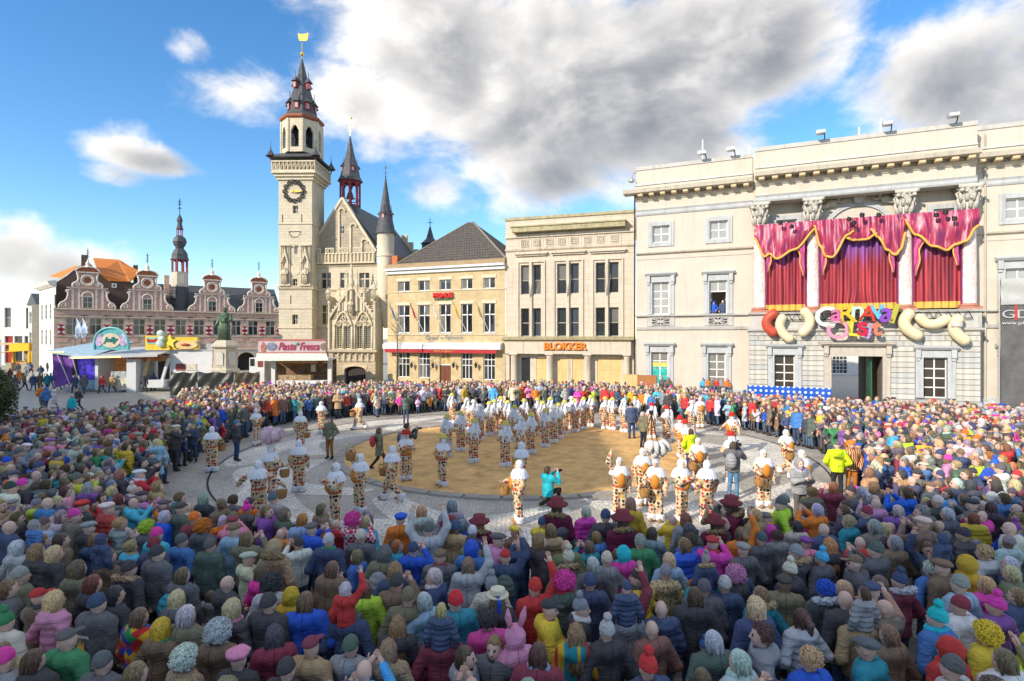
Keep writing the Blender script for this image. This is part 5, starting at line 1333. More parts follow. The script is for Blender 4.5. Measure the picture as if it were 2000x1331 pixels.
# roofs behind the cafe and shop
q = MB(); tt2 = empty('far_spire', (gx(840, 72), 72, 0), 0, 'small slate spire with cross beyond the cafe roof', 'spire')
zz = lambda y: CAM_H + (660 - y) * 72 / FPX
q.lathe([(1.1, 0), (1.1, zz(478)), (1.3, zz(477)), (.5, zz(466)), (.08, zz(443))], 8); q.build('spire_roof', SLATE, tt2)
q = MB(); q.tube([(0, 0, zz(444)), (0, 0, zz(427))], .05, 5); q.box(-.35, .35, -.03, .03, zz(436), zz(435)); q.build('cross', DARKM, tt2)

# ------------------------------------------------------------------ carnival dressing on the town hall
s, z = TH.s, TH.z
DV = -1.62          # the valance hangs in front of the columns
CUR = bpy.data.materials.new('printed_red_curtain'); CUR.use_nodes = True
N, L = CUR.node_tree.nodes, CUR.node_tree.links; b = N['Principled BSDF']; b.inputs['Roughness'].default_value = .5
t = N.new('ShaderNodeTexCoord'); sx = N.new('ShaderNodeSeparateXYZ'); L.new(t.outputs['UV'], sx.inputs[0])
mp = N.new('ShaderNodeMapping'); mp.inputs['Scale'].default_value = (9, .5, 1); L.new(t.outputs['UV'], mp.inputs[0])
nz = N.new('ShaderNodeTexNoise'); nz.inputs['Scale'].default_value = 2.4; nz.inputs['Detail'].default_value = 5; L.new(mp.outputs[0], nz.inputs['Vector'])
r1 = N.new('ShaderNodeValToRGB'); r1.color_ramp.elements[0].position, r1.color_ramp.elements[0].color = .36, (.13, .008, .025, 1); r1.color_ramp.elements[1].position, r1.color_ramp.elements[1].color = .62, (.42, .04, .05, 1); L.new(nz.outputs['Fac'], r1.inputs[0])
r2 = N.new('ShaderNodeValToRGB'); r2.color_ramp.elements[0].position, r2.color_ramp.elements[0].color = .36, (.10, .03, .10, 1); r2.color_ramp.elements[1].position, r2.color_ramp.elements[1].color = .66, (.30, .10, .48, 1); L.new(nz.outputs['Fac'], r2.inputs[0])
ad = N.new('ShaderNodeMath'); ad.operation = 'MULTIPLY_ADD'; L.new(nz.outputs['Fac'], ad.inputs[0]); ad.inputs[1].default_value = .5; L.new(sx.outputs[1], ad.inputs[2])
mr = N.new('ShaderNodeMapRange'); mr.interpolation_type = 'SMOOTHSTEP'; mr.inputs['From Min'].default_value = .74; mr.inputs['From Max'].default_value = 1.02; L.new(ad.outputs[0], mr.inputs['Value'])
mx = N.new('ShaderNodeMix'); mx.data_type = 'RGBA'; L.new(mr.outputs[0], mx.inputs[0]); L.new(r1.outputs[0], mx.inputs[6]); L.new(r2.outputs[0], mx.inputs[7]); L.new(mx.outputs[2], b.inputs['Base Color'])
SWG = bpy.data.materials.new('printed_swag'); SWG.use_nodes = True
N, L = SWG.node_tree.nodes, SWG.node_tree.links; b = N['Principled BSDF']; b.inputs['Roughness'].default_value = .4
t = N.new('ShaderNodeTexCoord'); mp = N.new('ShaderNodeMapping'); mp.inputs['Scale'].default_value = (7, .55, 1); L.new(t.outputs['UV'], mp.inputs[0])
nz = N.new('ShaderNodeTexNoise'); nz.inputs['Scale'].default_value = 3.2; nz.inputs['Detail'].default_value = 5; nz.inputs['Distortion'].default_value = .8; L.new(mp.outputs[0], nz.inputs['Vector'])
r1 = N.new('ShaderNodeValToRGB'); e = r1.color_ramp.elements; e[0].position, e[0].color = .33, (.16, .02, .11, 1); e[1].position, e[1].color = .74, (.74, .48, .58, 1)
q = e.new(.46); q.color = (.32, .025, .07, 1)
q = e.new(.58); q.color = (.46, .055, .12, 1)
L.new(nz.outputs['Fac'], r1.inputs[0]); L.new(r1.outputs[0], b.inputs['Base Color'])
GFR = mat('gold_fringe', (.70, .42, .09), .6, .35, 9, .3, 30, stretch=(6, 6, 1))
def with_uv(me, fn):
    uv = me.uv_layers.new(name='UVMap')
    for lp in me.loops:
        uv.data[lp.index].uv = fn(me.vertices[lp.vertex_index].co)
cz0_, cz1_ = zt['sill'] + .15, z(1600, 440, -.9)
for k, (xa, xb) in enumerate(((1494, 1575), (1600, 1753), (1781, 1878))):
    a, b_ = s(xa, -1.0), s(xb, -1.0);
    rt = empty('stage_curtain', (TH.P[0], TH.P[1], 0), TH.rz, ['red stage curtain hanging between the two columns above red sausage', 'wide red stage curtain parted at foot above the carnival lettering', 'red stage curtain hanging between columns above cream sausages'][k], 'curtain', 'stage curtains on the town hall')
    q = MB(); nf = 6 if k != 1 else 11
    def fold(u, v, a=a, b_=b_, nf=nf, k=k):
        x = a + (b_ - a) * u
        y = -1.02 - .09 * math.sin(2 * math.pi * nf * u + .5 * math.sin(9 * u)) - .03 * math.sin(5 * v + 4 * u)
        if k == 1:
            du = u - .5; gap = max(0.0, .22 - v) / .22
            x += (.35 * gap ** 1.5) * (1 if du > 0 else -1) * math.exp(-abs(du) * 7)
        return (x, y, cz0_ + (cz1_ - cz0_) * v)
    q.grid(fold, nf * 8, 24); me = q.mesh('curtain_cloth', CUR, True); with_uv(me, lambda co, a=a, b_=b_, k=k: ((co.x - a) / 4.2 + k, (co.z - cz0_) / (cz1_ - cz0_))); mesh_obj('curtain_cloth', me, rt)
    q = MB(); q.grid(lambda u, v: (fold(u, 0.075 * v)[0], fold(u, .075 * v)[1] - .035, cz0_ - .03 + .45 * v), nf * 8, 2); q.build('gold_hem', GFR, rt, True)
    for x in (a - .02, b_ - .08):
        q = MB(); q.box(x, x + .1, -1.14, -1.04, cz0_, cz1_); q.build('curtain_edge', mat('purple_edge', (.18, .02, .10), .6), rt)
# swags of the valance: top edge left/right, dip profile measured along the width
ztopL = lambda px: z(px, 437 + (411 - 437) * (px - 1473) / 438, DV)
zT = (ztopL(1473) + ztopL(1911)) / 2
val = empty('swag_valance', (TH.P[0], TH.P[1], 0), TH.rz, 'pink and crimson swagged valance with gold fringe across the columns', 'valance')
def swag(xa, xb, prof, ph, dd=0.0):
    a, b_ = s(xa, DV), s(xb, DV)
    def bot(u):
        for i in range(len(prof) - 1):
            if prof[i][0] <= u <= prof[i + 1][0] + 1e-9:
                t_ = (u - prof[i][0]) / (prof[i + 1][0] - prof[i][0]); t_ = t_ * t_ * (3 - 2 * t_)
                return prof[i][1] + (prof[i + 1][1] - prof[i][1]) * t_
        return prof[-1][1]
    q = MB()
    def fn(u, v):
        d = bot(u); x = a + (b_ - a) * u
        bulge = .22 * math.sin(math.pi * v) * min(1, d / 2) + .07 * math.sin(14 * u + 9 * v * math.cos(3 * u) + ph) * v + .05 * math.sin(31 * u + ph)
        return (x, DV - dd - bulge, zT - d * v)
    q.grid(fn, 44, 16); me = q.mesh('swag', SWG, True); with_uv(me, lambda co: ((co.x - a) / 5 + ph, (zT - co.z) / 2.4)); o = mesh_obj('swag', me, val)
    q = MB(); q.tube([(lambda p: (p[0], p[1] - .04, p[2]))(fn(i / 44, 1.0)) for i in range(45)], .09, 6); q.build('fringe', GFR, o, True)
swag(1473, 1600, [(0, 1.0), (.17, 2.45), (.24, 2.25), (.36, 2.65), (.62, 2.05), (1, .45)], .3)
swag(1590, 1668, [(0, .35), (.16, 1.9), (.3, 2.65), (.45, 2.75), (.85, 1.2), (1, .95)], 1.7, .05)
swag(1648, 1712, [(0, 1.35), (.3, 1.6), (.7, 1.6), (1, 1.25)], 2.9, -.03)
swag(1700, 1768, [(0, .9), (.2, 1.5), (.5, 2.45), (.72, 2.8), (.86, 2.45), (1, 1.3)], 4.1, .05)
swag(1760, 1913, [(0, .3), (.2, 1.5), (.42, 2.35), (.6, 2.65), (.7, 2.3), (.84, 2.1), (.95, 1.25), (1, 1.1)], 5.3, .02)
for px, sg, ln in ((1497, 1, 2.6), (1572, -1, 3.0), (1604, 1, 3.0), (1748, -1, 3.0), (1786, 1, 3.3), (1874, -1, 2.7)):
    x = s(px, DV); q = MB()
    def tail(u, v, x=x, sg=sg, ln=ln):
        w = .62 * (1 - v * .85); zig = .16 * math.sin(v * 11) * (1 - v)
        return (x + sg * (u * w + zig * u), DV + .1 - .06 * math.sin(8 * u + 9 * v), zT - 1.0 - ln * v - .3 * u * (1 - v))
    q.grid(tail, 6, 18); me = q.mesh('swag_tail', mat('mauve_lining', (.46, .07, .22), .5, .3, 2), True); o = mesh_obj('swag_tail', me, val)
    q = MB(); q.tube([tail(1, i / 18) for i in range(19)], .05, 5); q.build('tail_fringe', GFR, o, True)
# spotlights on the valance
for px, py in ((1523, 440), (1545, 447), (1655, 433), (1680, 425), (1712, 425), (1664, 440), (1822, 425), (1840, 420), (1857, 432)):
    q = MB(); x, zz = s(px, DV), z(px, py, DV); q.tube([(x, DV - .25, zz + .3), (x, DV - .7, zz)], .03, 5); q.lathe([(.14, zz - .12), (.16, zz + .1), (.05, zz + .16)], 8, (x, DV - .75)); o = q.build('spotlight', DARKM); o.location = (TH.P[0], TH.P[1], 0); o.rotation_euler = (0, 0, TH.rz); tag(o, 'small black spotlight clamped to the swagged valance', 'spotlight', 'spotlights on the valance')
# sausages and beans of papier mache
def banana(pts, r, mt, label, group=None):
    P = [(s(x, -1.75), -1.75, z(x, y, -1.75)) for x, y in pts]
    # quadratic through three points, rounded ends
    A, B, C = [Vector(p) for p in P]; B2 = B * 2 - (A + C) * .5
    path = [A * (1 - t_) ** 2 + B2 * 2 * t_ * (1 - t_) + C * t_ ** 2 for t_ in [i / 22 for i in range(23)]]
    L_ = sum((path[i + 1] - path[i]).length for i in range(22)); rad = []; acc_ = 0
    for i in range(23):
        if i: acc_ += (path[i] - path[i - 1]).length
        e_ = min(acc_, L_ - acc_); rad.append(r * (math.sqrt(max(0.0, 1 - (1 - min(1, e_ / (r * .9))) ** 2)) * .97 + .03))
    q = MB(); q.tube(path, rad, 18)
    o = q.build('giant_sausage', mt, None, True, (TH.P[0], TH.P[1], 0), TH.rz)
    return tag(o, label, 'decoration', group)
CRM = mat('cream_papier_mache', (.72, .62, .40), .5, .08, 2, .1, 12); REDS = mat('red_papier_mache', (.50, .08, .045), .45, .15, 3, .1, 12)
banana([(1520, 608), (1497, 631), (1518, 655)], .35, REDS, 'giant red sausage hung under the first stage curtain')
banana([(1533, 615), (1524, 642), (1550, 667)], .33, CRM, 'giant cream sausage hanging beside the red sausage')
banana([(1564, 604), (1582, 629), (1561, 656)], .34, CRM, 'giant cream sausage curving beside the green letter C')
banana([(1784, 606), (1767, 635), (1803, 660)], .37, CRM, 'giant cream sausage curving right of the olive letter loop')
banana([(1792, 613), (1819, 634), (1856, 617)], .33, CRM, 'giant cream sausage lying level with a torn patch')
banana([(1880, 617), (1864, 643), (1894, 671)], .36, CRM, 'giant cream sausage at the end with a grey patch')
q = MB(); x, zz = s(1869, -2.2), z(1869, 634, -2.2); q.box(x - .3, x + .3, -2.2, -2.14, zz - .14, zz + .12); tag(q.build('grey_patch', GREYST, None, False, (TH.P[0], TH.P[1], 0), TH.rz), 'grey patch taped on the end sausage', 'patch')
# lettering, each letter its own shape and colour
sg_ = empty('carnival_lettering', (TH.P[0], TH.P[1], 0), TH.rz, 'colourful mixed letters spelling carnaval oilsjt over the gate', 'lettering')
LT = [('C', 1611, 619, 36, (.62, .70, .62), .02, 0), ('a', 1633, 616, 21, (.55, .12, .28), .02, 4), ('R', 1655, 612, 34, (.62, .42, .02), .015, -6), ('n', 1674, 611, 22, (.45, .62, .50), .015, 3), ('A', 1695, 612, 26, (.55, .04, .02), .01, 8), ('v', 1713, 610, 25, (.12, .42, .62), .01, -4), ('a', 1730, 616, 25, (.22, .06, .42), .02, 0), ('l', 1746, 613, 34, (.42, .40, .05), .04, 16),
      ('O', 1636, 644, 34, (.62, .26, .36), .01, 0), ('i', 1657, 639, 21, (.66, .52, .03), .02, -8), ('L', 1669, 642, 27, (.66, .55, .05), .02, 6), ('s', 1684, 643, 25, (.5, .01, .06), .02, 0), ('j', 1696, 648, 27, (.38, .26, .55), .02, 10), ('t', 1711, 642, 25, (.62, .17, .10), .03, -4)]
for i, (ch, px, py, hp, c, bold, rot) in enumerate(LT):
    m_ = mat('letter_paint_%d' % i, c, .45, .08, 4, 0)
    x, zz = s(px, -1.95), z(px, py, -1.95); h = hp * 43 / FPX
    o = letters(sg_, ch, 0, 0, -h / 2, h, m_, None, .22, 'letter', bold)
    xs_ = [v.co.x for v in o.data.vertices]; mid = (min(xs_) + max(xs_)) / 2
    for v in o.data.vertices: v.co.x -= mid
    o.location = (x, -1.95, zz); o.rotation_euler = (0, R(rot), 0)
    if ch in 'CsOR':
        o2 = letters(o, ch, -mid, -.12, -h / 2 + h * .04, h * .92, mat('letter_inlay_%d' % i, (.7, .68, .62) if ch != 'O' else (.75, .42, .52), .5), None, .06, 'letter_inlay', bold * .35)
        xs2 = [v.co.x for v in o2.data.vertices]; m2 = (min(xs2) + max(xs2)) / 2
        for v in o2.data.vertices: v.co.x -= m2
# scaffold truss behind the letters
tr = MB()
for k in range(2): tr.tube([(s(1500, -1.5), -1.5, z(1500, 612 + k * 14, -1.5)), (s(1900, -1.5), -1.5, z(1500, 612 + k * 14, -1.5))], .035, 5)
for i in range(46):
    x0 = s(1500, -1.5) + i * (s(1900, -1.5) - s(1500, -1.5)) / 46; x1 = x0 + (s(1900, -1.5) - s(1500, -1.5)) / 46; za, zb_ = z(1500, 612, -1.5), z(1500, 626, -1.5); tr.tube([(x0, -1.5, za if i % 2 else zb_), (x1, -1.5, zb_ if i % 2 else za)], .02, 4)
tag(tr.build('truss', DARKM, None, False, (TH.P[0], TH.P[1], 0), TH.rz), 'black lighting truss behind the carnival lettering and sausages', 'truss')

# floodlights and masts on the parapet
for k, (px, py) in enumerate(((1372, 311), (1428, 303), (1601, 278), (1730, 262), (1857, 249))):
    d = -.25 if k < 2 else DP - .25; x = s(px, d); zz = zt['par'] + .12
    r = empty('floodlight', (TH.P[0], TH.P[1], 0), TH.rz, 'boxy floodlight bracketed on the parapet' + (' of the left wing' if k < 2 else ' above the curtains'), 'floodlight', 'parapet floodlights left' if k < 2 else 'parapet floodlights centre')
    q = MB(); q.box(x - .3, x + .3, d - .75, d - .25, zz + .1, zz + .34); q.build('housing', STEEL, r)
    q = MB(); q.box(x - .25, x + .25, d - .78, d - .755, zz + .13, zz + .31); q.build('lens', mat('lamp_lens', (.75, .72, .6), .15), r)
    q = MB(); q.tube([(x + .25, d - .5, zz + .1), (x + .3, d - .1, zz - .12), (x + .3, d + .2, zz - .12)], .04, 5); q.build('bracket', DARKM, r)
for px, py, d in ((1372, 272, 0), (1464, 284, 0), (1679, 247, DP), (1722, 230, DP)):
    q = MB(); x = s(px, d); q.tube([(x, d + .2, zt['par'] - .1), (x, d + .2, z(px, py, d))], .06, 6); o = q.build('antenna', WHITEP, None, False, (TH.P[0], TH.P[1], 0), TH.rz); tag(o, 'thin white antenna mast on the town hall parapet', 'antenna', 'parapet antennas')
q = MB(); zz = z(1234, 355); q.ball((-.35, -.3, zz), (.3, .3, .22), 10, 7); q.tube([(-.35, -.3, zz + .1), (-.2, -.1, zz + .7), (.1, .1, zz + .6)], .05, 5); q.build('siren', STEEL, th)
q = MB(); q.tube([(s(1923, 0), -.12, zpl), (s(1923, 0), -.12, zt['par'] - .6)], .06, 6); q.build('drainpipe', CREAM2, th)
q = MB(); q.tube([(-.12, -.1, 0), (-.12, -.1, zt['corB'])], .06, 6); q.build('drainpipe', DARKM, th)

# ------------------------------------------------------------------ scaffold with the grey tarpaulin, the blue banner and the crate
Y_ = 37.0
tp = empty('tarpaulin_tower', (gx(1953, Y_), Y_, 0), TH.rz, 'grey mesh tarpaulin hung on a scaffold beside the town hall', 'tarpaulin')
zt_ = CAM_H + (660 - 545) * Y_ / FPX
TARP = mat('grey_mesh_tarp', (.115, .115, .112), .7, .2, 2, .4, 6)
q = MB(); q.grid(lambda u, v: (.05 + 5 * u, -.03 - .05 * math.sin(9 * u + 7 * v) - .03 * math.sin(23 * u - 11 * v), .1 + (zt_ - 1.6) * v), 24, 40); q.build('tarp_sheet', TARP, tp, True)
q = MB(); q.grid(lambda u, v: (.0 + 5 * u, -.12 - .06 * math.sin(5 * u + 9 * v), zt_ - 1.75 + 1.75 * v), 20, 10); q.build('tarp_top', mat('pale_tarp', (.42, .43, .41), .7, .12, 2, .3, 6), tp, True)
for x in (0, 2.6, 5.2):
    q = MB(); q.tube([(x, .05, 0), (x, .05, zt_ + .1)], .05, 6); q.build('scaffold_pole', STEEL, tp)
zz = lambda py: CAM_H + (660 - py) * Y_ / FPX
letters(tp, 'GD', .08, -.14, zz(622), .55, mat('tarp_print_grey', (.42, .43, .44), .6), 1.45, .01); letters(tp, 'l', .72, -.15, zz(626), 1.0, mat('tarp_print_red', (.5, .05, .04), .6), .14, .01)
letters(tp, 'www.gdasy', .06, -.14, zz(636), .26, mat('tarp_print_white', (.62, .62, .62), .6), 1.6, .01)
BL = bpy.data.materials.new('blue_banner_print'); BL.use_nodes = True
N, L = BL.node_tree.nodes, BL.node_tree.links; b = N['Principled BSDF']; b.inputs['Roughness'].default_value = .45
t = N.new('ShaderNodeTexCoord'); mp = N.new('ShaderNodeMapping'); mp.inputs['Scale'].default_value = (2.9, 0, 2.9); L.new(t.outputs['Object'], mp.inputs[0])
fr = N.new('ShaderNodeVectorMath'); fr.operation = 'FRACTION'; L.new(mp.outputs[0], fr.inputs[0])
sb = N.new('ShaderNodeVectorMath'); sb.operation = 'DISTANCE'; L.new(fr.outputs[0], sb.inputs[0]); sb.inputs[1].default_value = (.5, 0, .5)
lt = N.new('ShaderNodeMath'); lt.operation = 'LESS_THAN'; L.new(sb.outputs['Value'], lt.inputs[0]); lt.inputs[1].default_value = .25
mx = N.new('ShaderNodeMix'); mx.data_type = 'RGBA'; mx.inputs[6].default_value = (.006, .09, .50, 1); mx.inputs[7].default_value = (.72, .74, .78, 1); L.new(lt.outputs[0], mx.inputs[0]); L.new(mx.outputs[2], b.inputs['Base Color'])
A = ground(1460, 800); Yb = 37.5
pa = Vector((gx(1460, 39.0), 39.0)); pb_ = Vector((gx(1624, 36.6), 36.6)); dv = pb_ - pa
bb_ = empty('blue_banner', (pa.x, pa.y, 0), math.atan2(dv.y, dv.x), 'bright blue banner with rows of white dots on crowd fence', 'banner')
q = MB(); q.grid(lambda u, v: (dv.length * u, -.03 * math.sin(14 * u) - .02 * math.sin(9 * v), .35 + 1.55 * v), 30, 6); q.build('banner_sheet', BL, bb_, True)
for i in range(4):
    q = MB(); x = dv.length * i / 3; q.tube([(x, .06, 0), (x, .06, 1.95)], .03, 6); q.build('fence_post', STEEL, bb_)
wb = empty('wooden_box', (gx(1219, 43.5), 43.5, 0), BK.rz, 'orange brown plywood hoarding box beside the shop corner', 'hoarding')
hb = CAM_H - (733 - 660) * 43.5 / FPX; w1 = (1244 - 1219) * 43.5 / FPX; w2 = (1275 - 1244) * 43.5 / FPX + .2
q = MB(); q.box(0, w1, 0, 1.2, 0, hb); q.build('plywood_panel', OSB, wb); q = MB(); q.box(w1, w1 + w2, -.02, 1.2, 0, hb - .05); q.build('painted_panel', mat('brown_orange_ply', (.42, .17, .06), .7, .1, 3), wb)

# ------------------------------------------------------------------ statue
SY = 54.0; sxx = gx(440, SY)
zz = lambda py: CAM_H + (660 - py) * SY / FPX
PED = mat('pedestal_stone', (.55, .49, .38), .85, .12, 2, .2, 25, stain=.25); VERD = mat('verdigris_bronze', (.10, .15, .095), .5, .35, 3.5, .2, 12, metallic=.35)
st = empty('bronze_statue', (sxx, SY, 0), 0, 'green bronze robed figure on a hexagonal stone pedestal', 'statue')
q = MB(); q.lathe([(1.75, 0), (1.75, zz(735)), (1.45, zz(732)), (1.45, zz(722)), (1.2, zz(718)), (1.12, zz(681)), (1.42, zz(678)), (1.42, zz(675)), (.95, zz(667)), (.8, zz(665))], 6, (0, 0), 0); q.build('pedestal', PED, st)
for i in range(6):
    a = R(60 * i + 30); r_ = 1.03; q = MB(); n = 8; w = .34; z0, z1 = zz(713), zz(693)
    pts = [(-w, z0), (w, z0), (w, z1)] + [(w * math.cos(math.pi * t / n), z1 + w * math.sin(math.pi * t / n)) for t in range(1, n)] + [(-w, z1)]
    q.prism(pts, -.06, .0); q.build('niche_panel', mat('niche_pale', (.62, .58, .5), .8, .1, 3), st, loc=(r_ * math.cos(a), r_ * math.sin(a), 0), rz=a + math.pi / 2)
H_ = zz(601) - zz(665); zb_ = zz(665)
q = MB()
q.lathe([(.26 * H_ * .62, zb_), (.20 * H_ * .75, zb_ + .2 * H_), (.16 * H_ * .8, zb_ + .45 * H_), (.17 * H_ * .8, zb_ + .62 * H_), (.19 * H_ * .8, zb_ + .75 * H_), (.15 * H_ * .8, zb_ + .82 * H_), (.05 * H_, zb_ + .86 * H_), (.045 * H_, zb_ + .9 * H_)], 16, (0, 0), 0, .8)
q.ball((.0, -.04, zb_ + .93 * H_), (.062 * H_, .068 * H_, .075 * H_), 12, 9)
q.lathe([(.075 * H_, zb_ + .955 * H_), (.08 * H_, zb_ + .975 * H_), (.05 * H_, zb_ + 1.0 * H_)], 12, (0, -.02))
q.tube([(-.14 * H_, 0, zb_ + .77 * H_), (-.21 * H_, -.05, zb_ + .55 * H_), (-.27 * H_, -.25, zb_ + .4 * H_)], [.06 * H_, .055 * H_, .04 * H_], 8)
q.tube([(.14 * H_, 0, zb_ + .77 * H_), (.20 * H_, -.12, zb_ + .6 * H_), (.05 * H_, -.4, zb_ + .58 * H_)], [.065 * H_, .06 * H_, .045 * H_], 8)
for i in range(9):
    a = -2.6 + i * .26; q.tube([(.13 * H_ * math.cos(a), .11 * H_ * math.sin(a), zb_ + .78 * H_), (.155 * H_ * math.cos(a + .1), .13 * H_ * math.sin(a + .1), zb_ + .4 * H_), (.185 * H_ * math.cos(a), .155 * H_ * math.sin(a), zb_ + .02)], [.02 * H_, .035 * H_, .03 * H_], 6)
q.build('figure', VERD, st, True)
q = MB(); q.lathe([(.62, zb_ - .08), (.6, zb_ + .06)], 10); q.build('plinth', VERD, st)
q = MB(); q.box(-.5 * .5, .25, -.62, -.4, zb_ + .56 * H_, zb_ + .68 * H_); q.build('book', VERD, st)

# dark sheeting on the crowd fence
DKT = mat('black_sheeting', (.022, .024, .022), .38, .3, 1.2, .5, 3.5, spec=.5); BRT = mat('brown_sheeting', (.05, .042, .028), .5, .3, 1.2, .5, 3.5)
FY = 49.5
for i, (xa, xb, m_, lab) in enumerate(((333, 386, DKT, 'black sheeting on crowd fence next to the white trailer'), (387, 457, DKT, 'black sheeting on crowd fence in front of the statue'), (458, 507, BRT, 'brown sheeting on crowd fence beside the pasta stall'))):
    a, b_ = gx(xa, FY), gx(xb, FY); fr_ = empty('sheeted_fence', (a, FY, 0), 0, lab, 'fence'); q = MB(); w = b_ - a
    q.grid(lambda u, v: (w * u, -.05 - .06 * math.sin(7 * u + 4 * v + i) - .04 * math.sin(17 * u - 9 * v), .05 + 2.15 * v - .12 * math.sin(math.pi * u * 2.0) ** 2 * v), 30, 14); q.build('sheeting', m_, fr_, True)
    for x in (0, w): 
        q = MB(); q.tube([(x, .03, 0), (x, .03, 2.3)], .03, 5); q.build('fence_post', STEEL, fr_)

# ------------------------------------------------------------------ stalls
def panel(parent, name, mt, *pts):
    q = MB(); q.add([tuple(p) for p in pts], [tuple(range(len(pts)))]); return q.build(name, mt, parent)
def slab(parent, name, mt, x0, x1, y0, y1, z0, z1):
    q = MB(); q.box(x0, x1, y0, y1, z0, z1); return q.build(name, mt, parent)
ALU = mat('stall_panel_white', (.62, .63, .64), .4, .06, 2, .02)
AWN = mat('stall_awning', (.36, .50, .60), .4, .12, 2, .05)
bulb = MB(); bulb.ball((0, 0, 0), .07, 6, 5); bme2 = bulb.mesh('bulb', mat('fairground_bulb', (.9, .72, .25), .3, emit=.8), True)
# game stall with purple lights and the oval sign
Y1 = 54.0
kx = lambda px: gx(px, Y1); kz = lambda py: CAM_H + (660 - py) * Y1 / FPX
g1 = empty('game_stall', (0, Y1, 0), 0, 'fairground game stall with purple lights and round teal sign', 'stall')
x0, x1, x2 = kx(117), kx(203), kx(262)
slab(g1, 'stall_back', mat('purple_glow_interior', (.06, .02, .22), .5, .6, 2.2, emit=.35), kx(128), x1, 3.0, 3.1, .4, kz(688))  # back wall glows faintly in place of the purple lamps
slab(g1, 'stall_floor', ALU, kx(128), x2, -.2, 3, 0, .45)
q = MB(); q.add([(kx(113), -1.2, kz(684)), (kx(205), -1.4, kz(694)), (x1 + .8, 3.2, kz(668)), (kx(140), 3.2, kz(669))], [(0, 1, 2, 3)]); q.add([(kx(113), -1.2, kz(684) - .14), (kx(140), 3.2, kz(669) - .14), (x1 + .8, 3.2, kz(668) - .14), (kx(205), -1.4, kz(694) - .14)], [(0, 1, 2, 3)]); q.add([(kx(113), -1.2, kz(684) - .28), (kx(205), -1.4, kz(694) - .28), (kx(205), -1.4, kz(694)), (kx(113), -1.2, kz(684))], [(0, 1, 2, 3)]); q.build('awning', AWN, g1)
q = MB(); q.add([(kx(160), -1.6, kz(696)), (kx(328), -1.6, kz(692)), (kx(332), 2.5, kz(676)), (kx(190), 2.5, kz(680))], [(0, 1, 2, 3)]); q.add([(kx(160), -1.6, kz(696) - .2), (kx(328), -1.6, kz(692) - .2), (kx(328), -1.6, kz(692)), (kx(160), -1.6, kz(696))], [(0, 1, 2, 3)]); q.build('roof_flap', mat('grey_roof_flap', (.48, .49, .5), .4, .08, 2), g1)
for i in range(9): mesh_obj('bulb', bme2, g1, (kx(119 + i * 3.2), -1.3, kz(687)))
for i in range(26): mesh_obj('bulb', bme2, g1, (kx(168 + i * 3.6), -1.66, kz(698.5 - i * .08)))
panel(g1, 'side_screen', mat('violet_sheet', (.16, .06, .30), .3, .5, 1.5, .1, 3), (kx(121), -.9, .4), (kx(155), -.9, .9), (kx(158), -.9, kz(693)), (kx(117), -.9, kz(690)))
panel(g1, 'front_screen', mat('blue_violet_glow_sheet', (.05, .035, .32), .25, .9, 2.6, .1, 3, emit=.25), (kx(164), -.5, .9), (kx(194), -.5, .9), (kx(196), -.5, kz(696)), (kx(158), -.5, kz(697)))  # emission added to the sheet for the violet stall lighting
slab(g1, 'counter', mat('teal_counter', (.22, .42, .50), .4, .35, 2.5), kx(160), kx(197), -.65, -.2, .3, 1.15)
for xa, xb in ((130, 154), (158, 171)):
    q = MB(); q.tube([(kx(xa), -1.1, kz(692)), (kx(xb), -1.0, .6)], .05, 5); q.build('awning_strut', ALU, g1)
slab(g1, 'divider', ALU, kx(196), kx(202), -.7, 2.8, .2, kz(692))
slab(g1, 'sweet_counter', mat('cream_counter', (.62, .60, .45), .45, .3, 3), kx(236), kx(262), -.9, -.1, .2, 1.35); slab(g1, 'sweet_shelves', mat('warm_glow_interior', (.30, .12, .04), .6, .6, 3.5, emit=.15), kx(202), kx(261), 1.6, 1.7, .4, kz(693))  # shelves emit a little, for the lamplight inside the stall
slab(g1, 'glass_front', mat('display_glass', (.35, .38, .4), .1, .5, 4), kx(228), kx(261), -.8, -.3, 1.35, 2.0); slab(g1, 'side_wall', ALU, kx(261), kx(279), -1.0, 2.8, 0, kz(692))
sgn = empty('oval_sign', (kx(235.5), -1.2, kz(683)), 0, parent=g1)
hS, wS = kz(641) - kz(683), kx(268) - kx(203)
q = MB(); n = 26; q.prism([(wS / 2 * math.cos(math.pi * i / n) * (1 + .04 * math.cos(math.pi * i / n * 4)), hS * abs(math.sin(math.pi * i / n)) ** .62) for i in range(n + 1)], -.06, .12); q.build('sign_board', mat('teal_sign', (.10, .38, .40), .4, .35, 3), sgn)
q = MB(); q.prism([(.28 * wS * math.cos(2 * math.pi * i / n), hS * .42 + hS * .33 * math.sin(2 * math.pi * i / n)) for i in range(n)], -.12, -.06); q.build('sign_oval', mat('cream_sign', (.62, .52, .40), .4, .15, 3), sgn)
for sg in (-1, 1):
    q = MB(); q.prism([(sg * wS * .36 + .11 * wS * math.cos(2 * math.pi * i / n), hS * .45 + hS * .3 * math.sin(2 * math.pi * i / n)) for i in range(n)], -.11, -.06); q.build('sign_side_panel', mat('lilac_sign', (.45, .36, .55), .4, .5, 4), sgn)
q = MB(); q.tube([(wS * .5 * math.cos(math.pi * i / n), -.1, hS * abs(math.sin(math.pi * i / n)) ** .62) for i in range(n + 1)], .09, 6); q.build('sign_rim', mat('aqua_rim', (.2, .55, .55), .4), sgn)
letters(sgn, 'Jolly', -.26 * wS * .85, -.13, hS * .28, hS * .3, mat('teal_letters', (.01, .20, .18), .4), wS * .44, .05, bold=.03, shear=.3)
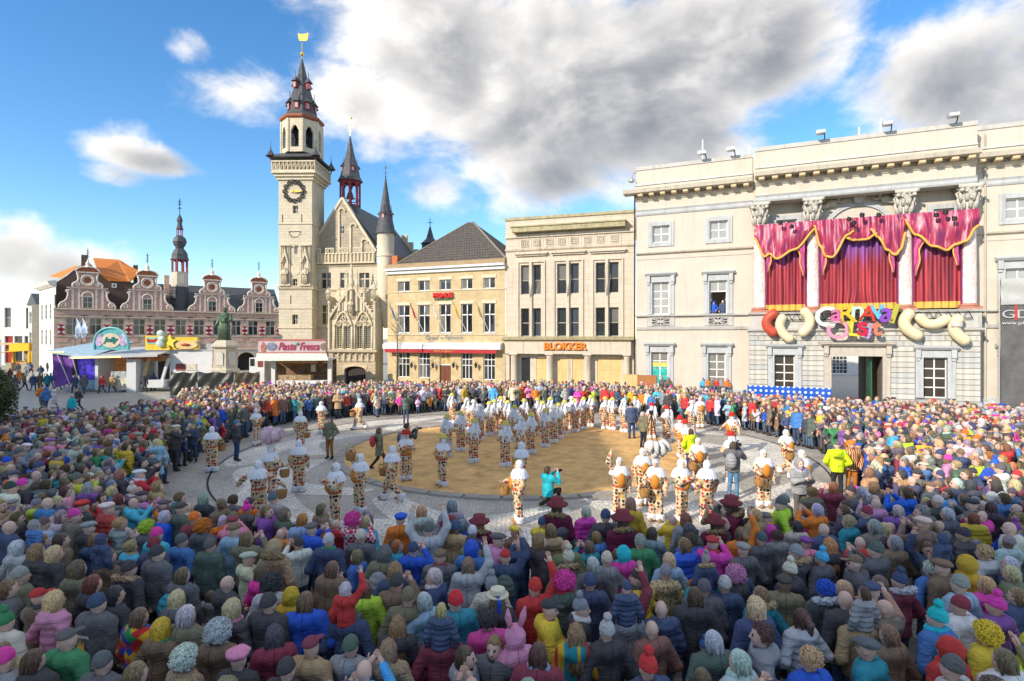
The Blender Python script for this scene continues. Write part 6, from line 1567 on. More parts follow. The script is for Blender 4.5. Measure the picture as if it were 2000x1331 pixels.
# snack trailer with the yellow sign
g2 = empty('snack_trailer', (0, Y1 + .5, 0), 0, 'white snack trailer with yellow striped hot dog sign', 'trailer')
slab(g2, 'body', ALU, kx(330), kx(413), -.4, 3.0, .3, kz(685)); slab(g2, 'roof_edge', mat('scalloped_edge', (.55, .56, .56), .4), kx(328), kx(415), -.5, 3, kz(685), kz(683.5))
YEL = mat('yellow_sign_stripe', (.72, .50, .05), .45, .3, 8, 0, stretch=(7, .1, .1)); ORG = mat('orange_sign', (.66, .25, .03), .45)
slab(g2, 'sign_panel', YEL, kx(334), kx(388), -.7, -.5, kz(683), kz(659)); slab(g2, 'sign_panel', YEL, kx(289), kx(336), -.9, -.7, kz(684), kz(656))
slab(g2, 'sign_band', mat('mint_band', (.24, .50, .42), .45), kx(293), kx(318), -.95, -.9, kz(672), kz(659)); slab(g2, 'sign_band', mat('mint_band', (.24, .50, .42), .45), kx(336), kx(387), -.75, -.7, kz(672), kz(667))
q = MB(); n = 20; q.prism([(kx(366) + 1.15 * math.cos(2 * math.pi * i / n), kz(674) + .42 * math.sin(2 * math.pi * i / n)) for i in range(n)], -.8, -.74); q.build('sign_oval', mat('bun_cream', (.70, .50, .22), .5), g2)
q = MB(); q.tube([(kx(358), -.85, kz(674)), (kx(366), -.87, kz(673)), (kx(374), -.85, kz(674))], [.07, .13, .07], 8); q.build('sign_sausage', REDS, g2, True)
letters(g2, 'broodje', kx(294), -.97, kz(671), .5, mat('red_letters', (.55, .03, .03), .4), kx(315) - kx(294), .06, bold=.04)
q = MB()
for i, (px, py, r_) in enumerate(((321, 652, .55), (323, 662, .5), (320, 671, .6))): q.ball((kx(px), -1.05, kz(py)), (r_ * .7, .25, r_ * .62), 10, 7)
q.build('cook_figure', mat('mint_white', (.55, .66, .58), .5, .4, 3), g2, True)
q = MB(); q.prism([(kx(337) + (.75 if i % 2 == 0 else .32) * math.cos(math.pi / 5 * i + .3), kz(668) + (.75 if i % 2 == 0 else .32) * math.sin(math.pi / 5 * i + .3)) for i in range(10)], -.95, -.86); q.build('sign_star', mat('star_yellow', (.8, .62, .08), .4), g2)
slab(g2, 'menu_board', mat('menu_red', (.25, .06, .05), .5, .6, 6), kx(343), kx(361), -.46, -.4, kz(724), kz(711)); slab(g2, 'menu_board', mat('menu_cream', (.55, .50, .40), .5, .4, 6), kx(364), kx(383), -.46, -.4, kz(724), kz(711))
slab(g2, 'serving_hatch', mat('wood_hatch', (.45, .24, .09), .6, .2, 3), kx(283), kx(330), -.6, 1.5, kz(706), kz(695)); slab(g2, 'hatch_counter', ALU, kx(281), kx(326), -1.0, 0, .4, 1.15); slab(g2, 'hatch_interior', mat('hatch_dark', (.16, .13, .11), .7, .3, 3), kx(283), kx(330), 1.5, 1.6, .4, kz(695))
for a, b_ in ((293, 279), (332, 316)):
    q = MB(); q.prism([(kx(a) - .12, kz(700)), (kx(a) + .12, kz(700)), (kx(b_) + .12, .5), (kx(b_) - .12, .5)][::-1], -.8, -.6); q.build('hatch_strut', OSB if a == 293 else ALU, g2)
q = MB()
for i in range(9): q.box(kx(265 + i * 7.3), kx(270 + i * 7.3), -1.65, -1.6, kz(701), kz(696))
q.build('striped_valance', mat('red_green_valance', (.55, .10, .03), .5, .9, 1.2), g2)
slab(g2, 'vent_box', STEEL, kx(388), kx(413), -.2, 2, kz(690), kz(672))
# pasta stall
Y3 = 52.0
px3 = lambda px: gx(px, Y3); pz3 = lambda py: CAM_H + (660 - py) * Y3 / FPX
g3 = empty('pasta_stall', (0, Y3, 0), 0, 'white pasta stall with pink lettered sign beside the belfry', 'stall')
WHT = mat('stall_white', (.70, .69, .66), .5, .06, 3)
xa, xb = px3(511), px3(641)
slab(g3, 'back_wall', mat('stall_brown_interior', (.22, .13, .08), .7, .5, 4), xa, xb, 2.4, 2.5, .3, pz3(703)); slab(g3, 'floor', WHT, xa + .3, xb, -.2, 2.5, 0, .5)
slab(g3, 'sign_face', mat('pink_grey_sign', (.52, .42, .42), .5, .12, 2), xa, xb, -.72, -.5, pz3(688), pz3(666)); slab(g3, 'sign_top', mat('sign_red_dots', (.45, .14, .12), .5), xa, xb, -.76, -.5, pz3(666), pz3(663)); slab(g3, 'sign_foot', mat('sign_red_dots', (.45, .14, .12), .5), xa, xb, -.76, -.5, pz3(690), pz3(688))
q = MB(); q.add([(xa - .1, -.8, pz3(690)), (xb + .1, -.8, pz3(690)), (xb + .6, -1.7, pz3(703)), (xa + .2, -1.7, pz3(704))], [(0, 1, 2, 3)]); q.add([(xa + .2, -1.7, pz3(704)), (xb + .6, -1.7, pz3(703)), (xb + .6, 2.4, pz3(700)), (xa, 2.4, pz3(700))], [(0, 1, 2, 3)]); q.build('awning', mat('printed_awning', (.60, .62, .54), .5, .3, 7), g3)
letters(g3, 'Pasta', px3(550), -.74, pz3(684), .72, mat('pink_letters', (.42, .05, .12), .4), px3(584) - px3(550), .05, bold=.015, shear=.35); letters(g3, 'Fresca', px3(591), -.74, pz3(684), .72, mat('pink_letters', (.42, .05, .12), .4), px3(629) - px3(591), .05, bold=.015, shear=.35)
q = MB(); q.prism([(px3(537) + .5 * math.cos(2 * math.pi * i / 20), pz3(677) + .36 * math.sin(2 * math.pi * i / 20)) for i in range(20)], -.78, -.72); q.build('sign_oval', mat('blue_grey_oval', (.20, .21, .30), .4, .5, 4), g3)
q = MB(); q.prism([(px3(638) + .33 * math.cos(2 * math.pi * i / 20), pz3(677) + .33 * math.sin(2 * math.pi * i / 20)) for i in range(20)], -.78, -.72); q.build('sign_plate', mat('plate_brown', (.25, .16, .13), .4, .5, 4), g3)
q = MB(); q.ball((px3(587), -.78, pz3(672)), (.18, .05, .14), 8, 6); q.build('sign_leaf', mat('sign_leaf_green', (.05, .28, .12), .5), g3, True)
q = MB(); q.prism([(px3(518), pz3(687)), (px3(524), pz3(687)), (px3(527), pz3(677)), (px3(521), pz3(668)), (px3(516), pz3(677))], -.78, -.72); q.build('sign_cone', mat('cone_red', (.42, .16, .12), .5, .4, 6), g3)
for xx in (px3(535), px3(644)):
    q = MB(); q.box(xx, xx + .35, -.6, -.3, 0, pz3(702)); q.build('corner_post', WHT, g3)
slab(g3, 'counter', WHT, px3(537), xb, -.5, .2, .4, 1.25); slab(g3, 'display', mat('counter_display', (.34, .24, .14), .4, .7, 4), px3(537), px3(610), -.4, .3, 1.25, 1.75); slab(g3, 'hatch_header', mat('wood_header', (.45, .25, .10), .6), px3(537), xb, -.4, -.2, pz3(710), pz3(703))
slab(g3, 'menu_board', mat('menu_red', (.25, .06, .05), .5, .6, 6), px3(624), px3(632), -.5, -.4, pz3(713), pz3(704)); slab(g3, 'menu_board', mat('menu_cream', (.55, .50, .40), .5, .4, 6), px3(605), px3(614), .3, .34, pz3(727), pz3(713))
slab(g3, 'side_trailer', mat('trailer_white', (.70, .70, .68), .4), px3(477), px3(507), 1.0, 3.6, .5, pz3(700)); slab(g3, 'trailer_window', GLASS_D, px3(479), px3(487), .95, 1.0, pz3(716), pz3(702)); slab(g3, 'trailer_sign', mat('menu_red', (.25, .06, .05), .5, .6, 6), px3(494), px3(504), .95, 1.0, pz3(718), pz3(704))
# yellow stall far left
Y4 = 88.0
yx = lambda px: gx(px, Y4); yz = lambda py: CAM_H + (660 - py) * Y4 / FPX
g4 = empty('yellow_stall', (0, Y4, 0), R(0), 'bright yellow food kiosk with open hatch before the white street front', 'kiosk')
YK = mat('kiosk_yellow', (.75, .46, .02), .45, .08, 3)
slab(g4, 'body', YK, yx(57), yx(79), 0, 3, .2, yz(687)); slab(g4, 'front_lower', YK, yx(24), yx(57), 0, .3, .2, yz(705)); slab(g4, 'sign', YK, yx(20), yx(58), -.2, 2, yz(686), yz(671)); slab(g4, 'roof', mat('canvas_beige', (.55, .45, .30), .8), yx(-10), yx(30), .5, 3, yz(674), yz(670))
slab(g4, 'interior', mat('kiosk_interior', (.30, .24, .15), .7, .5, 2), yx(24), yx(57), 2, 2.1, yz(705), yz(687)); slab(g4, 'front_panel', mat('kiosk_pink', (.70, .32, .16), .45, .3, 3), yx(33), yx(53), -.15, 0, .5, yz(707))
q = MB(); q.add([(yx(0), -2.2, yz(691)), (yx(24), -2.2, yz(688)), (yx(58), 0, yz(685)), (yx(22), 0, yz(685))], [(0, 1, 2, 3)]); q.build('awning', YK, g4)
for xx in (yx(24), yx(55)):
    q = MB(); q.box(xx, xx + .3, -.1, .2, .2, yz(687)); q.build('post', YK, g4)
for xx in (yx(25), yx(55)): slab(g4, 'wheelie_bin', mat('bin_grey', (.35, .30, .2), .6), xx, xx + .95, -1.3, -.5, 0, 1.3)
# feather flags by the hall
for k, px in enumerate((147, 159)):
    Yf = 66; r = empty('feather_flag', (gx(px, Yf), Yf, 0), 0, 'tall white and blue feather flag by the market hall', 'flag', 'feather flags'); zz = lambda py: CAM_H + (660 - py) * Yf / FPX
    q = MB(); q.tube([(0, 0, 0), (0, 0, zz(630)), (.1, 0, zz(623))], .03, 5); q.build('pole', DARKM, r)
    q = MB(); q.grid(lambda u, v: (.02 + .62 * u * math.sin(math.pi * min(1, .15 + v * .8)) ** .6, -.08 * math.sin(5 * v + 3 * u), zz(661) + (zz(622) - zz(661)) * v), 6, 16); q.build('flag_cloth', mat('blue_white_flag', (.45, .55, .72), .6, .6, 1.3), r, True)
# bare street tree in front of the cafe, and lamps
BARK = mat('bark', (.10, .08, .06), .9, .2, 8, .3, 30)
def bare_tree(X, Y, h, label):
    r = empty('bare_tree', (X, Y, 0), 0, label, 'tree'); q = MB(); q.tube([(0, 0, 0), (.05, 0, h * .5), (0, .05, h)], [.09, .06, .02], 7); q.build('trunk', BARK, r)
    q = MB(); rr = random.Random(int(X * 10))
    for i in range(26):
        zb_ = h * (.3 + .65 * i / 26); a = rr.uniform(0, 6.28); l = (h - zb_) * .25 + .5; p = (0, 0, zb_); p1 = (l * .5 * math.cos(a), l * .5 * math.sin(a), zb_ + l * .35); p2 = (l * math.cos(a), l * math.sin(a), zb_ + l * .8); q.tube([p, p1, p2], [.025, .016, .006], 4)
        q.tube([p1, (p1[0] + .3 * math.cos(a + 1), p1[1] + .3 * math.sin(a + 1), p1[2] + .35)], [.012, .004], 4)
    q.build('crown', BARK, r)
bare_tree(gx(775, 52), 52, 7.6, 'thin bare street tree in front of the cafe')
# clipped bush at the left edge: leaf-sized faces over a rounded crown
LEAF = mat('bush_leaf', (.06, .09, .03), .6, .35, 6, 0)
bu = empty('clipped_bush', (gx(-22, 23.5), 23.5, 0), 0, 'dense dark green clipped bush at the edge of square', 'bush')
q = MB(); rr = random.Random(3)
for i in range(5200):
    v = Vector((rr.gauss(0, 1), rr.gauss(0, 1), rr.gauss(0, 1))); v.normalize(); rad = rr.uniform(.78, 1.02); lump = 1 + .08 * math.sin(6 * v.x + 3 * v.z) + .06 * math.sin(9 * v.y - 7 * v.z)
    p = Vector((v.x * .95 * rad * lump, v.y * .95 * rad * lump, 2.75 + v.z * 1.35 * rad * lump)); a = Vector((rr.gauss(0, 1), rr.gauss(0, 1), rr.gauss(0, .6))).normalized() * .055; b_ = v.cross(a).normalized() * .035
    q.add([tuple(p - a), tuple(p + b_), tuple(p + a), tuple(p - b_)], [(0, 1, 2, 3)])
q.build('crown', LEAF, bu)
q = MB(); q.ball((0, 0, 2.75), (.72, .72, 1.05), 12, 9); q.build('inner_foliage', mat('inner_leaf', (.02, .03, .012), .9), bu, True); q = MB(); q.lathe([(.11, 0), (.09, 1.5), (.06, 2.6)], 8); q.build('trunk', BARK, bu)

# ================================================================== people
# -- surfaces grown from distance fields
def nets(f, lo, hi, h):
    ax = [np.arange(lo[i], hi[i] + h, h) for i in range(3)]
    G = np.stack(np.meshgrid(*ax, indexing='ij'), -1); sh_ = G.shape[:3]
    v = f(G.reshape(-1, 3)).reshape(sh_)
    nx, ny, nz = [n - 1 for n in sh_]
    off = [(i, j, k) for i in (0, 1) for j in (0, 1) for k in (0, 1)]
    sl = lambda o: v[o[0]:o[0] + nx, o[1]:o[1] + ny, o[2]:o[2] + nz]
    S = np.zeros((nx, ny, nz, 3)); C = np.zeros((nx, ny, nz))
    for a in off:
        for d in range(3):
            if a[d] == 0:
                b = list(a); b[d] = 1
                va, vb = sl(a), sl(b); c = (va < 0) != (vb < 0)
                with np.errstate(divide='ignore', invalid='ignore'): t = np.where(c, va / (va - vb), 0)
                for e in range(3): S[..., e] += np.where(c, a[e] + (t if e == d else 0), 0)
                C += c
    m = C > 0; idx = -np.ones((nx, ny, nz), int); idx[m] = np.arange(m.sum())
    base = np.stack(np.meshgrid(np.arange(nx), np.arange(ny), np.arange(nz), indexing='ij'), -1)
    V = (base[m] + S[m] / C[m][:, None]) * h + np.array([ax[0][0], ax[1][0], ax[2][0]])
    F = []
    for d in range(3):
        e1, e2 = [(1, 2), (2, 0), (0, 1)][d]
        sa = [slice(None)] * 3; sb = [slice(None)] * 3; sa[d] = slice(0, -1); sb[d] = slice(1, None)
        for q in (e1, e2):
            sa[q] = slice(1, -1); sb[q] = slice(1, -1)
        A, B = v[tuple(sa)] < 0, v[tuple(sb)] < 0
        for sign in (True, False):
            ii = np.argwhere((A == sign) & (B != sign))
            if not len(ii): continue
            o = np.zeros(3, int); p = ii.copy(); p[:, e1] += 1; p[:, e2] += 1
            def cell(a, b):
                q = p.copy(); q[:, e1] += a; q[:, e2] += b; return idx[q[:, 0], q[:, 1], q[:, 2]]
            Q = np.stack([cell(-1, -1), cell(0, -1), cell(0, 0), cell(-1, 0)], 1)
            F.append(Q if sign else Q[:, ::-1])
    return V, np.concatenate(F)

def cap(P, a, b, r0, r1=None):
    r1 = r0 if r1 is None else r1
    a = np.array(a, float); b = np.array(b, float); ab = b - a
    t = np.clip(((P - a) @ ab) / max(1e-9, ab @ ab), 0, 1)
    return np.linalg.norm(P - a - t[:, None] * ab, axis=1) - (r0 + (r1 - r0) * t)
def ell(P, c, r):
    r = np.array(r, float); return (np.linalg.norm((P - np.array(c)) / r, axis=1) - 1) * r.min()
def smin(a, b, k=.05):
    h = np.clip(.5 + .5 * (b - a) / k, 0, 1); return b + (a - b) * h - k * h * (1 - h)
def torus(P, c, R_, r, sy=1.0, tilt=0.0):
    Q = P - np.array(c); Q = Q.copy(); Q[:, 1] /= sy; Q[:, 2] -= tilt * Q[:, 1]
    return np.hypot(np.hypot(Q[:, 0], Q[:, 1]) - R_, Q[:, 2]) - r
def wob(P, a, k):
    x, y, z_ = P.T
    return a * (np.sin(k * x + 1.3 * np.sin(k * .7 * z_)) * np.sin(k * .9 * z_ + 2 * y * k * .3) + .6 * np.sin(k * 1.9 * y + k * .8 * x + 1.7) * np.sin(k * 1.6 * z_ + .5))

ARMS = {   # right elbow and hand (mirrored for the left unless two are given)
    'down': ((.27, -.03, 1.12), (.27, .06, .86)), 'pocket': ((.33, -.08, 1.12), (.22, .13, .95)), 'fold': ((.28, .08, 1.13), (-.06, .23, 1.15)),
    'phone': ((.27, .22, 1.24), (.07, .36, 1.50)), 'clap': ((.27, .13, 1.15), (.05, .33, 1.27)), 'raise2': ((.33, .06, 1.62), (.27, .12, 1.90)),
    'spread': ((.42, .0, 1.22), (.60, .08, 1.04))}
def joints(arm, leg):
    J = {}
    if arm == 'raise1': r, l = ARMS['raise2'], ARMS['down']
    elif arm == 'point': r, l = ((.33, .22, 1.38), (.34, .52, 1.50)), ARMS['pocket']
    elif arm == 'basket': r, l = ((.30, .12, 1.14), (.26, .34, 1.10)), ARMS['down']
    else: r = l = ARMS[arm]
    J['eR'], J['hR'] = r; J['eL'], J['hL'] = tuple((-p[0], p[1], p[2]) for p in l)
    L_ = {'stand': ((.1, .02, .5), (.11, -.02, .09), (.1, .02, .5), (.11, -.02, .09)), 'walk': ((.1, .2, .52), (.1, .26, .1), (.1, -.04, .5), (.1, -.34, .16)),
          'sit': ((.15, .34, .93), (.14, .38, .55), (.15, .34, .93), (.14, .38, .55)), 'crouch': ((.16, .36, .98), (.15, .24, .56), (.12, .2, .60), (.12, -.2, .58))}[leg]
    J['kR'], J['aR'], J['kL'], J['aL'] = L_[0], L_[1], (-L_[2][0], *L_[2][1:]), (-L_[3][0], *L_[3][1:])
    return J

def head_sdf(P):
    d = ell(P, (0, .01, 1.61), (.077, .097, .105))
    d = smin(d, ell(P, (0, .045, 1.545), (.054, .062, .062)), .04)
    d = smin(d, cap(P, (0, .108, 1.605), (0, .125, 1.572), .009, .016), .012)
    for sg in (-1, 1):
        d = smin(d, ell(P, (sg * .08, .0, 1.585), (.012, .022, .034)), .008)
        e = np.linalg.norm(P - np.array((sg * .033, .118, 1.607)), axis=1) - .017
        d = np.maximum(d, -e)
    d = smin(d, cap(P, (0, -.01, 1.38), (0, .0, 1.54), .058, .052), .03)
    return d
def trousers_mi(V, F, J):
    c = V[F].mean(1); mi = np.ones(len(F), int)           # 0 skin 1 trousers 2 shoes 3 dark 4 lips
    mi[c[:, 2] < .11] = 2
    for k in 'RL':
        mi[np.linalg.norm(c - np.array(J['h' + k]), axis=1) < .10] = 0
        f_ = np.array(J['a' + k]); mi[(np.linalg.norm(c - f_ - np.array((0, .05, -.03)), axis=1) < .15) & (c[:, 2] < f_[2] + .05)] = 2
    return mi
HV, HF = nets(head_sdf, (-.12, -.13, 1.37), (.12, .16, 1.75), .0155)
hc_ = HV[HF].mean(1); HM = np.zeros(len(HF), int)
for sg in (-1, 1):
    HM[np.linalg.norm(hc_ - np.array((sg * .033, .10, 1.606)), axis=1) < .0155] = 3
HM[(np.abs(hc_[:, 0]) < .026) & (np.abs(hc_[:, 2] - 1.543) < .008) & (hc_[:, 1] > .085)] = 4

def hand_mesh(e, h, up=False):
    """palm and five separate fingers at the end of a forearm"""
    m = MB(); e, h = Vector(e), Vector(h); d = (h - e).normalized(); side = d.cross(Vector((0, 1, 0)))
    if side.length < .1: side = Vector((1, 0, 0))
    side.normalize(); nrm = side.cross(d); sg = 1 if h.x > 0 else -1
    m.tube([h - d * .05, h, h + d * .05, h + d * .08], [.026, .034, .038, .02], 7)
    for i, l in enumerate((.065, .075, .072, .058)):
        o = h + d * .07 + side * (.024 - .016 * i); sp = side * (.5 - i * .33) * .25 * (1 if up else .4)
        m.tube([o, o + (d + sp).normalized() * l * .5, o + (d + sp).normalized() * l + nrm * (0 if up else .02)], [.0095, .009, .006], 5)
    o = h + side * .03; m.tube([o, o + side * .03 + d * .03, o + side * .04 + d * .06], [.012, .011, .008], 5)
    return m

def body_arrays(arm, leg, slim):
    J = joints(arm, leg); sw = .17 if not slim else .145
    lean = 0.0
    def f(P):
        Q = P.copy(); Q[:, 1] /= .75
        d = smin(cap(Q, (0, 0, .94), (0, 0, 1.12), .155, .14), cap(Q, (0, 0, 1.12), (0, 0, 1.32), .14, .16), .06)
        d = smin(d, cap(P, (-sw, 0, 1.385), (sw, 0, 1.385), .062), .06)
        for k, sg in (('R', 1), ('L', -1)):
            d = smin(d, np.minimum(cap(P, (sg * (sw + .01), 0, 1.385), J['e' + k], .055, .045), cap(P, J['e' + k], J['h' + k], .045, .028)), .03)
            d = smin(d, np.minimum(cap(P, (sg * .085, 0, .93), J['k' + k], .095, .068), cap(P, J['k' + k], J['a' + k], .068, .055)), .04)
            a = np.array(J['a' + k]); d = smin(d, cap(P, a + (0, -.03, -.035), a + (sg * .01, .14, -.045), .045, .042), .02)
        d = smin(d, cap(P, (0, 0, 1.38), (0, 0, 1.48), .06), .03)
        return d + wob(P, .004, 24) * (P[:, 2] < .9)
    V, F = nets(f, (-.75, -.5, .0 if leg != 'sit' else .35), (.75, .75, 2.05), .04)
    mi = trousers_mi(V, F, J)
    parts = [(V, F.tolist(), mi.tolist()), (HV, HF.tolist(), HM.tolist())]
    for k in 'RL':
        m = hand_mesh(J['e' + k], J['h' + k], arm in ('raise1', 'raise2') and (k == 'R' or arm == 'raise2')); parts.append((np.array(m.V), m.F, [0] * len(m.F)))
    return joinp(parts)
def joinp(parts):
    VV, FF, MM, b = [], [], [], 0
    for V, F, M in parts:
        VV.append(np.asarray(V)); FF += [[i + b for i in q] for q in F]; MM += list(M); b += len(V)
    return np.concatenate(VV), FF, MM
def coat_arrays(arm, leg, slim, hem, hood=True, big=0.0):
    J = joints(arm, leg); sw = (.175 if not slim else .15) + big * .5
    wh, ww, wc = (.205, .185, .195) if not slim else (.20, .165, .175)
    wh, ww, wc = wh + big, ww + big, wc + big * .8
    if leg == 'sit': hem = .88
    def f(P):
        Q = P.copy(); Q[:, 1] /= .80
        d = smin(cap(Q, (0, 0, hem - .1), (0, 0, 1.08), wh + (.04 if hem < .7 else 0), ww), cap(Q, (0, 0, 1.08), (0, .01, 1.30), ww, wc), .08)
        d = smin(d, cap(P, (-sw, -.005, 1.385), (sw, -.005, 1.385), .088), .08)
        for k, sg in (('R', 1), ('L', -1)):
            e, h = np.array(J['e' + k]), np.array(J['h' + k]); w = e + (h - e) * .9
            s_ = smin(cap(P, (sg * (sw + .015), 0, 1.385), e, .085, .072), cap(P, e, w, .072, .054), .04)
            d = smin(d, s_, .045)
        d = smin(d, torus(P, (0, .005, 1.455), .085, .036, 1.0, -.25), .035)
        if hood: d = smin(d, ell(P, (0, -.125, 1.42), (.14, .075, .10)), .05)
        d = np.maximum(d, hem - P[:, 2])
        d = np.maximum(d, -cap(P, (0, .01, 1.44), (0, .01, 1.7), .066))
        return d + wob(P, .007, 19) + wob(P, .004, 41)
    V, F = nets(f, (-.75, -.5, hem - .06), (.75, .75, 2.02), .034)
    return V, F.tolist(), [0] * len(F)

def hair_arrays(kind):
    h = .0165; lo, hi = (-.26, -.3, 1.05), (.26, .26, 1.95)
    face = lambda P: np.minimum(P[:, 1] - .03, 1.668 - P[:, 2] - .25 * np.abs(P[:, 0]))
    def base(P, g=.012, cy=-.01, z0=1.50):
        d = ell(P, (0, cy, 1.622), (.077 + g, .098 + g, .108 + g)); d = np.maximum(d, face(P)); return np.maximum(d, z0 - P[:, 2])
    if kind == 'short': f = lambda P: base(P, .013, -.012, 1.53) + wob(P, .004, 70)
    elif kind == 'bob': f = lambda P: np.maximum(np.maximum(smin(ell(P, (0, -.012, 1.625), (.098, .118, .125)), cap(P, (0, -.03, 1.62), (0, -.045, 1.47), .105, .095), .03), np.minimum(P[:, 1] - .035, 1.66 - P[:, 2])), 1.435 - P[:, 2]) + wob(P, .006, 60)
    elif kind == 'long':
        def f(P):
            Q = P.copy(); Q[:, 1] /= .7
            d = smin(ell(P, (0, -.012, 1.625), (.095, .115, .123)), cap(Q, (0, -.075, 1.58), (0, -.15, 1.22), .115, .105), .04)
            return np.maximum(np.maximum(d, np.minimum(P[:, 1] - .035, 1.66 - P[:, 2])), 1.2 - P[:, 2]) + wob(P * np.array((1, 1, .3)), .009, 75)
    elif kind == 'pony': f = lambda P: smin(base(P, .012, -.012, 1.52), smin(cap(P, (0, -.11, 1.66), (0, -.17, 1.6), .03, .045), cap(P, (0, -.17, 1.6), (0, -.15, 1.36), .045, .025), .02), .02) + wob(P, .005, 60)
    elif kind in ('curly', 'wig'): return curls(.085 if kind == 'curly' else .105, .035 if kind == 'curly' else .05, 420)
    elif kind == 'x': f = lambda P: np.maximum(ell(P, (0, -.02, 1.64), (.145, .155, .15)), np.minimum(P[:, 1] - .06, 1.68 - P[:, 2])) + wob(P, .010, 62) + wob(P, .009, 125)
    elif kind in ('beanie', 'bobble'):
        def f(P):
            d = np.maximum(ell(P, (0, -.012, 1.645), (.091, .109, .118)), 1.615 - P[:, 2] + .15 * P[:, 1])
            d = smin(d, torus(P, (0, -.01, 1.632), .083, .014, 1.2, .12), .012)
            if kind == 'bobble': d = np.minimum(d, np.linalg.norm(P - np.array((0, -.02, 1.80)), axis=1) - .052 + wob(P, .012, 120))
            ang = np.arctan2(P[:, 1], P[:, 0]); return d + .0025 * np.sin(ang * 22) + wob(P, .002, 50)
    elif kind == 'hood': f = lambda P: smin(np.maximum(np.maximum(ell(P, (0, -.03, 1.615), (.122, .14, .152)), -ell(P, (0, .10, 1.60), (.085, .12, .105))), 1.44 - P[:, 2]), torus(P, (0, 0, 1.455), .09, .04), .05) + wob(P, .006, 30)
    elif kind == 'flatcap': f = lambda P: smin(ell(P, (0, .0, 1.685), (.108, .14, .052)), ell(P, (0, .12, 1.665), (.075, .06, .014)), .02) + wob(P, .003, 40)
    elif kind == 'beret': f = lambda P: smin(ell(P, (.015, -.02, 1.705), (.135, .145, .05)), torus(P, (0, -.005, 1.66), .085, .018, 1.2), .03) + wob(P, .003, 40)
    elif kind == 'cap': f = lambda P: smin(np.maximum(ell(P, (0, -.01, 1.645), (.092, .11, .105)), 1.645 - P[:, 2]), ell(P, (0, .15, 1.655), (.07, .08, .011)), .012)
    elif kind == 'boater': f = lambda P: np.minimum(np.maximum(np.hypot(P[:, 0], P[:, 1]) - .165, np.abs(P[:, 2] - 1.668) - .009), np.maximum(np.hypot(P[:, 0], P[:, 1] + .005) - .105, np.abs(P[:, 2] - 1.71) - .05))
    elif kind == 'fur': f = lambda P: torus(P, (0, -.04, 1.475), .135, .05, 1.05, -.45) + wob(P, .02, 70) + wob(P, .012, 130)
    elif kind == 'scarf': f = lambda P: torus(P, (0, .0, 1.475), .085, .045, 1.05, -.2) + wob(P, .008, 45)
    elif kind == 'feather': f = lambda P: smin(np.maximum(ell(P, (0, -.01, 1.66), (.105, .12, .12)), 1.62 - P[:, 2]), ell(P, (0, 0, 1.75), (.13, .13, .05)), .03)
    elif kind == 'bonnet': f = lambda P: smin(np.maximum(ell(P, (0, -.02, 1.615), (.098, .118, .128)), -ell(P, (0, .12, 1.59), (.062, .09, .085))), cap(P, (0, -.01, 1.42), (0, -.01, 1.55), .085), .03) + wob(P, .002, 40)
    elif kind == 'mitre': f = lambda P: np.maximum(ell(P, (0, -.01, 1.66), (.12, .13, .10)), 1.63 - P[:, 2]) + wob(P, .01, 55)
    V, F = nets(f, lo, hi, h); F = F.tolist()
    if kind in ('long', 'bob', 'short', 'pony'):
        m = MB(); rr = random.Random(2); ze = {'long': 1.2, 'bob': 1.43, 'short': 1.53, 'pony': 1.53}[kind]
        for i in range(170):
            a = rr.uniform(2.6, 6.8) if kind != 'short' else rr.uniform(3.3, 6.1); e = ze + rr.uniform(-.05, .06); P = []; ww = rr.uniform(-.02, .02)
            for t in range(7):
                z_ = 1.738 - (1.738 - e) * t / 6; u = (z_ - 1.622) / .118; r_ = math.sqrt(max(.02, 1 - u * u)) if z_ > 1.6 else 1 + (1.6 - z_) * .25
                P.append((r_ * .093 * math.cos(a) + ww * t / 6, r_ * .113 * math.sin(a) - .014 - (.05 if kind == 'long' else .02) * max(0, 1.6 - z_) * 3, z_))
            m.tube(P, [.003, .0045, .005, .005, .005, .004, .002], 3)
        b = len(V); V = np.concatenate([V, np.array(m.V)]); F = F + [[i + b for i in q] for q in m.F]
    return V, F, [0] * len(F)
def curls(r0, l, n):
    m = MB(); rr = random.Random(7)
    for i in range(n):
        v = Vector((rr.gauss(0, 1), rr.gauss(0, 1), rr.gauss(0, 1))).normalized()
        if v.z < -.55 or (v.y > .35 and v.z < .45): continue
        t1 = v.orthogonal().normalized(); t2 = v.cross(t1); ph = rr.uniform(0, 6.28); q = l * rr.uniform(.7, 1.35); P = []
        for k in range(7):
            a = ph + k * 1.15; rad = q * .42
            P.append(Vector((0, -.015, 1.63)) + v * (r0 + q * k / 6) + t1 * rad * math.cos(a) + t2 * rad * math.sin(a))
        m.tube(P, [.008, .009, .009, .009, .008, .007, .004], 4)
    m.ball((0, -.015, 1.64), (r0 * 1.02, r0 * 1.12, r0 * 1.12), 14, 10)
    return np.array(m.V), m.F, [0] * len(m.F)

def npmesh(name, V, F, M, mats, smooth=True):
    me = bpy.data.meshes.new(name); me.from_pydata(np.asarray(V).tolist(), [], F)
    for m in mats: me.materials.append(m)
    me.polygons.foreach_set('material_index', M)
    if smooth: me.polygons.foreach_set('use_smooth', [True] * len(F))
    me.update(); return me

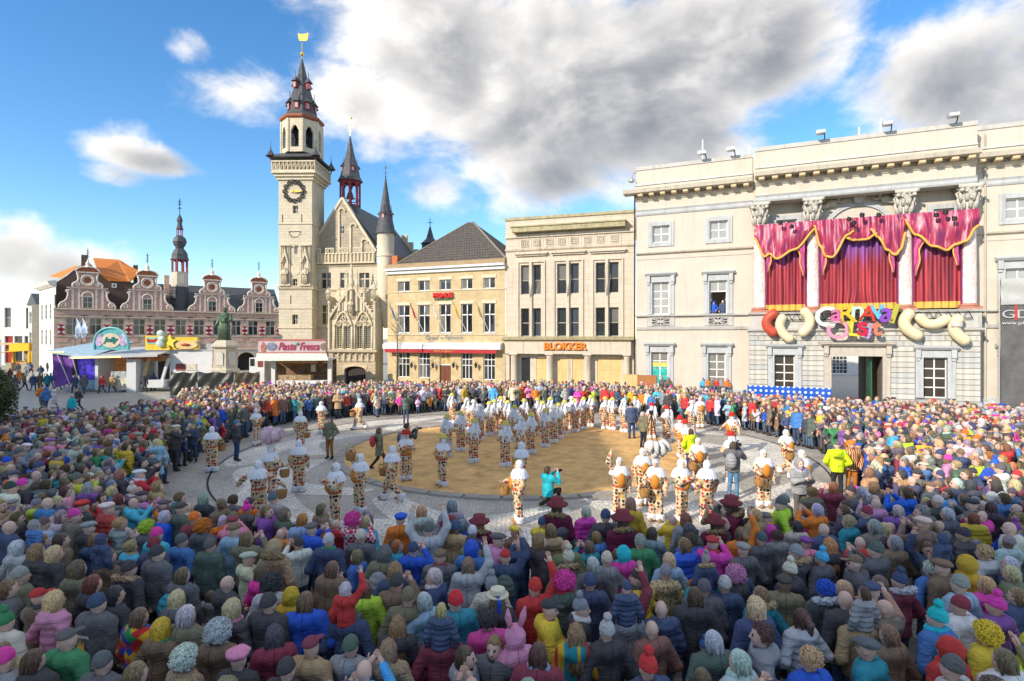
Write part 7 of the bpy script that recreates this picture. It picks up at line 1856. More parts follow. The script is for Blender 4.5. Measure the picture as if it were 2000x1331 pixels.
# -- materials that take their colour from the wearer
def attr_mat(name, attr, rough=.8, var=.15, scale=9, bump=.25, bscale=40, mode=None, sheen=0.0):
    m = bpy.data.materials.new(name); m.use_nodes = True
    N, L = m.node_tree.nodes, m.node_tree.links; b = N['Principled BSDF']; b.inputs['Roughness'].default_value = rough; b.inputs['Specular IOR Level'].default_value = .25
    if sheen: b.inputs['Sheen Weight'].default_value = sheen
    a = N.new('ShaderNodeAttribute'); a.attribute_type = 'INSTANCER'; a.attribute_name = attr
    t = N.new('ShaderNodeTexCoord'); n = N.new('ShaderNodeTexNoise'); n.inputs['Scale'].default_value = scale; n.inputs['Detail'].default_value = 4; L.new(t.outputs['Object'], n.inputs['Vector'])
    r = N.new('ShaderNodeMapRange'); r.inputs['From Min'].default_value = .3; r.inputs['From Max'].default_value = .7; r.inputs['To Min'].default_value = 1 - var; r.inputs['To Max'].default_value = 1 + var; L.new(n.outputs['Fac'], r.inputs['Value'])
    mx = N.new('ShaderNodeMix'); mx.data_type = 'RGBA'; mx.blend_type = 'MULTIPLY'; mx.inputs[0].default_value = 1; L.new(a.outputs['Color'], mx.inputs[6]); L.new(r.outputs[0], mx.inputs[7]); cur = mx.outputs[2]
    if attr == 'coat_color' and mode != 'quilt':
        # seams: centre back, yoke and waist
        s3 = N.new('ShaderNodeSeparateXYZ'); L.new(t.outputs['Object'], s3.inputs[0]); mn = None
        for k, c in ((0, 0.0), (2, 1.27), (2, 1.0)):
            q = N.new('ShaderNodeMath'); q.operation = 'SUBTRACT'; L.new(s3.outputs[k], q.inputs[0]); q.inputs[1].default_value = c; q2 = N.new('ShaderNodeMath'); q2.operation = 'ABSOLUTE'; L.new(q.outputs[0], q2.inputs[0])
            if mn is None: mn = q2.outputs[0]
            else: q3 = N.new('ShaderNodeMath'); q3.operation = 'MINIMUM'; L.new(mn, q3.inputs[0]); L.new(q2.outputs[0], q3.inputs[1]); mn = q3.outputs[0]
        sr = N.new('ShaderNodeMapRange'); sr.inputs['From Min'].default_value = .003; sr.inputs['From Max'].default_value = .009; sr.inputs['To Min'].default_value = .5; L.new(mn, sr.inputs['Value'])
        m4 = N.new('ShaderNodeMix'); m4.data_type = 'RGBA'; m4.blend_type = 'MULTIPLY'; m4.inputs[0].default_value = 1; L.new(cur, m4.inputs[6]); L.new(sr.outputs[0], m4.inputs[7]); cur = m4.outputs[2]
    L.new(cur, b.inputs['Base Color'])
    bp = N.new('ShaderNodeBump'); bp.inputs['Strength'].default_value = bump; bp.inputs['Distance'].default_value = .02
    if mode == 'quilt':
        w = N.new('ShaderNodeTexWave'); w.wave_type = 'BANDS'; w.bands_direction = 'Z'; w.inputs['Scale'].default_value = 3.2; w.inputs['Distortion'].default_value = 1.2; w.inputs['Detail Scale'].default_value = 2; L.new(t.outputs['Object'], w.inputs['Vector']); L.new(w.outputs['Fac'], bp.inputs['Height']); bp.inputs['Strength'].default_value = .5
    else:
        n2 = N.new('ShaderNodeTexNoise'); n2.inputs['Scale'].default_value = bscale; n2.inputs['Detail'].default_value = 3
        if mode == 'strand':
            mp = N.new('ShaderNodeMapping'); mp.inputs['Scale'].default_value = (1, 1, .18); L.new(t.outputs['Object'], mp.inputs[0]); L.new(mp.outputs[0], n2.inputs['Vector'])
            r.inputs['To Min'].default_value = .4; r.inputs['To Max'].default_value = 1.65; L.new(n2.outputs['Fac'], r.inputs['Value'])
        else: L.new(t.outputs['Object'], n2.inputs['Vector'])
        L.new(n2.outputs['Fac'], bp.inputs['Height'])
    if mode != 'strand':
        n3 = N.new('ShaderNodeTexNoise'); n3.inputs['Scale'].default_value = 7; n3.inputs['Detail'].default_value = 2; n3.inputs['Distortion'].default_value = 2.5; m3 = N.new('ShaderNodeMapping'); m3.inputs['Scale'].default_value = (.7, .7, 1.7); L.new(t.outputs['Object'], m3.inputs[0]); L.new(m3.outputs[0], n3.inputs['Vector'])
        b3 = N.new('ShaderNodeBump'); b3.inputs['Strength'].default_value = min(1, bump * .9); b3.inputs['Distance'].default_value = .05; L.new(n3.outputs['Fac'], b3.inputs['Height']); L.new(b3.outputs[0], bp.inputs['Normal'])
    L.new(bp.outputs[0], b.inputs['Normal']); return m
M_SKIN = attr_mat('skin', 'skin_color', .55, .06, 12, .05, 60)
M_LEG = attr_mat('trouser_cloth', 'leg_color', .85, .2, 7, .4, 30)
M_COAT = attr_mat('coat_cloth', 'coat_color', .8, .22, 6, .5, 26)
M_QUILT = attr_mat('coat_quilted', 'coat_color', .45, .12, 6, .5, 20, 'quilt')
M_FUR = attr_mat('coat_fur', 'coat_color', .9, .5, 45, .9, 60, None, .3)
M_HAIR = attr_mat('hair', 'head_color', .5, .3, 20, .6, 90, 'strand')
M_KNIT = attr_mat('hat_knit', 'head_color', .9, .12, 12, .6, 70)
SHOE = mat('shoe_leather', (.03, .025, .022), .5, .2, 9); EYE = mat('eye_dark', (.03, .022, .018), .4, .1, 9, 0); LIP = mat('lip', (.38, .14, .12), .5, .1, 9, 0)
BODY_M = [M_SKIN, M_LEG, SHOE, EYE, LIP]

COMBOS = [('down', 'stand', 0, .80, 0), ('pocket', 'stand', 0, .80, 0), ('phone', 'stand', 0, .82, 0), ('raise1', 'stand', 0, .80, 0), ('raise2', 'stand', 0, .80, 0), ('fold', 'stand', 0, .62, 0), ('down', 'stand', 1, .58, 0), ('pocket', 'stand', 1, .80, 0),
          ('phone', 'stand', 1, .80, 0), ('clap', 'stand', 1, .78, 0), ('down', 'stand', 0, .78, .035), ('pocket', 'walk', 0, .80, 0), ('down', 'walk', 1, .62, 0), ('down', 'sit', 1, .88, 0), ('clap', 'stand', 0, .80, .02), ('phone', 'crouch', 0, .80, 0), ('raise1', 'sit', 1, .88, 0), ('point', 'stand', 1, .76, 0)]
LIBB, LIBC, ABODY, ACOAT = {}, {}, {}, {}
for i, (arm, leg, slim, hem, big) in enumerate(COMBOS):
    ABODY[i] = body_arrays(arm, leg, slim); ACOAT[i] = coat_arrays(arm, leg, slim, hem, True, big)
    LIBB[i] = npmesh('body', *ABODY[i], BODY_M); LIBC[i] = npmesh('coat', *ACOAT[i], [M_COAT])
HAIRK = ['short', 'bob', 'long', 'pony', 'curly', 'wig', 'beanie', 'bobble', 'hood', 'flatcap', 'beret', 'cap', 'boater', 'fur', 'scarf', 'feather', 'bonnet', 'mitre']
ISHAIR = {'short', 'bob', 'long', 'pony', 'curly', 'wig', 'fur'}
AH = {k: hair_arrays(k) for k in HAIRK}
LIBH = {k: npmesh(k, *AH[k], [M_HAIR if k in ISHAIR else M_KNIT]) for k in HAIRK}
NOUN = {'short': 'hair', 'bob': 'hair', 'long': 'hair', 'pony': 'hair', 'curly': 'hair', 'wig': 'wig', 'beanie': 'hat', 'bobble': 'hat', 'hood': 'hood', 'flatcap': 'cap', 'beret': 'hat', 'cap': 'cap', 'boater': 'hat', 'fur': 'fur_trim', 'scarf': 'scarf', 'feather': 'hat', 'bonnet': 'bonnet', 'mitre': 'hat'}
COLS = {'black': (.032, .031, .034), 'charcoal': (.075, .075, .08), 'navy': (.03, .045, .10), 'blue': (.035, .12, .36), 'royal blue': (.012, .06, .48), 'teal': (.015, .20, .26), 'olive': (.12, .11, .06), 'brown': (.14, .085, .048), 'tan': (.33, .20, .09), 'grey': (.21, .21, .215), 'light grey': (.42, .42, .42), 'maroon': (.17, .022, .035), 'red': (.48, .022, .02), 'pink': (.62, .20, .34), 'hot pink': (.70, .03, .28), 'orange': (.68, .13, .012), 'yellow': (.74, .48, .025), 'mustard': (.55, .30, .015), 'white': (.66, .64, .61), 'green': (.03, .18, .06), 'lime': (.40, .66, .03), 'purple': (.16, .05, .25), 'sky blue': (.04, .36, .60), 'pale blue': (.22, .36, .48), 'cream': (.60, .52, .38), 'dark green': (.05, .08, .06), 'turquoise': (.01, .40, .50),
        'blond': (.48, .32, .14), 'dark brown': (.075, .043, .026), 'light brown': (.20, .11, .05), 'ginger': (.36, .12, .035), 'silver': (.45, .45, .44), 'auburn': (.15, .04, .025)}
COLS = {k: tuple(v ** .76 for v in c) for k, c in COLS.items()}
SKINS = [(.66, .43, .33), (.70, .47, .36), (.60, .37, .27), (.68, .44, .35), (.26, .15, .10)]
LEGS = [(.06, .08, .13), (.08, .12, .19), (.055, .055, .06), (.12, .11, .10), (.09, .15, .25)]
def jit(c, a=.18): return [max(0.0, v * rng.uniform(1 - a, 1 + a)) for v in c]
def face_to(x, y, tx, ty): return math.atan2(-(tx - x), ty - y)
def setcol(o, k, c): o[k] = [float(v) for v in c]

def person(x, y, rz, combo, coat, heads, scale=1.0, z0=0.0, label='', group=None, cmat=None, skin=None, legs=None, cat='person', coat_name='coat'):
    """heads: list of (kind, colour name or tuple)"""
    b = bpy.data.objects.new('person', LIBB[combo]); COL.objects.link(b)
    b.location = (x, y, z0); b.rotation_euler = (0, 0, rz); b.scale = (scale,) * 3
    setcol(b, 'skin_color', skin or rng.choices(SKINS, [4, 4, 3, 3, .4])[0]); setcol(b, 'leg_color', legs or rng.choice(LEGS))
    tag(b, label, cat, group)
    if coat is not None:
        c = bpy.data.objects.new(coat_name, LIBC[combo]); link(c, b); setcol(c, 'coat_color', COLS[coat] if isinstance(coat, str) else coat)
        if cmat is not None:
            c.material_slots[0].link = 'OBJECT'; c.material_slots[0].material = cmat
    for k, hc in heads:
        h = bpy.data.objects.new(NOUN[k], LIBH[k]); link(h, b); setcol(h, 'head_color', jit(COLS[hc], .1) if isinstance(hc, str) else hc)
    return b
RC = (0.3, 25.8)

# -- special cloth patterns
def pattern_mat(name, build):
    m = bpy.data.materials.new(name); m.use_nodes = True; N, L = m.node_tree.nodes, m.node_tree.links; b = N['Principled BSDF']; b.inputs['Roughness'].default_value = .8
    t = N.new('ShaderNodeTexCoord'); L.new(build(N, L, t.outputs['Object']), b.inputs['Base Color']); return m
def ramp_of(N, L, v, stops, const=True):
    r = N.new('ShaderNodeValToRGB'); r.color_ramp.interpolation = 'CONSTANT' if const else 'LINEAR'; e = r.color_ramp.elements
    e[0].position, e[0].color = stops[0][0], (*stops[0][1], 1); e[1].position, e[1].color = stops[1][0], (*stops[1][1], 1)
    for p, c in stops[2:]: q = e.new(p); q.color = (*c, 1)
    L.new(v, r.inputs[0]); return r.outputs[0]
def p_leopard(N, L, v):
    q = N.new('ShaderNodeTexVoronoi'); q.inputs['Scale'].default_value = 26; L.new(v, q.inputs['Vector']); return ramp_of(N, L, q.outputs['Distance'], [(0, (.10, .06, .03)), (.22, (.03, .02, .015)), (.36, (.55, .40, .2))])
def p_harlequin(N, L, v):
    mp = N.new('ShaderNodeMapping'); mp.inputs['Rotation'].default_value = (0, R(45), 0); mp.inputs['Scale'].default_value = (11, 2, 11); L.new(v, mp.inputs[0]); fl = N.new('ShaderNodeVectorMath'); fl.operation = 'FLOOR'; L.new(mp.outputs[0], fl.inputs[0]); w = N.new('ShaderNodeTexWhiteNoise'); L.new(fl.outputs[0], w.inputs['Vector'])
    return ramp_of(N, L, w.outputs['Value'], [(0, (.5, .02, .02)), (.25, (.01, .25, .06)), (.45, (.02, .05, .35)), (.7, (.65, .35, .02)), (.9, (.55, .10, .01))])
def p_stripes(N, L, v):
    sp = N.new('ShaderNodeSeparateXYZ'); L.new(v, sp.inputs[0]); m = N.new('ShaderNodeMath'); m.operation = 'MULTIPLY'; m.inputs[1].default_value = 26; L.new(sp.outputs[0], m.inputs[0]); f = N.new('ShaderNodeMath'); f.operation = 'FLOOR'; L.new(m.outputs[0], f.inputs[0]); w = N.new('ShaderNodeTexWhiteNoise'); w.noise_dimensions = '1D'; L.new(f.outputs[0], w.inputs['W'])
    return ramp_of(N, L, w.outputs['Value'], [(0, (.01, .25, .30)), (.3, (.01, .35, .15)), (.5, (.6, .4, .02)), (.65, (.45, .03, .02)), (.8, (.02, .2, .2)), (.9, (.6, .2, .02))])
def p_check(N, L, v):
    q = N.new('ShaderNodeTexChecker'); q.inputs['Scale'].default_value = 16; q.inputs[1].default_value = (.6, .02, .05, 1); q.inputs[2].default_value = (.7, .66, .64, 1); L.new(v, q.inputs['Vector']); return q.outputs['Color']
def p_tiger(N, L, v):
    w = N.new('ShaderNodeTexWave'); w.inputs['Scale'].default_value = 5; w.inputs['Distortion'].default_value = 6; L.new(v, w.inputs['Vector']); return ramp_of(N, L, w.outputs['Fac'], [(0, (.25, .03, .01)), (.35, (.6, .22, .02)), (.75, (.65, .5, .3))])
LEOP, HARL, STRP, CHEK, TIGR = [pattern_mat(n, f) for n, f in (('leopard_print', p_leopard), ('harlequin_cloth', p_harlequin), ('rainbow_stripes', p_stripes), ('pink_check', p_check), ('tiger_cloth', p_tiger))]
def p_gille(N, L, v):
    """tan cloth scattered with red and black heraldic beasts and ringed stars"""
    base = (.66, .53, .34)
    q = N.new('ShaderNodeTexVoronoi'); q.inputs['Scale'].default_value = 9.5; q.inputs['Randomness'].default_value = .45; L.new(v, q.inputs['Vector'])
    n = N.new('ShaderNodeTexNoise'); n.inputs['Scale'].default_value = 30; n.inputs['Detail'].default_value = 2; L.new(v, n.inputs['Vector'])
    ad = N.new('ShaderNodeMath'); ad.operation = 'MULTIPLY_ADD'; ad.inputs[1].default_value = .75; L.new(n.outputs['Fac'], ad.inputs[0]); L.new(q.outputs['Distance'], ad.inputs[2])
    inside = ramp_of(N, L, ad.outputs[0], [(0, (1, 1, 1)), (.80, (0, 0, 0))])
    hole = ramp_of(N, L, q.outputs['Distance'], [(0, (0, 0, 0)), (.10, (1, 1, 1))])
    mm = N.new('ShaderNodeMath'); mm.operation = 'MULTIPLY'; L.new(inside, mm.inputs[0]); L.new(hole, mm.inputs[1])
    sp = N.new('ShaderNodeSeparateColor'); L.new(q.outputs['Color'], sp.inputs[0]); hue = ramp_of(N, L, sp.outputs[0], [(0, (.40, .02, .02)), (.42, (.02, .016, .014)), (.74, (.50, .06, .015)), (.9, (.62, .36, .04))])
    mx = N.new('ShaderNodeMix'); mx.data_type = 'RGBA'; mx.inputs[6].default_value = (*base, 1); L.new(mm.outputs[0], mx.inputs[0]); L.new(hue, mx.inputs[7]); return mx.outputs[2]
GILM = pattern_mat('carnival_costume_print', p_gille)
LACE = mat('white_lace', (.74, .74, .76), .8, .06, 8, .4, 45)
CHEST = mat('orange_chest_panel', (.62, .24, .03), .6, .2, 6); BELT = mat('red_gold_belt', (.45, .10, .03), .6, .7, 14); CLOG = mat('wooden_clog', (.36, .20, .09), .6, .15, 8); WICK = mat('wicker', (.42, .22, .07), .7, .3, 14, .8, 40)
PLUME = mat('ostrich_plume', (.74, .70, .67), .9, .12, 12, .9, 45)

def costume_arrays(arm, leg):
    J = joints(arm, leg)
    def f(P):
        d = smin(ell(P, (0, .04, 1.18), (.20, .215, .27)), ell(P, (0, -.06, 1.25), (.19, .155, .22)), .1)
        d = smin(d, cap(P, (0, 0, .86), (0, 0, 1.0), .175, .165), .06)
        for k, sg in (('R', 1), ('L', -1)):
            e, h = np.array(J['e' + k]), np.array(J['h' + k]); w = e + (h - e) * .88
            d = smin(d, smin(cap(P, (sg * .16, 0, 1.37), e, .082, .08), cap(P, e, w, .08, .066), .04), .04)
            a = np.array(J['a' + k]); d = smin(d, smin(cap(P, (sg * .095, 0, .9), J['k' + k], .118, .098), cap(P, J['k' + k], a + (0, 0, .08), .098, .09), .04), .04)
        return np.maximum(d, .14 - P[:, 2]) + wob(P, .007, 18)
    V, F = nets(f, (-.75, -.55, .08), (.75, .7, 2.0), .038); return V, F.tolist(), [0] * len(F)
GPOSE = [('down', 'stand'), ('basket', 'stand'), ('fold', 'stand'), ('raise1', 'stand'), ('basket', 'walk'), ('spread', 'stand'), ('clap', 'stand'), ('down', 'walk')]
GB, GC, GCLOG = {}, {}, {}
for i, (arm, leg) in enumerate(GPOSE):
    A_ = body_arrays(arm, leg, 0); GB[i] = npmesh('body', *A_, [M_SKIN, M_LEG, SHOE, EYE, LIP]); GC[i] = npmesh('costume', *costume_arrays(arm, leg), [GILM])
    J = joints(arm, leg); GCLOG[i] = []
    for k, sg in (('R', 1), ('L', -1)):
        a = J['a' + k]; m = MB(); c = MB()
        m.lathe([(.115, a[2] - .06), (.135, a[2] - .02), (.12, a[2] + .05), (.135, a[2] + .09), (.10, a[2] + .12)], 14, (a[0], a[1]))
        c.tube([(a[0], a[1] - .06, a[2] - .045), (a[0], a[1] + .06, a[2] - .04), (a[0] + sg * .01, a[1] + .17, a[2] - .035), (a[0] + sg * .01, a[1] + .23, a[2] - .01)], [.055, .062, .055, .02], 8)
        GCLOG[i] += [(m.mesh('ankle_lace', LACE, True), 'ankle_lace'), (c.mesh('clog', CLOG, True), 'clog')]
cp = MB()
def cape(u, v):
    a = 2 * math.pi * u; r = .08 + .205 * v; zz = 1.505 - .025 * v - .21 * v ** 2.8 + .014 * math.sin(18 * a) * v + .012 * math.sin(47 * a) * v * v
    return (r * math.cos(a) * 1.05, r * math.sin(a) * .92 - .02, zz)
cp.grid(cape, 72, 8); CAPE = cp.mesh('lace_cape', LACE, True)
ch = MB(); ch.ball((0, .205, 1.15), (.12, .075, .2), 12, 9); CHESTM = ch.mesh('chest_panel', CHEST, True)
bl_ = MB(); bl_.grid(lambda u, v: (.197 * math.cos(2 * math.pi * u), .185 * math.sin(2 * math.pi * u) + .01, .93 + .07 * v + .008 * math.sin(40 * math.pi * u)), 48, 1); BELTM = bl_.mesh('bell_belt', BELT, True)
rb = MB()
rr = random.Random(4)
for k in range(9):
    x0 = -.10 + .025 * k
    def rib(u, v, x0=x0, k=k):
        return (x0 * (1 + .9 * v) + (u - .5) * .05 + .02 * math.sin(5 * v + k), -.10 - .16 * min(1, v * 3) - .05 * math.sin(3 * v + k * .8), 1.70 - (.62 + .12 * math.sin(k * 2.1)) * v)
    rb.grid(rib, 2, 12)
RIBB = rb.mesh('ribbon', LACE, True)
hm = MB(); hm.lathe([(.0, 1.70), (.12, 1.70), (.19, 1.685), (.20, 1.70), (.12, 1.72), (.115, 1.78), (.09, 1.82), (.02, 1.83)], 18); HATM = hm.mesh('crowned_hat', M_KNIT, True)
pm = MB(); rr = random.Random(9)
for k in range(34):
    a = rr.uniform(0, 6.28); l = rr.uniform(.25, .5); P = []
    for t in range(6):
        u = t / 5; P.append((math.cos(a) * l * .8 * u ** 1.1, math.sin(a) * l * .8 * u ** 1.1, 1.78 + .42 * math.sin(u * 2.3) * (l / .4) - .18 * u * u))
    pm.tube(P, [.04, .06, .075, .085, .08, .04], 6)
for i in range(len(pm.V)):
    x, y, zq = pm.V[i]; d = .012 * math.sin(60 * x + 40 * zq) + .012 * math.sin(70 * y - 50 * zq); pm.V[i] = (x + d, y + d, zq + d)
PLUM = pm.mesh('plume', PLUME, True)
bk_ = MB(); bk_.lathe([(.10, 0), (.135, .03), (.15, .12), (.16, .2), (.165, .22), (.14, .215)], 14); bk_.tube([(.15 * math.cos(math.pi * t / 10), 0, .2 + .2 * math.sin(math.pi * t / 10)) for t in range(11)], .012, 5)
for k in range(5): bk_.ball((.07 * math.cos(k * 1.26), .07 * math.sin(k * 1.26), .21), .05, 7, 5)
BASK = bk_.mesh('basket', WICK, True)
gl_n = 0
def gille(px, py, facing, pose, kind='bonnet', hat='yellow', label='', scale=1.03, plume=None):
    x, y = ground(px, py)
    b = bpy.data.objects.new('person', GB[pose]); COL.objects.link(b); b.location = (x, y, 0); b.rotation_euler = (0, 0, facing); b.scale = (scale,) * 3
    setcol(b, 'skin_color', (.62, .46, .30) if kind == 'bonnet' else rng.choice(SKINS[:4])); setcol(b, 'leg_color', (.6, .46, .27))
    for me_, nm in ((GC[pose], 'costume'), (CAPE, 'lace_cape'), (CHESTM, 'chest_panel'), (BELTM, 'bell_belt'), *GCLOG[pose]):
        link(bpy.data.objects.new(nm, me_), b)
    h = link(bpy.data.objects.new('bonnet', LIBH['bonnet']), b); setcol(h, 'head_color', (.76, .76, .78))
    if kind == 'ribbon':
        link(bpy.data.objects.new('ribbon', RIBB), b); q = link(bpy.data.objects.new('hat', HATM), b); setcol(q, 'head_color', {'yellow': (.66, .55, .12), 'red': (.55, .03, .02), 'white': (.72, .70, .62)}[hat])
    if kind == 'plume':
        q = link(bpy.data.objects.new('hat', LIBH['feather']), b); setcol(q, 'head_color', (.72, .7, .68)); p = link(bpy.data.objects.new('plume', PLUM), b)
        if plume: p.material_slots[0].link = 'OBJECT'; p.material_slots[0].material = plume
    tag(b, label, 'person', 'costumed carnival dancers'); return b
def basket_at(b, pose, label, drop=.33):
    h = Vector(joints(*GPOSE[pose])['hR']); o = bpy.data.objects.new('basket', BASK); COL.objects.link(o)
    p = Matrix.Translation(b.location) @ Euler(b.rotation_euler).to_matrix().to_4x4() @ (h * b.scale[0]); o.location = p - Vector((0, 0, drop + .06)); tag(o, label, 'basket', 'wicker baskets of the dancers')
C0, LEFT, RIGHT, AWAY, TOW = RC, R(90), R(-90), 0.0, R(180)      # facing: away from the viewer, towards, left, right
PINKP = mat('pink_white_plume', (.72, .52, .58), .9, .3, 5, .9, 45)
G_ = [ # x, y of the feet, facing, pose, kind, hat, basket, wording
    (414, 922, AWAY + .3, 1, 'bonnet', 0, 1, 'walking away with a basket past the assistant in jeans'),
    (501, 870, RIGHT, 6, 'bonnet', 0, 0, 'beside the children in green at the crowd edge'), (587, 877, AWAY, 0, 'bonnet', 0, 1, 'back turned behind the white-caped one on pale paving'),
    (628, 848, AWAY - .4, 2, 'bonnet', 0, 0, 'near the man with khaki jacket and camera bag'), (702, 840, LEFT + .4, 4, 'bonnet', 0, 1, 'striding in front of the far crowd with a basket'),
    (505, 1022, AWAY, 5, 'bonnet', 0, 1, 'back turned with both arms held wide'), (530, 977, RIGHT + .6, 1, 'plume', PINKP, 1, 'under a pink and white ostrich plume'),
    (584, 961, AWAY, 0, 'bonnet', 0, 0, 'standing on the pale band with back turned'), (655, 1030, LEFT + .7, 6, 'bonnet', 0, 0, 'gazing left above the pink bag'),
    (702, 1003, LEFT + .9, 3, 'bonnet', 0, 1, 'lifting one arm by the kerb'), (765, 979, LEFT, 4, 'bonnet', 0, 1, 'stepping over the kerb with a basket'),
    (793, 940, TOW + .3, 6, 'ribbon', 'red', 0, 'in red hat with cymbals behind the kerb'), (864, 951, LEFT + .5, 2, 'ribbon', 'yellow', 0, 'in yellow hat holding sticks alone on the sand'),
    (1017, 968, LEFT, 3, 'bonnet', 0, 0, 'throwing to the side at the sand edge'), (1013, 1022, LEFT + .2, 1, 'bonnet', 0, 1, 'lifting a big basket before velvet hats'),
    (1210, 1014, TOW, 3, 'bonnet', 0, 0, 'facing out and waving a hand beside the kerb'), (1256, 987, TOW + .2, 0, 'bonnet', 0, 0, 'facing out on the bright wedge of sand'),
    (1281, 1018, TOW - .3, 1, 'plume', None, 1, 'under a huge white ostrich plume'), (1364, 956, TOW, 1, 'bonnet', 0, 1, 'facing out beside the yellow vest with a basket'),
    (1492, 991, TOW, 1, 'bonnet', 0, 1, 'facing out alone on sunlit setts with a basket'), (1536, 932, TOW + .4, 4, 'bonnet', 0, 1, 'walking beside the orange clad family'),
    (1331, 1020, TOW + .6, 6, 'bonnet', 0, 0, 'behind the velvet hats with an apron of orange'), (1380, 1022, AWAY + .3, 0, 'bonnet', 0, 0, 'back turned with a knotted hood ribbon'),
    (1567, 992, TOW + .5, 1, 'bonnet', 0, 1, 'beside the figure with purple scarf'), (1429, 886, LEFT + .3, 5, 'ribbon', 'red', 0, 'in red hat with swinging ribbons on the sunny setts'),
    (1427, 943, AWAY + .3, 2, 'ribbon', 'red', 0, 'in red hat half behind the camera operator'), (1328, 896, LEFT, 2, 'ribbon', 'red', 0, 'in red hat with long white ribbons by sand edge'),
    (1338, 908, LEFT + .2, 0, 'ribbon', 'red', 0, 'in red hat just behind the yellow vest'), (1351, 850, AWAY, 2, 'ribbon', 'white', 0, 'in white hat near the right end of line'),
    (1368, 836, TOW, 0, 'bonnet', 0, 0, 'near the front row with orange chest'), (1273, 857, AWAY, 6, 'ribbon', 'red', 0, 'in red hat behind the tripod'), (1302, 866, AWAY + .3, 2, 'ribbon', 'red', 0, 'in red hat right of the tripod legs')]
for (px, py, fa, po, kd, ht, bk_on, w) in G_:
    b = gille(px, py, fa + rng.uniform(-.1, .1), po, kd, ht if isinstance(ht, str) else 'yellow', 'dancer in printed tan suit ' + w, plume=ht if kd == 'plume' else None)
    if bk_on: basket_at(b, po, 'wicker basket carried by the dancer ' + w.split(' with ')[0])
BAND = [(874, 893), (900, 883), (925, 905), (938, 861), (956, 853), (966, 847), (987, 913), (1016, 897), (1037, 887), (1005, 864), (1065, 875), (1081, 866), (1091, 858), (1103, 849), (1124, 845), (1116, 838), (1154, 834), (1182, 839), (1196, 841), (1219, 845), (992, 850), (1024, 845), (883, 828), (912, 842), (1050, 842), (1075, 840), (1140, 840), (925, 848), (1060, 852), (978, 838), (1240, 838)]
posn = {0: 'arms lowered', 2: 'arms folded over a drum', 6: 'hands at an instrument'}
for i, (px, py) in enumerate(BAND):
    po = (2, 6, 0)[i % 3]; ht = 'white' if i % 4 == 3 else 'yellow'
    gille(px, py, AWAY + rng.uniform(-.5, .35), po, 'ribbon', ht, f'ribboned musician in pale {ht} hat on the sand, {posn[po]}, back turned').__setitem__('group', f'band musicians {ht} {posn[po]}')

# -- people at work on the square and strollers
def at(px, py): return ground(px, py)
CAMB = MB(); CAMB.box(-.06, .06, -.04, .05, -.045, .045); CAMB.tube([(0, .05, 0), (0, .17, 0)], [.04, .045], 10); CAMM = CAMB.mesh('camera', DARKM)
VCB = MB(); VCB.box(-.06, .06, -.2, .15, -.08, .1); VCB.tube([(0, .15, 0), (0, .38, 0)], [.05, .07], 10); VCB.tube([(0, -.1, .12), (0, .25, .16)], .025, 6); VCM = VCB.mesh('camera', DARKM)
def held(b, me, name, off, label, cat):
    o = bpy.data.objects.new(name, me); COL.objects.link(o); o.location = Matrix.Translation(b.location) @ Euler(b.rotation_euler).to_matrix().to_4x4() @ (Vector(off) * b.scale[0]); o.rotation_euler = b.rotation_euler; return tag(o, label, cat)
BPK = MB(); BPK.ball((0, -.27, 1.2), (.17, .12, .24), 12, 9); BPM = BPK.mesh('backpack', M_QUILT, True)
def backpack(b, col): o = link(bpy.data.objects.new('backpack', BPM), b); setcol(o, 'coat_color', COLS[col]); return o
VST = mat('hi_vis_yellow', (.62, .85, .02), .6, .05, 5, emit=0)
x, y = at(1432, 975); b = person(x, y, R(-35), 2, 'charcoal', [('short', 'dark brown')], 1.08, label='camera operator in grey jacket and pale jeans with blue backpack', legs=(.10, .22, .36)); backpack(b, 'grey'); held(b, VCM, 'video_camera', (.02, .38, 1.53), 'black video camera held by the operator in pale jeans', 'video camera')
x, y = at(1635, 972); b = person(x, y, R(-20), 1, (.62, .80, .02), [('cap', 'charcoal')], 1.06, label='steward in bright yellow safety vest seen from behind', legs=(.03, .03, .03), coat_name='safety_vest')
letters(b, 'PERS', -.14, -.255, 1.24, .075, DARKM, .28, .004, 'vest_lettering', .02)
for o in b.children:
    if o.name.startswith('vest_lettering'): o.location.y = 0
x, y = at(1349, 925); person(x, y, R(10), 1, (.62, .80, .02), [('short', 'dark brown')], 1.0, label='steward in yellow vest standing beside the sand circle', legs=(.03, .06, .14), coat_name='safety_vest')
x, y = at(1070, 990); b = person(x, y, R(-50), 15, 'turquoise', [('short', 'dark brown')], 1.0, -.47, label='crouching photographer in turquoise sleeves at the sand edge', legs=(.02, .018, .018)); held(b, CAMM, 'photo_camera', (0, .42, 1.52), 'black camera held by the crouching photographer', 'camera')
x, y = at(741, 920); b = person(x, y, R(-70), 12, 'olive', [('long', 'dark brown')], .98, label='walking woman with red and blue backpack on the sand', legs=(.06, .045, .035)); backpack(b, 'red')
x, y = at(644, 897); b = person(x, y, R(160), 1, 'olive', [('short', 'dark brown')], 1.05, label='person in khaki jacket and rust trousers with camera bag', legs=(.32, .14, .04))
x, y = at(795, 918); b = person(x, y, R(-60), 2, 'black', [('curly', 'dark brown')], 1.06, label='photographer in black with long lens beside the cymbal player'); backpack(b, 'charcoal'); held(b, CAMM, 'photo_camera', (0, .42, 1.52), 'black camera with long lens by the cymbal player', 'camera')
x, y = at(462, 901); b = person(x, y, R(-40), 1, 'black', [('beanie', 'blue')], 1.0, label='camera assistant in black jacket and jeans on open paving', legs=(.03, .07, .15))
x, y = at(793, 828); person(x, y, R(0), 2, 'dark green', [('short', 'dark brown')], 1.05, label='person in green jacket filming the band from behind')
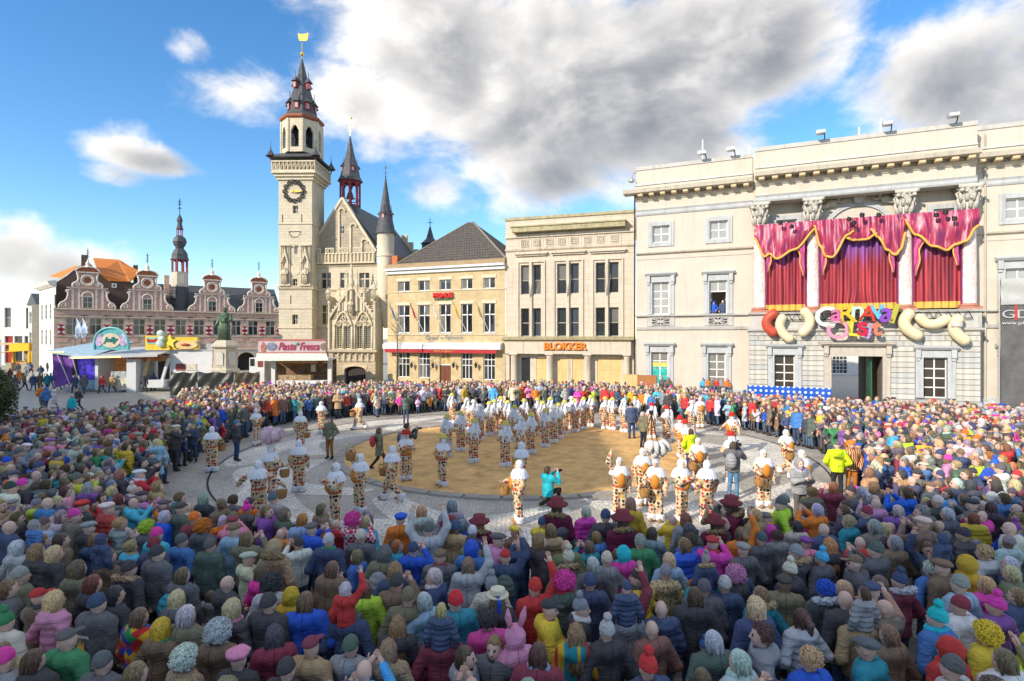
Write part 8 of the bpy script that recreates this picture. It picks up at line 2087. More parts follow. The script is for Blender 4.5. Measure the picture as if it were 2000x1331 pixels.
x, y = at(1234, 858); b = person(x, y, R(0), 10, 'navy', [('beanie', 'black')], 1.08, label='broad person in navy jacket and jeans by the tripod', legs=(.03, .07, .16))
x, y = at(1256, 876); person(x, y, R(-60), 0, 'olive', [('short', 'silver')], 1.0, label='grey haired person in olive jacket beside the tripod', legs=(.02, .03, .05))
x, y = at(1272, 872); tp_ = empty('tripod', (x, y, 0), 0, 'tall black camera tripod standing on the sand', 'tripod')
for k in range(3):
    a = k * 2.1 + .4; q = MB(); q.tube([(0, 0, 1.55), (.42 * math.cos(a), .42 * math.sin(a), 0)], [.025, .018], 6); q.build('leg', DARKM, tp_)
q = MB(); q.box(-.08, .08, -.1, .14, 1.55, 1.72); q.tube([(0, .14, 1.64), (0, .26, 1.64)], .05, 8); q.build('camera_head', DARKM, tp_)
x, y = at(1663, 968); person(x, y, R(170), 1, 'orange', [('mitre', 'orange')], 1.05, label='dancer in orange tiger striped costume beside the vest steward', cmat=TIGR, legs=(.45, .16, .03), coat_name='costume')
x, y = at(1562, 1022); person(x, y, R(185), 14, 'grey', [('fur', 'silver'), ('scarf', 'purple'), ('hood', 'grey')], 1.05, label='figure in grey animal costume with purple scarf and basket', coat_name='costume')
# four in maroon velvet with tricorn style hats
vt = MB(); vt.lathe([(.06, 1.74), (.20, 1.67), (.22, 1.70), (.13, 1.75), (.12, 1.82), (.02, 1.85)], 12); VHAT = vt.mesh('velvet_hat', M_KNIT, True)
for k, (px, py, w) in enumerate(((1088, 995, 'before the crouching photographer'), (1216, 1022, 'below the waving dancer'), (1428, 992, 'turning left below the camera operator'), (1396, 1012, 'beside the other velvet robe'), (936, 1012, 'below the basket dancer'), (878, 1016, 'left of the other maroon hats'))):
    Y = (CAM_H - 1.72) * FPX / (py - HOR); x = gx(px, Y)
    b = person(x, Y, R(rng.uniform(-15, 15)) if k != 2 else R(75), 10, (.17, .02, .055), [('short', 'ginger' if k > 3 else 'dark brown')], 1.08 if k < 3 else .98, label='person in maroon velvet robe and brown trimmed hat ' + w, coat_name='velvet_robe'); h = link(bpy.data.objects.new('velvet_hat', VHAT), b); setcol(h, 'head_color', (.24, .05, .06)); f_ = link(bpy.data.objects.new('collar', LIBH['fur']), b); setcol(f_, 'head_color', (.36, .24, .12))
WALK = [(30, 766, 'charcoal', 'short', 'dark brown', 0, 'pushing a dark pram'), (47, 764, 'olive', 'short', 'dark brown', 0, 'beside the pram'), (65, 765, 'navy', 'bob', 'silver', 0, 'walking alone'), (77, 764, 'olive', 'short', 'grey', 0, 'strolling by couple'), (92, 763, 'teal', 'short', 'grey', 0, 'in talk with others'), (99, 761, 'blue', 'beanie', 'blue', 0, 'with a small rucksack'), (113, 762, 'red', 'short', 'light brown', 0, 'by the pushchair'), (130, 757, 'white', 'hood', 'brown', 1, 'with fur hood and pale scarf'), (146, 768, 'navy', 'short', 'light brown', 1, 'carrying a snack tray'), (164, 771, 'charcoal', 'bob', 'light brown', 0, 'with pale shawl'), (199, 769, 'red', 'hood', 'red', 1, 'in devil costume by the sweet counter'), (219, 767, 'tan', 'hood', 'cream', 1, 'in fur trimmed coat and pink skirt'), (234, 759, 'navy', 'beanie', 'white', 0, 'at the sweet counter'), (282, 768, 'black', 'short', 'dark brown', 0, 'leaning at the snack hatch'), (299, 764, 'navy', 'short', 'dark brown', 0, 'in jeans at the snack hatch'),
        (35, 735, 'charcoal', 'short', 'dark brown', 0, 'by the yellow kiosk'), (60, 732, 'navy', 'short', 'dark brown', 0, 'before the yellow kiosk'), (52, 736, 'light grey', 'short', 'blond', 0, 'queueing at kiosk'), (93, 733, 'black', 'long', 'dark brown', 0, 'before the white street front'), (80, 741, 'navy', 'short', 'dark brown', 0, 'with a child before kiosk'), (107, 743, 'black', 'short', 'dark brown', 1, 'near purple screen'), (20, 747, 'maroon', 'short', 'brown', 0, 'crossing by the bush'), (38, 752, 'orange', 'short', 'blond', 0, 'crossing in orange'), (106, 812, 'light grey', 'beanie', 'white', 0, 'in long quilted coat walking off'), (90, 806, 'blue', 'hood', 'blue', 0, 'walking off beside the quilted coat'), (82, 800, 'orange', 'beanie', 'black', 0, 'walking off in rust trousers'), (152, 806, 'black', 'long', 'brown', 1, 'with pale scarf and dark glasses'), (140, 826, 'turquoise', 'curly', 'white', 1, 'with white curls and turquoise robe')]
for (px, py, cc, hk, hcl, tow, w) in WALK:
    x, y = at(px, py); person(x, y, (R(180) if tow else R(rng.choice((0, 20, -60, 70)))) + rng.uniform(-.3, .3), 11 if rng.random() < .5 else 12, cc, [(hk, hcl)], rng.uniform(.95, 1.05), label=f'{cc} clad stroller left of the crowd {w}', group='strollers on the open square')
# in the open window and on the town hall ledge
s_, zw_ = LW[3], zt['sill']
def th_at(sx, d): return (TH.P[0] + TH.u[0] * sx + TH.v[0] * d, TH.P[1] + TH.u[1] * sx + TH.v[1] * d)
x, y = th_at((s_[0] + s_[1]) / 2 - .35, .45); person(x, y, TH.rz + math.pi, 1, 'royal blue', [('wig', 'royal blue')], .95, zw_ - .62, label='person with blue plumed hat leaning out of the open window')
x, y = th_at((s_[0] + s_[1]) / 2 + .35, .45); person(x, y, TH.rz + math.pi, 0, 'navy', [('short', 'silver')], 1.0, zw_ - .62, label='person in suit leaning out of the open window')
for k, (px, cc, hk, hcl) in enumerate(((1305, 'brown', 'beanie', 'royal blue'), (1293, 'charcoal', 'short', 'brown'), (1373, 'sky blue', 'beanie', 'purple'), (1383, 'orange', 'short', 'brown'), (1391, 'olive', 'beanie', 'grey'), (1400, 'red', 'beanie', 'maroon'), (1409, 'grey', 'short', 'light brown'), (1420, 'orange', 'hood', 'red'))):
    x, y = th_at(TH.s(px, -.3), -.32); person(x, y, TH.rz + math.pi + rng.uniform(-.2, .2), 13, cc, [(hk, hcl)], .82, zt['pl'] - .92 * .82 + .17, label=f'child in {cc} with {hcl} {NOUN[hk]} sitting on plinth ' + ('beside poster window' if k < 2 else 'under second window'))

# ------------------------------------------------------------------ the crowd
# people picked out one by one in the near crowd: head x, y; pose; coat; head wear; coat look; wording
D, PK, PH, R1, R2, FO, FD, FP, FPH, CL, BG, SIT, SITR = 0, 1, 2, 3, 4, 5, 6, 7, 8, 9, 10, 13, 16
NEAR = [
 (16, 1030, PK, 'navy', [], '', 'bald'), (35, 1070, FP, 'light grey', [('bob', 'silver')], '', 'ash blond'), (72, 1077, FD, 'black', [('long', 'light brown')], 'q', ''), (107, 1082, FP, 'black', [('bob', 'blond')], '', ''), (120, 1055, D, 'brown', [('short', 'dark brown')], '', 'bespectacled'),
 (172, 1032, D, 'black', [('flatcap', 'grey')], '', ''), (288, 1032, FD, 'charcoal', [('wig', 'lime')], '', ''), (397, 1030, PK, 'charcoal', [('wig', 'orange')], '', ''), (355, 1057, PK, 'blue', [('beanie', 'charcoal')], '', ''), (410, 1067, BG, 'dark green', [('beanie', 'charcoal')], '', ''), (457, 1037, PK, 'pale blue', [('flatcap', 'brown')], '', ''), (482, 1052, PH, 'olive', [('short', 'light brown')], '', ''),
 (152, 1112, FP, 'olive', [('bob', 'dark brown')], '', ''), (182, 1140, FD, 'black', [('short', 'auburn')], '', ''), (252, 1112, PK, 'black', [('beanie', 'black'), ('fur', 'tan')], '', ''), (307, 1082, BG, 'charcoal', [('beanie', 'black')], '', ''), (357, 1124, D, 'charcoal', [('short', 'brown')], '', 'bp:teal'), (347, 1170, FD, 'charcoal', [('bob', 'blond')], '', ''), (442, 1140, FO, 'black', [], '', 'bald'), (412, 1165, D, 'grey', [('short', 'brown')], '', 'child'),
 (455, 1189, FP, 'black', [('bob', 'blond'), ('scarf', 'pink')], 'q', ''), (365, 1202, D, 'olive', [('short', 'silver')], '', ''), (427, 1237, FD, 'brown', [('wig', 'silver')], '', 'tinsel'), (317, 1227, FP, 'brown', [('bob', 'mustard'), ('scarf', 'green')], '', ''), (273, 1205, D, 'red', [('short', 'brown')], 'harl', ''), (75, 1167, PK, 'brown', [('cap', 'red'), ('scarf', 'black')], 'fur', ''), (107, 1173, FP, 'pink', [('bob', 'blond')], 'q', ''), (190, 1180, BG, 'charcoal', [('beanie', 'navy')], '', ''), (225, 1162, FD, 'black', [('short', 'black')], '', ''), (130, 1250, PK, 'green', [('cap', 'charcoal')], '', ''),
 (67, 1290, BG, 'black', [('short', 'dark brown')], '', ''), (200, 1296, PK, 'charcoal', [('beanie', 'charcoal')], '', ''), (465, 1288, FP, 'black', [('beret', 'pink')], '', ''), (362, 1288, FD, 'tan', [('wig', 'white')], 'fur', ''), (8, 1290, FP, 'grey', [('beanie', 'hot pink')], '', ''), (10, 1215, FP, 'cream', [('bobble', 'green')], '', ''), (15, 1150, D, 'charcoal', [('short', 'brown')], '', ''), (40, 1125, PK, 'olive', [('beanie', 'grey')], '', ''),
 (689, 1018, FPH, 'pink', [('wig', 'hot pink')], 'chek', ''), (715, 1020, PK, 'sky blue', [('short', 'blond')], '', ''), (782, 1016, D, 'orange', [('beret', 'royal blue')], '', ''), (837, 1035, R2, 'light grey', [('beanie', 'charcoal')], '', ''), (642, 1057, PK, 'navy', [('beanie', 'light grey'), ('scarf', 'green')], '', ''), (705, 1049, PK, 'charcoal', [('beanie', 'cream')], '', ''), (807, 1074, PH, 'royal blue', [('beanie', 'navy')], '', ''), (860, 1089, BG, 'charcoal', [('flatcap', 'brown'), ('scarf', 'maroon')], 'q', ''), (650, 1112, BG, 'brown', [('short', 'brown')], '', ''), (752, 1082, PK, 'olive', [('hood', 'charcoal')], '', 'bp:grey'), (772, 1114, FP, 'navy', [('long', 'light brown')], '', ''), (775, 1139, PH, 'brown', [('beanie', 'black')], '', ''),
 (530, 1142, FD, 'light grey', [('wig', 'black')], '', ''), (537, 1070, FP, 'tan', [('hood', 'tan'), ('fur', 'light brown')], 'fur', ''), (525, 1180, BG, 'black', [('beanie', 'black')], '', ''), (597, 1175, PK, 'royal blue', [('short', 'brown')], '', ''), (570, 1165, FP, 'mustard', [('hood', 'mustard')], '', ''), (712, 1150, PK, 'lime', [('short', 'brown')], '', ''), (797, 1167, PK, 'olive', [('beanie', 'olive')], '', ''), (827, 1175, FP, 'pale blue', [('short', 'silver')], '', 'side'), (972, 1170, FP, 'black', [('bob', 'brown'), ('boater', 'cream')], '', ''), (777, 1222, FD, 'black', [('long', 'light brown'), ('scarf', 'black')], '', ''), (685, 1263, PK, 'grey', [('beanie', 'dark green')], '', ''), (759, 1270, FP, 'tan', [('bob', 'light brown')], 'fur', ''), (607, 1265, PK, 'tan', [('cap', 'maroon')], '', ''), (560, 1308, PK, 'black', [('beanie', 'black')], '', ''), (910, 1283, D, 'grey', [('short', 'dark brown')], '', 'right'), (965, 1263, D, 'charcoal', [('short', 'light brown')], '', 'back'), (922, 1072, PK, 'blue', [('hood', 'royal blue')], '', ''), (987, 1089, R1, 'navy', [('cap', 'red')], '', 'bp:dark green'), (915, 1104, R1, 'light grey', [('bob', 'brown')], '', ''), (960, 1142, FP, 'cream', [('bobble', 'grey')], 'fur', ''),
 (1045, 1148, R1, 'red', [('beanie', 'red')], '', ''), (1102, 1138, FP, 'dark green', [('wig', 'hot pink'), ('scarf', 'red')], '', ''), (1072, 1190, FO, 'yellow', [('cap', 'black')], '', 'right'), (1135, 1188, FD, 'black', [('bobble', 'grey'), ('scarf', 'white')], '', 'right'), (1125, 1237, FD, 'teal', [('long', 'light brown')], 'strp', ''), (1005, 1243, FD, 'pink', [('hood', 'pink')], '', 'ears'), (1052, 1278, PK, 'maroon', [('short', 'dark brown'), ('scarf', 'pale blue')], '', ''), (1185, 1233, FP, 'black', [('bobble', 'light grey')], '', ''), (1152, 1138, PK, 'navy', [('beanie', 'navy')], '', ''), (1225, 1168, R1, 'maroon', [('short', 'brown')], '', ''), (1300, 1119, FP, 'tan', [('beanie', 'grey')], 'leop', ''), (1292, 1190, D, 'navy', [], 'q', 'bald'), (1357, 1165, PK, 'black', [('short', 'dark brown')], '', ''), (1375, 1150, BG, 'charcoal', [('beanie', 'charcoal')], '', ''), (1435, 1125, FD, 'black', [('wig', 'pink')], '', ''), (1415, 1143, PK, 'navy', [('beanie', 'light grey')], '', ''), (1392, 1253, PK, 'dark green', [('short', 'silver')], '', ''), (1376, 1262, D, 'charcoal', [('bobble', 'blue')], '', 'child'), (1487, 1240, FP, 'grey', [('curly', 'dark brown')], 'q', 'left'), (1485, 1163, FP, 'teal', [('short', 'light brown'), ('fur', 'tan')], '', ''), (1265, 1303, D, 'navy', [('bobble', 'red')], '', ''),
 (1250, 1059, PK, 'green', [('beanie', 'grey')], '', ''), (1275, 1059, D, 'lime', [('bobble', 'royal blue')], '', 'child'), (1217, 1082, FP, 'hot pink', [('hood', 'turquoise')], '', ''), (1110, 1090, FP, 'olive', [('bobble', 'cream'), ('fur', 'tan')], '', ''), (1157, 1103, PK, 'charcoal', [('short', 'silver')], '', ''), (1185, 1093, PK, 'grey', [('beanie', 'cream')], '', ''), (1075, 1037, FP, 'tan', [('short', 'light brown')], 'q', ''), (1447, 1043, R1, 'orange', [('pony', 'light brown')], '', ''), (1487, 1053, D, 'charcoal', [('beanie', 'dark green')], '', ''), (1452, 1075, PK, 'charcoal', [('flatcap', 'grey')], '', ''), (1306, 1095, FP, 'pale blue', [('bob', 'blond')], '', ''), (1336, 1065, PK, 'royal blue', [('short', 'light brown')], 'q', ''),
 (1611, 1152, FD, 'black', [('curly', 'royal blue'), ('fur', 'light grey')], 'fur', ''), (1565, 1208, FP, 'light grey', [('pony', 'dark brown')], 'q', ''), (1582, 1288, FP, 'royal blue', [('curly', 'blond')], '', ''), (1695, 1268, PK, 'teal', [('flatcap', 'charcoal')], '', 'side'), (1735, 1240, PK, 'brown', [('short', 'light brown')], '', ''), (1830, 1208, FP, 'blue', [('bobble', 'turquoise'), ('scarf', 'turquoise')], '', ''), (1852, 1268, FD, 'red', [('hood', 'red')], '', ''), (1860, 1305, PK, 'light grey', [('beanie', 'charcoal')], '', ''), (1875, 1183, PK, 'white', [('beanie', 'maroon')], '', ''), (1925, 1240, D, 'yellow', [('wig', 'yellow')], '', 'bp:lime'), (1945, 1184, FP, 'purple', [('bobble', 'hot pink')], '', ''), (1925, 1142, FP, 'hot pink', [('short', 'blond')], 'q', ''), (1885, 1102, FP, 'mustard', [('hood', 'mustard')], '', ''), (1875, 1142, FD, 'pale blue', [('beanie', 'grey')], '', ''), (1972, 1102, PK, 'navy', [('short', 'silver')], '', ''), (1987, 1165, PK, 'navy', [('short', 'light brown')], '', ''), (1922, 1080, FP, 'light grey', [('curly', 'blond')], 'q', ''), (1842, 1110, BG, 'brown', [('flatcap', 'brown')], '', ''), (1817, 1112, FP, 'blue', [('curly', 'silver')], '', ''), (1757, 1135, FP, 'maroon', [('bobble', 'navy'), ('fur', 'light grey')], '', ''), (1717, 1140, FP, 'navy', [('short', 'brown')], 'q', ''), (1652, 1172, D, 'black', [], '', 'bald'), (1747, 1060, PK, 'brown', [('short', 'grey')], '', ''), (1670, 1100, PK, 'charcoal', [('cap', 'brown')], '', 'left'), (1605, 1092, FD, 'charcoal', [('bobble', 'sky blue')], '', ''), (1620, 1065, FD, 'black', [('long', 'ginger')], '', ''), (1555, 1080, FP, 'charcoal', [('beanie', 'grey'), ('fur', 'tan')], '', ''), (1542, 1115, PK, 'black', [('bobble', 'cream')], '', ''), (1657, 1020, FD, 'teal', [('curly', 'blond')], '', ''), (1610, 1035, BG, 'navy', [], '', 'bald'), (1882, 1045, PK, 'black', [('beanie', 'black')], 'q', ''), (1812, 1073, R1, 'navy', [('short', 'dark brown')], '', 'back'), (1710, 1075, PH, 'charcoal', [('beanie', 'dark green')], '', ''), (1960, 1290, PK, 'white', [('short', 'brown')], '', '')]
NOTE = []            # (x, y, short phrase) anchors for the labels of the others
used = set(); placed = []
ADJ = {'q': 'quilted ', 'fur': 'furry ', '': '', 'harl': 'harlequin patchwork ', 'chek': 'checked ', 'leop': 'leopard print ', 'strp': 'rainbow striped '}
MATOF = {'q': M_QUILT, 'fur': M_FUR, '': None, 'harl': HARL, 'chek': CHEK, 'leop': LEOP, 'strp': STRP}
HW = {'short': 'short {} hair', 'bob': '{} bobbed hair', 'long': 'long {} hair', 'pony': '{} ponytail', 'curly': '{} curls', 'wig': 'big {} wig', 'beanie': '{} beanie', 'bobble': '{} bobble hat', 'hood': '{} hood up', 'flatcap': '{} flat cap', 'beret': '{} beret', 'cap': '{} baseball cap', 'boater': '{} straw boater', 'fur': '{} fur collar', 'scarf': '{} scarf'}
POSEW = {D: '', PK: '', PH: ' filming', R1: ' waving one arm', R2: ' raising both arms', FO: ' arms folded', CL: ' clapping', FPH: ' filming'}
def look(coat, heads, cl, pose, extra=''):
    hw = ' and '.join(HW[k].format(c) for k, c in heads) or 'bald head'
    g = ADJ[cl]; cc = '' if cl in ('harl', 'leop', 'strp') else coat + ' '
    return f'person in {cc}{g}coat with {hw}{POSEW.get(pose, "")}'
def unique(l, extras):
    if l not in used: used.add(l); return l
    for e in extras:
        k = f'{l} {e}'
        if k not in used and len(k.split()) <= 16: used.add(k); return k
    return l
for (px, py, pose, coat, heads, cl, ex) in NEAR:
    sc = .70 if ex == 'child' else rng.uniform(.97, 1.06); hh = 1.61 * sc
    Y = (CAM_H - hh) * FPX / (py - HOR); X = gx(px, Y)
    rz = face_to(X, Y, RC[0] + rng.uniform(-3, 3), RC[1]) + rng.uniform(-.2, .2)
    if ex == 'right': rz = R(-100)
    if ex == 'left': rz = R(75)
    if ex == 'side': rz = R(40)
    if ex == 'back': rz = R(165)
    lb = unique(look(coat, heads, cl, pose), ['deep in the packed crowd', 'in the dense front crowd'])
    b = person(X, Y, rz, pose, coat, heads, sc, label=lb, cmat=MATOF[cl], group='spectators in the near crowd')
    if (px, py) == (190, 1180):
        q = MB(); q.prism([(-.07, 1.10), (.07, 1.10), (.05, 1.15), (.04, 1.24), (.01, 1.17), (-.01, 1.26), (-.03, 1.17), (-.05, 1.22)], -.222, -.215); q.build('jacket_emblem', GOLD, b)
        letters(b, 'CARNAVAL', -.12, -.215, 1.275, .035, WHITEP, .24, .004, 'jacket_lettering')
    if ex.startswith('bp:'): backpack(b, ex[3:])
    if ex == 'ears':
        for sg in (-1, 1):
            q = MB(); q.tube([(sg * .06, -.03, 1.74), (sg * .09, -.05, 1.86), (sg * .10, -.08, 1.97)], [.03, .04, .012], 8); o = q.build('ear', M_KNIT, b, True); setcol(o, 'head_color', COLS['pink'])
    if heads and heads[0][0] == 'boater' or len(heads) > 1 and heads[1][0] == 'boater':
        q = MB(); q.lathe([(.108, 1.675), (.108, 1.70)], 18); q.tube([(0, -.11, 1.69), (.03, -.16, 1.62), (.02, -.17, 1.5)], [.02, .03, .025], 5); q.build('hat_ribbon', mat('blue_ribbon', (.01, .08, .5), .5), b)
    placed.append((X, Y)); NOTE.append((X, Y, look(coat, heads[:1], cl, 99).replace('person in ', '').replace(' coat with', ',').replace('coat with', '')))
# children riding on shoulders
for (px, py, coat, hk, hcl, cl, w) in ((82, 1012, 'blue', 'hood', 'grey', 'q', ''), (212, 1038, 'navy', 'hood', 'navy', '', 'starry'), (682, 1130, 'red', 'hood', 'light grey', '', ''), (865, 1168, 'navy', 'short', 'blond', 'q', ''), (1220, 1128, 'navy', 'beanie', 'navy', 'q', ''), (1372, 1075, 'navy', 'bobble', 'grey', '', 'arms out'), (1675, 1138, 'grey', 'short', 'dark brown', 'q', ''), (1827, 1038, 'navy', 'hood', 'navy', '', '')):
    sc = .66; top = 1.42 + 1.0 * sc - .05; Y = (CAM_H - top) * FPX / (py - HOR); X = gx(px, Y)
    rz = face_to(X, Y, *RC); c = ('charcoal', 'olive', 'brown', 'navy', 'maroon', 'grey', 'teal', 'tan')[len(placed) % 8]
    b = person(X, Y, rz, PK, c, [('short', 'brown')], 1.0, label=f'person in {c} coat carrying the {coat} clad child with {hcl} {NOUN[hk]}', group='parents carrying children')
    fx, fy = -math.sin(rz), math.cos(rz)
    person(X - fx * .10, Y - fy * .10, rz, SITR if hk == 'hood' and coat == 'red' else SIT, coat, [(hk, hcl)] + ([('fur', 'tan')] if w == 'arms out' else []), sc, 1.44 - .86 * sc, label=unique(f'child in {coat} {ADJ[cl]}jacket with {hcl} {NOUN[hk]} riding on shoulders', ['beside the neon wig', 'above the flat caps']), cmat=MATOF[cl], group='children on shoulders')
    placed.append((X, Y))

# everyone else
POLY = [(-27.5, 28.5), (-21, 28.2), (-20.5, 33), (-23, 38.5), (-21, 43), (-13, 45.6), (0, 46), (8, 43.8), (12.2, 40), (15, 36), (18, 33.8), (22, 32), (27, 30), (33, 28), (40, 26), (40, 3.9), (-30, 3.9)]
def inpoly(x, y):
    c = False; n = len(POLY)
    for i in range(n):
        x0, y0 = POLY[i]; x1, y1 = POLY[i - 1]
        if (y0 > y) != (y1 > y) and x < (x1 - x0) * (y - y0) / (y1 - y0) + x0: c = not c
    return c
pts = []
sp = .56; j = 0; yy = 4.1
while yy < 46:
    xx = -30 + (sp / 2 if j % 2 else 0)
    while xx < 40:
        x = xx + rng.uniform(-.2, .2); y = yy + rng.uniform(-.17, .17)
        xx += sp
        if abs(x) > .945 * y + .5 or not inpoly(x, y): continue
        a = math.atan2(y - RC[1], x - RC[0]); rr_ = 14.2 - .75 * max(0, math.cos(a)) + .35 * math.sin(5 * a) + (1.2 if 2.3 < a < 2.9 else 0)
        if y < 17: rr_ += .25
        if math.hypot(x - RC[0], y - RC[1]) < rr_: continue
        if any((x - q[0]) ** 2 + (y - q[1]) ** 2 < .21 for q in placed): continue
        if rng.random() < .06: continue
        pts.append((x, y))
    yy += sp * .87; j += 1
pts.sort(key=lambda p: p[1])
CW = [('black', 12), ('charcoal', 11), ('navy', 13), ('blue', 5), ('royal blue', 3), ('teal', 3), ('olive', 7), ('brown', 8), ('tan', 6), ('grey', 7), ('light grey', 4), ('maroon', 5), ('red', 5), ('pink', 3), ('hot pink', 2), ('orange', 4), ('yellow', 2), ('mustard', 1), ('white', 4), ('green', 2), ('lime', 1), ('purple', 2), ('sky blue', 3), ('pale blue', 3), ('cream', 3), ('dark green', 5)]
HKW = [('short', 30), ('bob', 12), ('long', 9), ('pony', 5), ('curly', 4), ('beanie', 17), ('bobble', 6), ('hood', 7), ('flatcap', 5), ('cap', 4), ('beret', 2), ('wig', 1.5), (None, 4)]
HAIRC = [('dark brown', 8), ('light brown', 8), ('blond', 7), ('brown', 7), ('black', 3), ('silver', 4), ('ginger', 1.5), ('auburn', 1.5), ('grey', 3)]
HATC = [('black', 7), ('charcoal', 6), ('grey', 5), ('navy', 4), ('light grey', 2), ('red', 2), ('hot pink', 1.5), ('maroon', 2), ('royal blue', 2), ('white', 2), ('brown', 2), ('orange', 1), ('yellow', .7), ('purple', 1), ('green', 1), ('cream', 2)]
pick = lambda w: rng.choices([a for a, _ in w], [b for _, b in w])[0]
def outfit():
    hk = pick(HKW); hc = pick(HAIRC) if hk in ISHAIR else pick(HATC)
    if hk == 'wig': hc = rng.choice(['orange', 'lime', 'hot pink', 'yellow', 'blue', 'white'])
    coat = pick(CW)
    if hk == 'hood': hc = coat
    return coat, hk, hc
POSES = [(D, 8), (PK, 12), (PH, 6), (R1, 2.5), (R2, .6), (FO, 3), (FD, 9), (FP, 10), (FPH, 6), (CL, 5), (BG, 7), (14, 4)]
n_now = sum(1 for o in bpy.data.objects if o.name.split('.')[0] == 'person')
budget = 318 - n_now
for (x, y) in pts[:budget]:
    coat, hk, hc = outfit(); pose = pick(POSES); heads = [(hk, hc)] if hk else []
    if rng.random() < .25: heads.append((rng.choice(['scarf', 'fur']), pick(HATC) if rng.random() < .6 else 'tan'))
    cl = rng.choices(['', 'q', 'fur'], [6, 3, .4])[0]
    sc = rng.uniform(.93, 1.05) if rng.random() > .07 else rng.uniform(.66, .8)
    near = sorted(NOTE, key=lambda q: (q[0] - x) ** 2 + (q[1] - y) ** 2)[:4]
    lb = unique(look(coat, heads[:1], cl, pose), [pre + q[2] for pre in ('beside ', 'near ') for q in near] + [f'with {h[1]} {h[0]}' for h in heads[1:]])
    b = person(x, y, face_to(x, y, RC[0] + rng.uniform(-5, 5), RC[1]) + (rng.gauss(0, .4) if rng.random() > .16 else rng.uniform(-2.2, 2.2)), pose, jit(COLS[coat]), heads, sc, label=lb, cmat=MATOF[cl], group='spectators in the near crowd')
    if rng.random() < .1: backpack(b, pick(HATC))
rest = pts[budget:]
print('people', n_now, 'crowd', len(rest))

# the rest of the crowd as one mass: points carrying colours, dressed with the same figures
lib = bpy.data.collections.new('crowd_figures')
kinds = []
for i in range(44):
    hk = pick(HKW); pose = pick(POSES)
    parts = [(ABODY[pose][0], ABODY[pose][1], ABODY[pose][2])]
    A_ = ACOAT[pose]; parts.append((A_[0], A_[1], [5] * len(A_[1])))
    if hk: parts.append((AH[hk][0], AH[hk][1], [6] * len(AH[hk][1])))
    if rng.random() < .15: parts.append((AH['scarf'][0], AH['scarf'][1], [6] * len(AH['scarf'][1])))
    me = npmesh('figure_%02d' % i, *joinp(parts), BODY_M + [rng.choice([M_COAT, M_COAT, M_QUILT]), M_HAIR if (hk in ISHAIR or hk is None) else M_KNIT])
    o = bpy.data.objects.new('figure_%02d' % i, me); lib.objects.link(o); kinds.append(hk)
n = len(rest)
cmesh = bpy.data.meshes.new('crowd'); cmesh.from_pydata([(x, y, 0) for x, y in rest], [], [])
arr = {k: np.zeros((n, 4), np.float32) for k in ('coat_color', 'head_color', 'skin_color', 'leg_color')}
rot, scl, ix = np.zeros(n, np.float32), np.zeros(n, np.float32), np.zeros(n, np.int32)
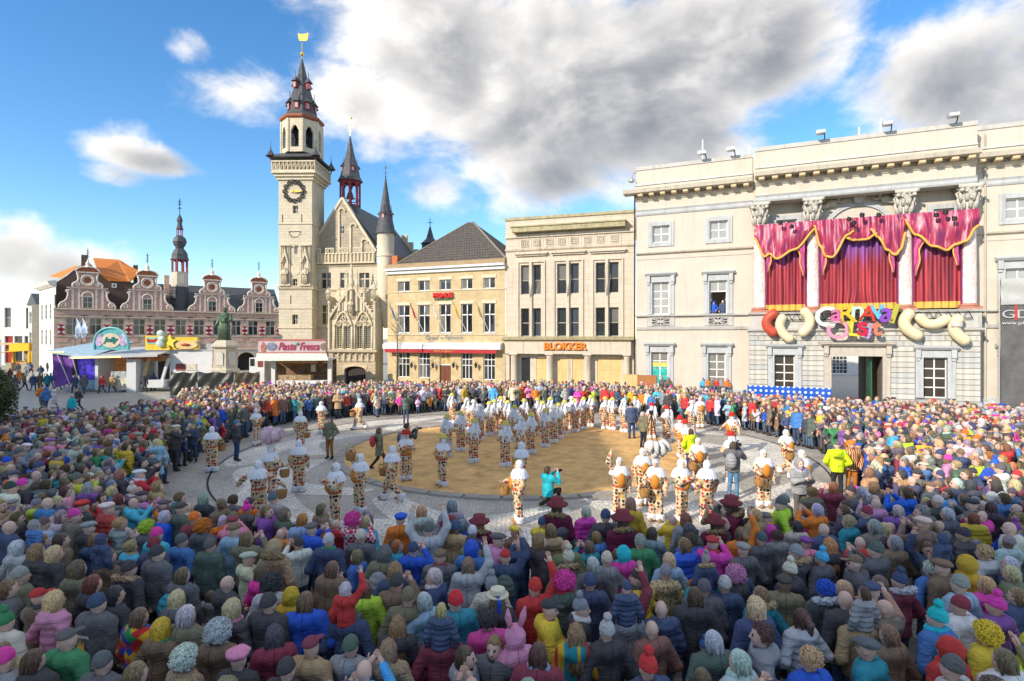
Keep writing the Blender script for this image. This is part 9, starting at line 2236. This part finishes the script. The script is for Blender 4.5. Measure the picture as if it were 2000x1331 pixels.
for i, (x, y) in enumerate(rest):
    v = rng.randrange(44); hk = kinds[v]; coat, _, _ = outfit()
    if y > 30 and rng.random() < .25: coat = rng.choice(['tan', 'cream', 'red', 'orange', 'pink', 'light grey', 'white', 'sky blue', 'maroon', 'brown'])
    hc = pick(HAIRC) if (hk in ISHAIR or hk is None) and hk != 'wig' else (coat if hk == 'hood' else pick(HATC))
    if hk == 'wig': hc = rng.choice(['orange', 'lime', 'hot pink', 'yellow', 'blue', 'white'])
    for k, c in (('coat_color', jit(COLS[coat])), ('head_color', jit(COLS[hc])), ('skin_color', rng.choices(SKINS, [4, 4, 3, 3, .4])[0]), ('leg_color', rng.choice(LEGS))): arr[k][i, :3] = c; arr[k][i, 3] = 1
    rot[i] = face_to(x, y, RC[0] + rng.uniform(-6, 6), RC[1] + rng.uniform(-4, 4)) + (rng.gauss(0, .4) if rng.random() > .15 else rng.uniform(-2.2, 2.2)); ix[i] = v
    d = math.hypot(x - RC[0], y - RC[1]); scl[i] = rng.uniform(.88, 1.09) if rng.random() > (.35 if d < 15.2 else .07) else rng.uniform(.62, .82)
for k, a in arr.items(): cmesh.attributes.new(k, 'FLOAT_COLOR', 'POINT').data.foreach_set('color', a.ravel())
cmesh.attributes.new('turn', 'FLOAT', 'POINT').data.foreach_set('value', rot); cmesh.attributes.new('size', 'FLOAT', 'POINT').data.foreach_set('value', scl); cmesh.attributes.new('figure', 'INT', 'POINT').data.foreach_set('value', ix)
crowd = mesh_obj('crowd', cmesh); tag(crowd, 'dense ring of spectators packed round the sandy circle', 'crowd', kind='stuff')
gt = bpy.data.node_groups.new('crowd_figures', 'GeometryNodeTree'); gt.interface.new_socket('Geometry', in_out='INPUT', socket_type='NodeSocketGeometry'); gt.interface.new_socket('Geometry', in_out='OUTPUT', socket_type='NodeSocketGeometry')
gn, gL = gt.nodes, gt.links
gi, go = gn.new('NodeGroupInput'), gn.new('NodeGroupOutput'); ci = gn.new('GeometryNodeCollectionInfo'); ci.inputs['Collection'].default_value = lib; ci.inputs['Separate Children'].default_value = True; ci.inputs['Reset Children'].default_value = True
ip = gn.new('GeometryNodeInstanceOnPoints'); ip.inputs['Pick Instance'].default_value = True
def named(nm, tp_):
    a = gn.new('GeometryNodeInputNamedAttribute'); a.data_type = tp_; a.inputs['Name'].default_value = nm; return next(o for o in a.outputs if o.enabled and o.name == 'Attribute')
cx_ = gn.new('ShaderNodeCombineXYZ'); gL.new(named('turn', 'FLOAT'), cx_.inputs[2])
er = gn.new('FunctionNodeEulerToRotation'); gL.new(cx_.outputs[0], er.inputs[0])
gL.new(gi.outputs[0], ip.inputs['Points']); gL.new(ci.outputs[0], ip.inputs['Instance']); gL.new(named('figure', 'INT'), ip.inputs['Instance Index']); gL.new(er.outputs[0], ip.inputs['Rotation']); gL.new(named('size', 'FLOAT'), ip.inputs['Scale']); gL.new(ip.outputs[0], go.inputs[0])
md_ = crowd.modifiers.new('figures', 'NODES'); md_.node_group = gt
print('objects', len(bpy.data.objects))
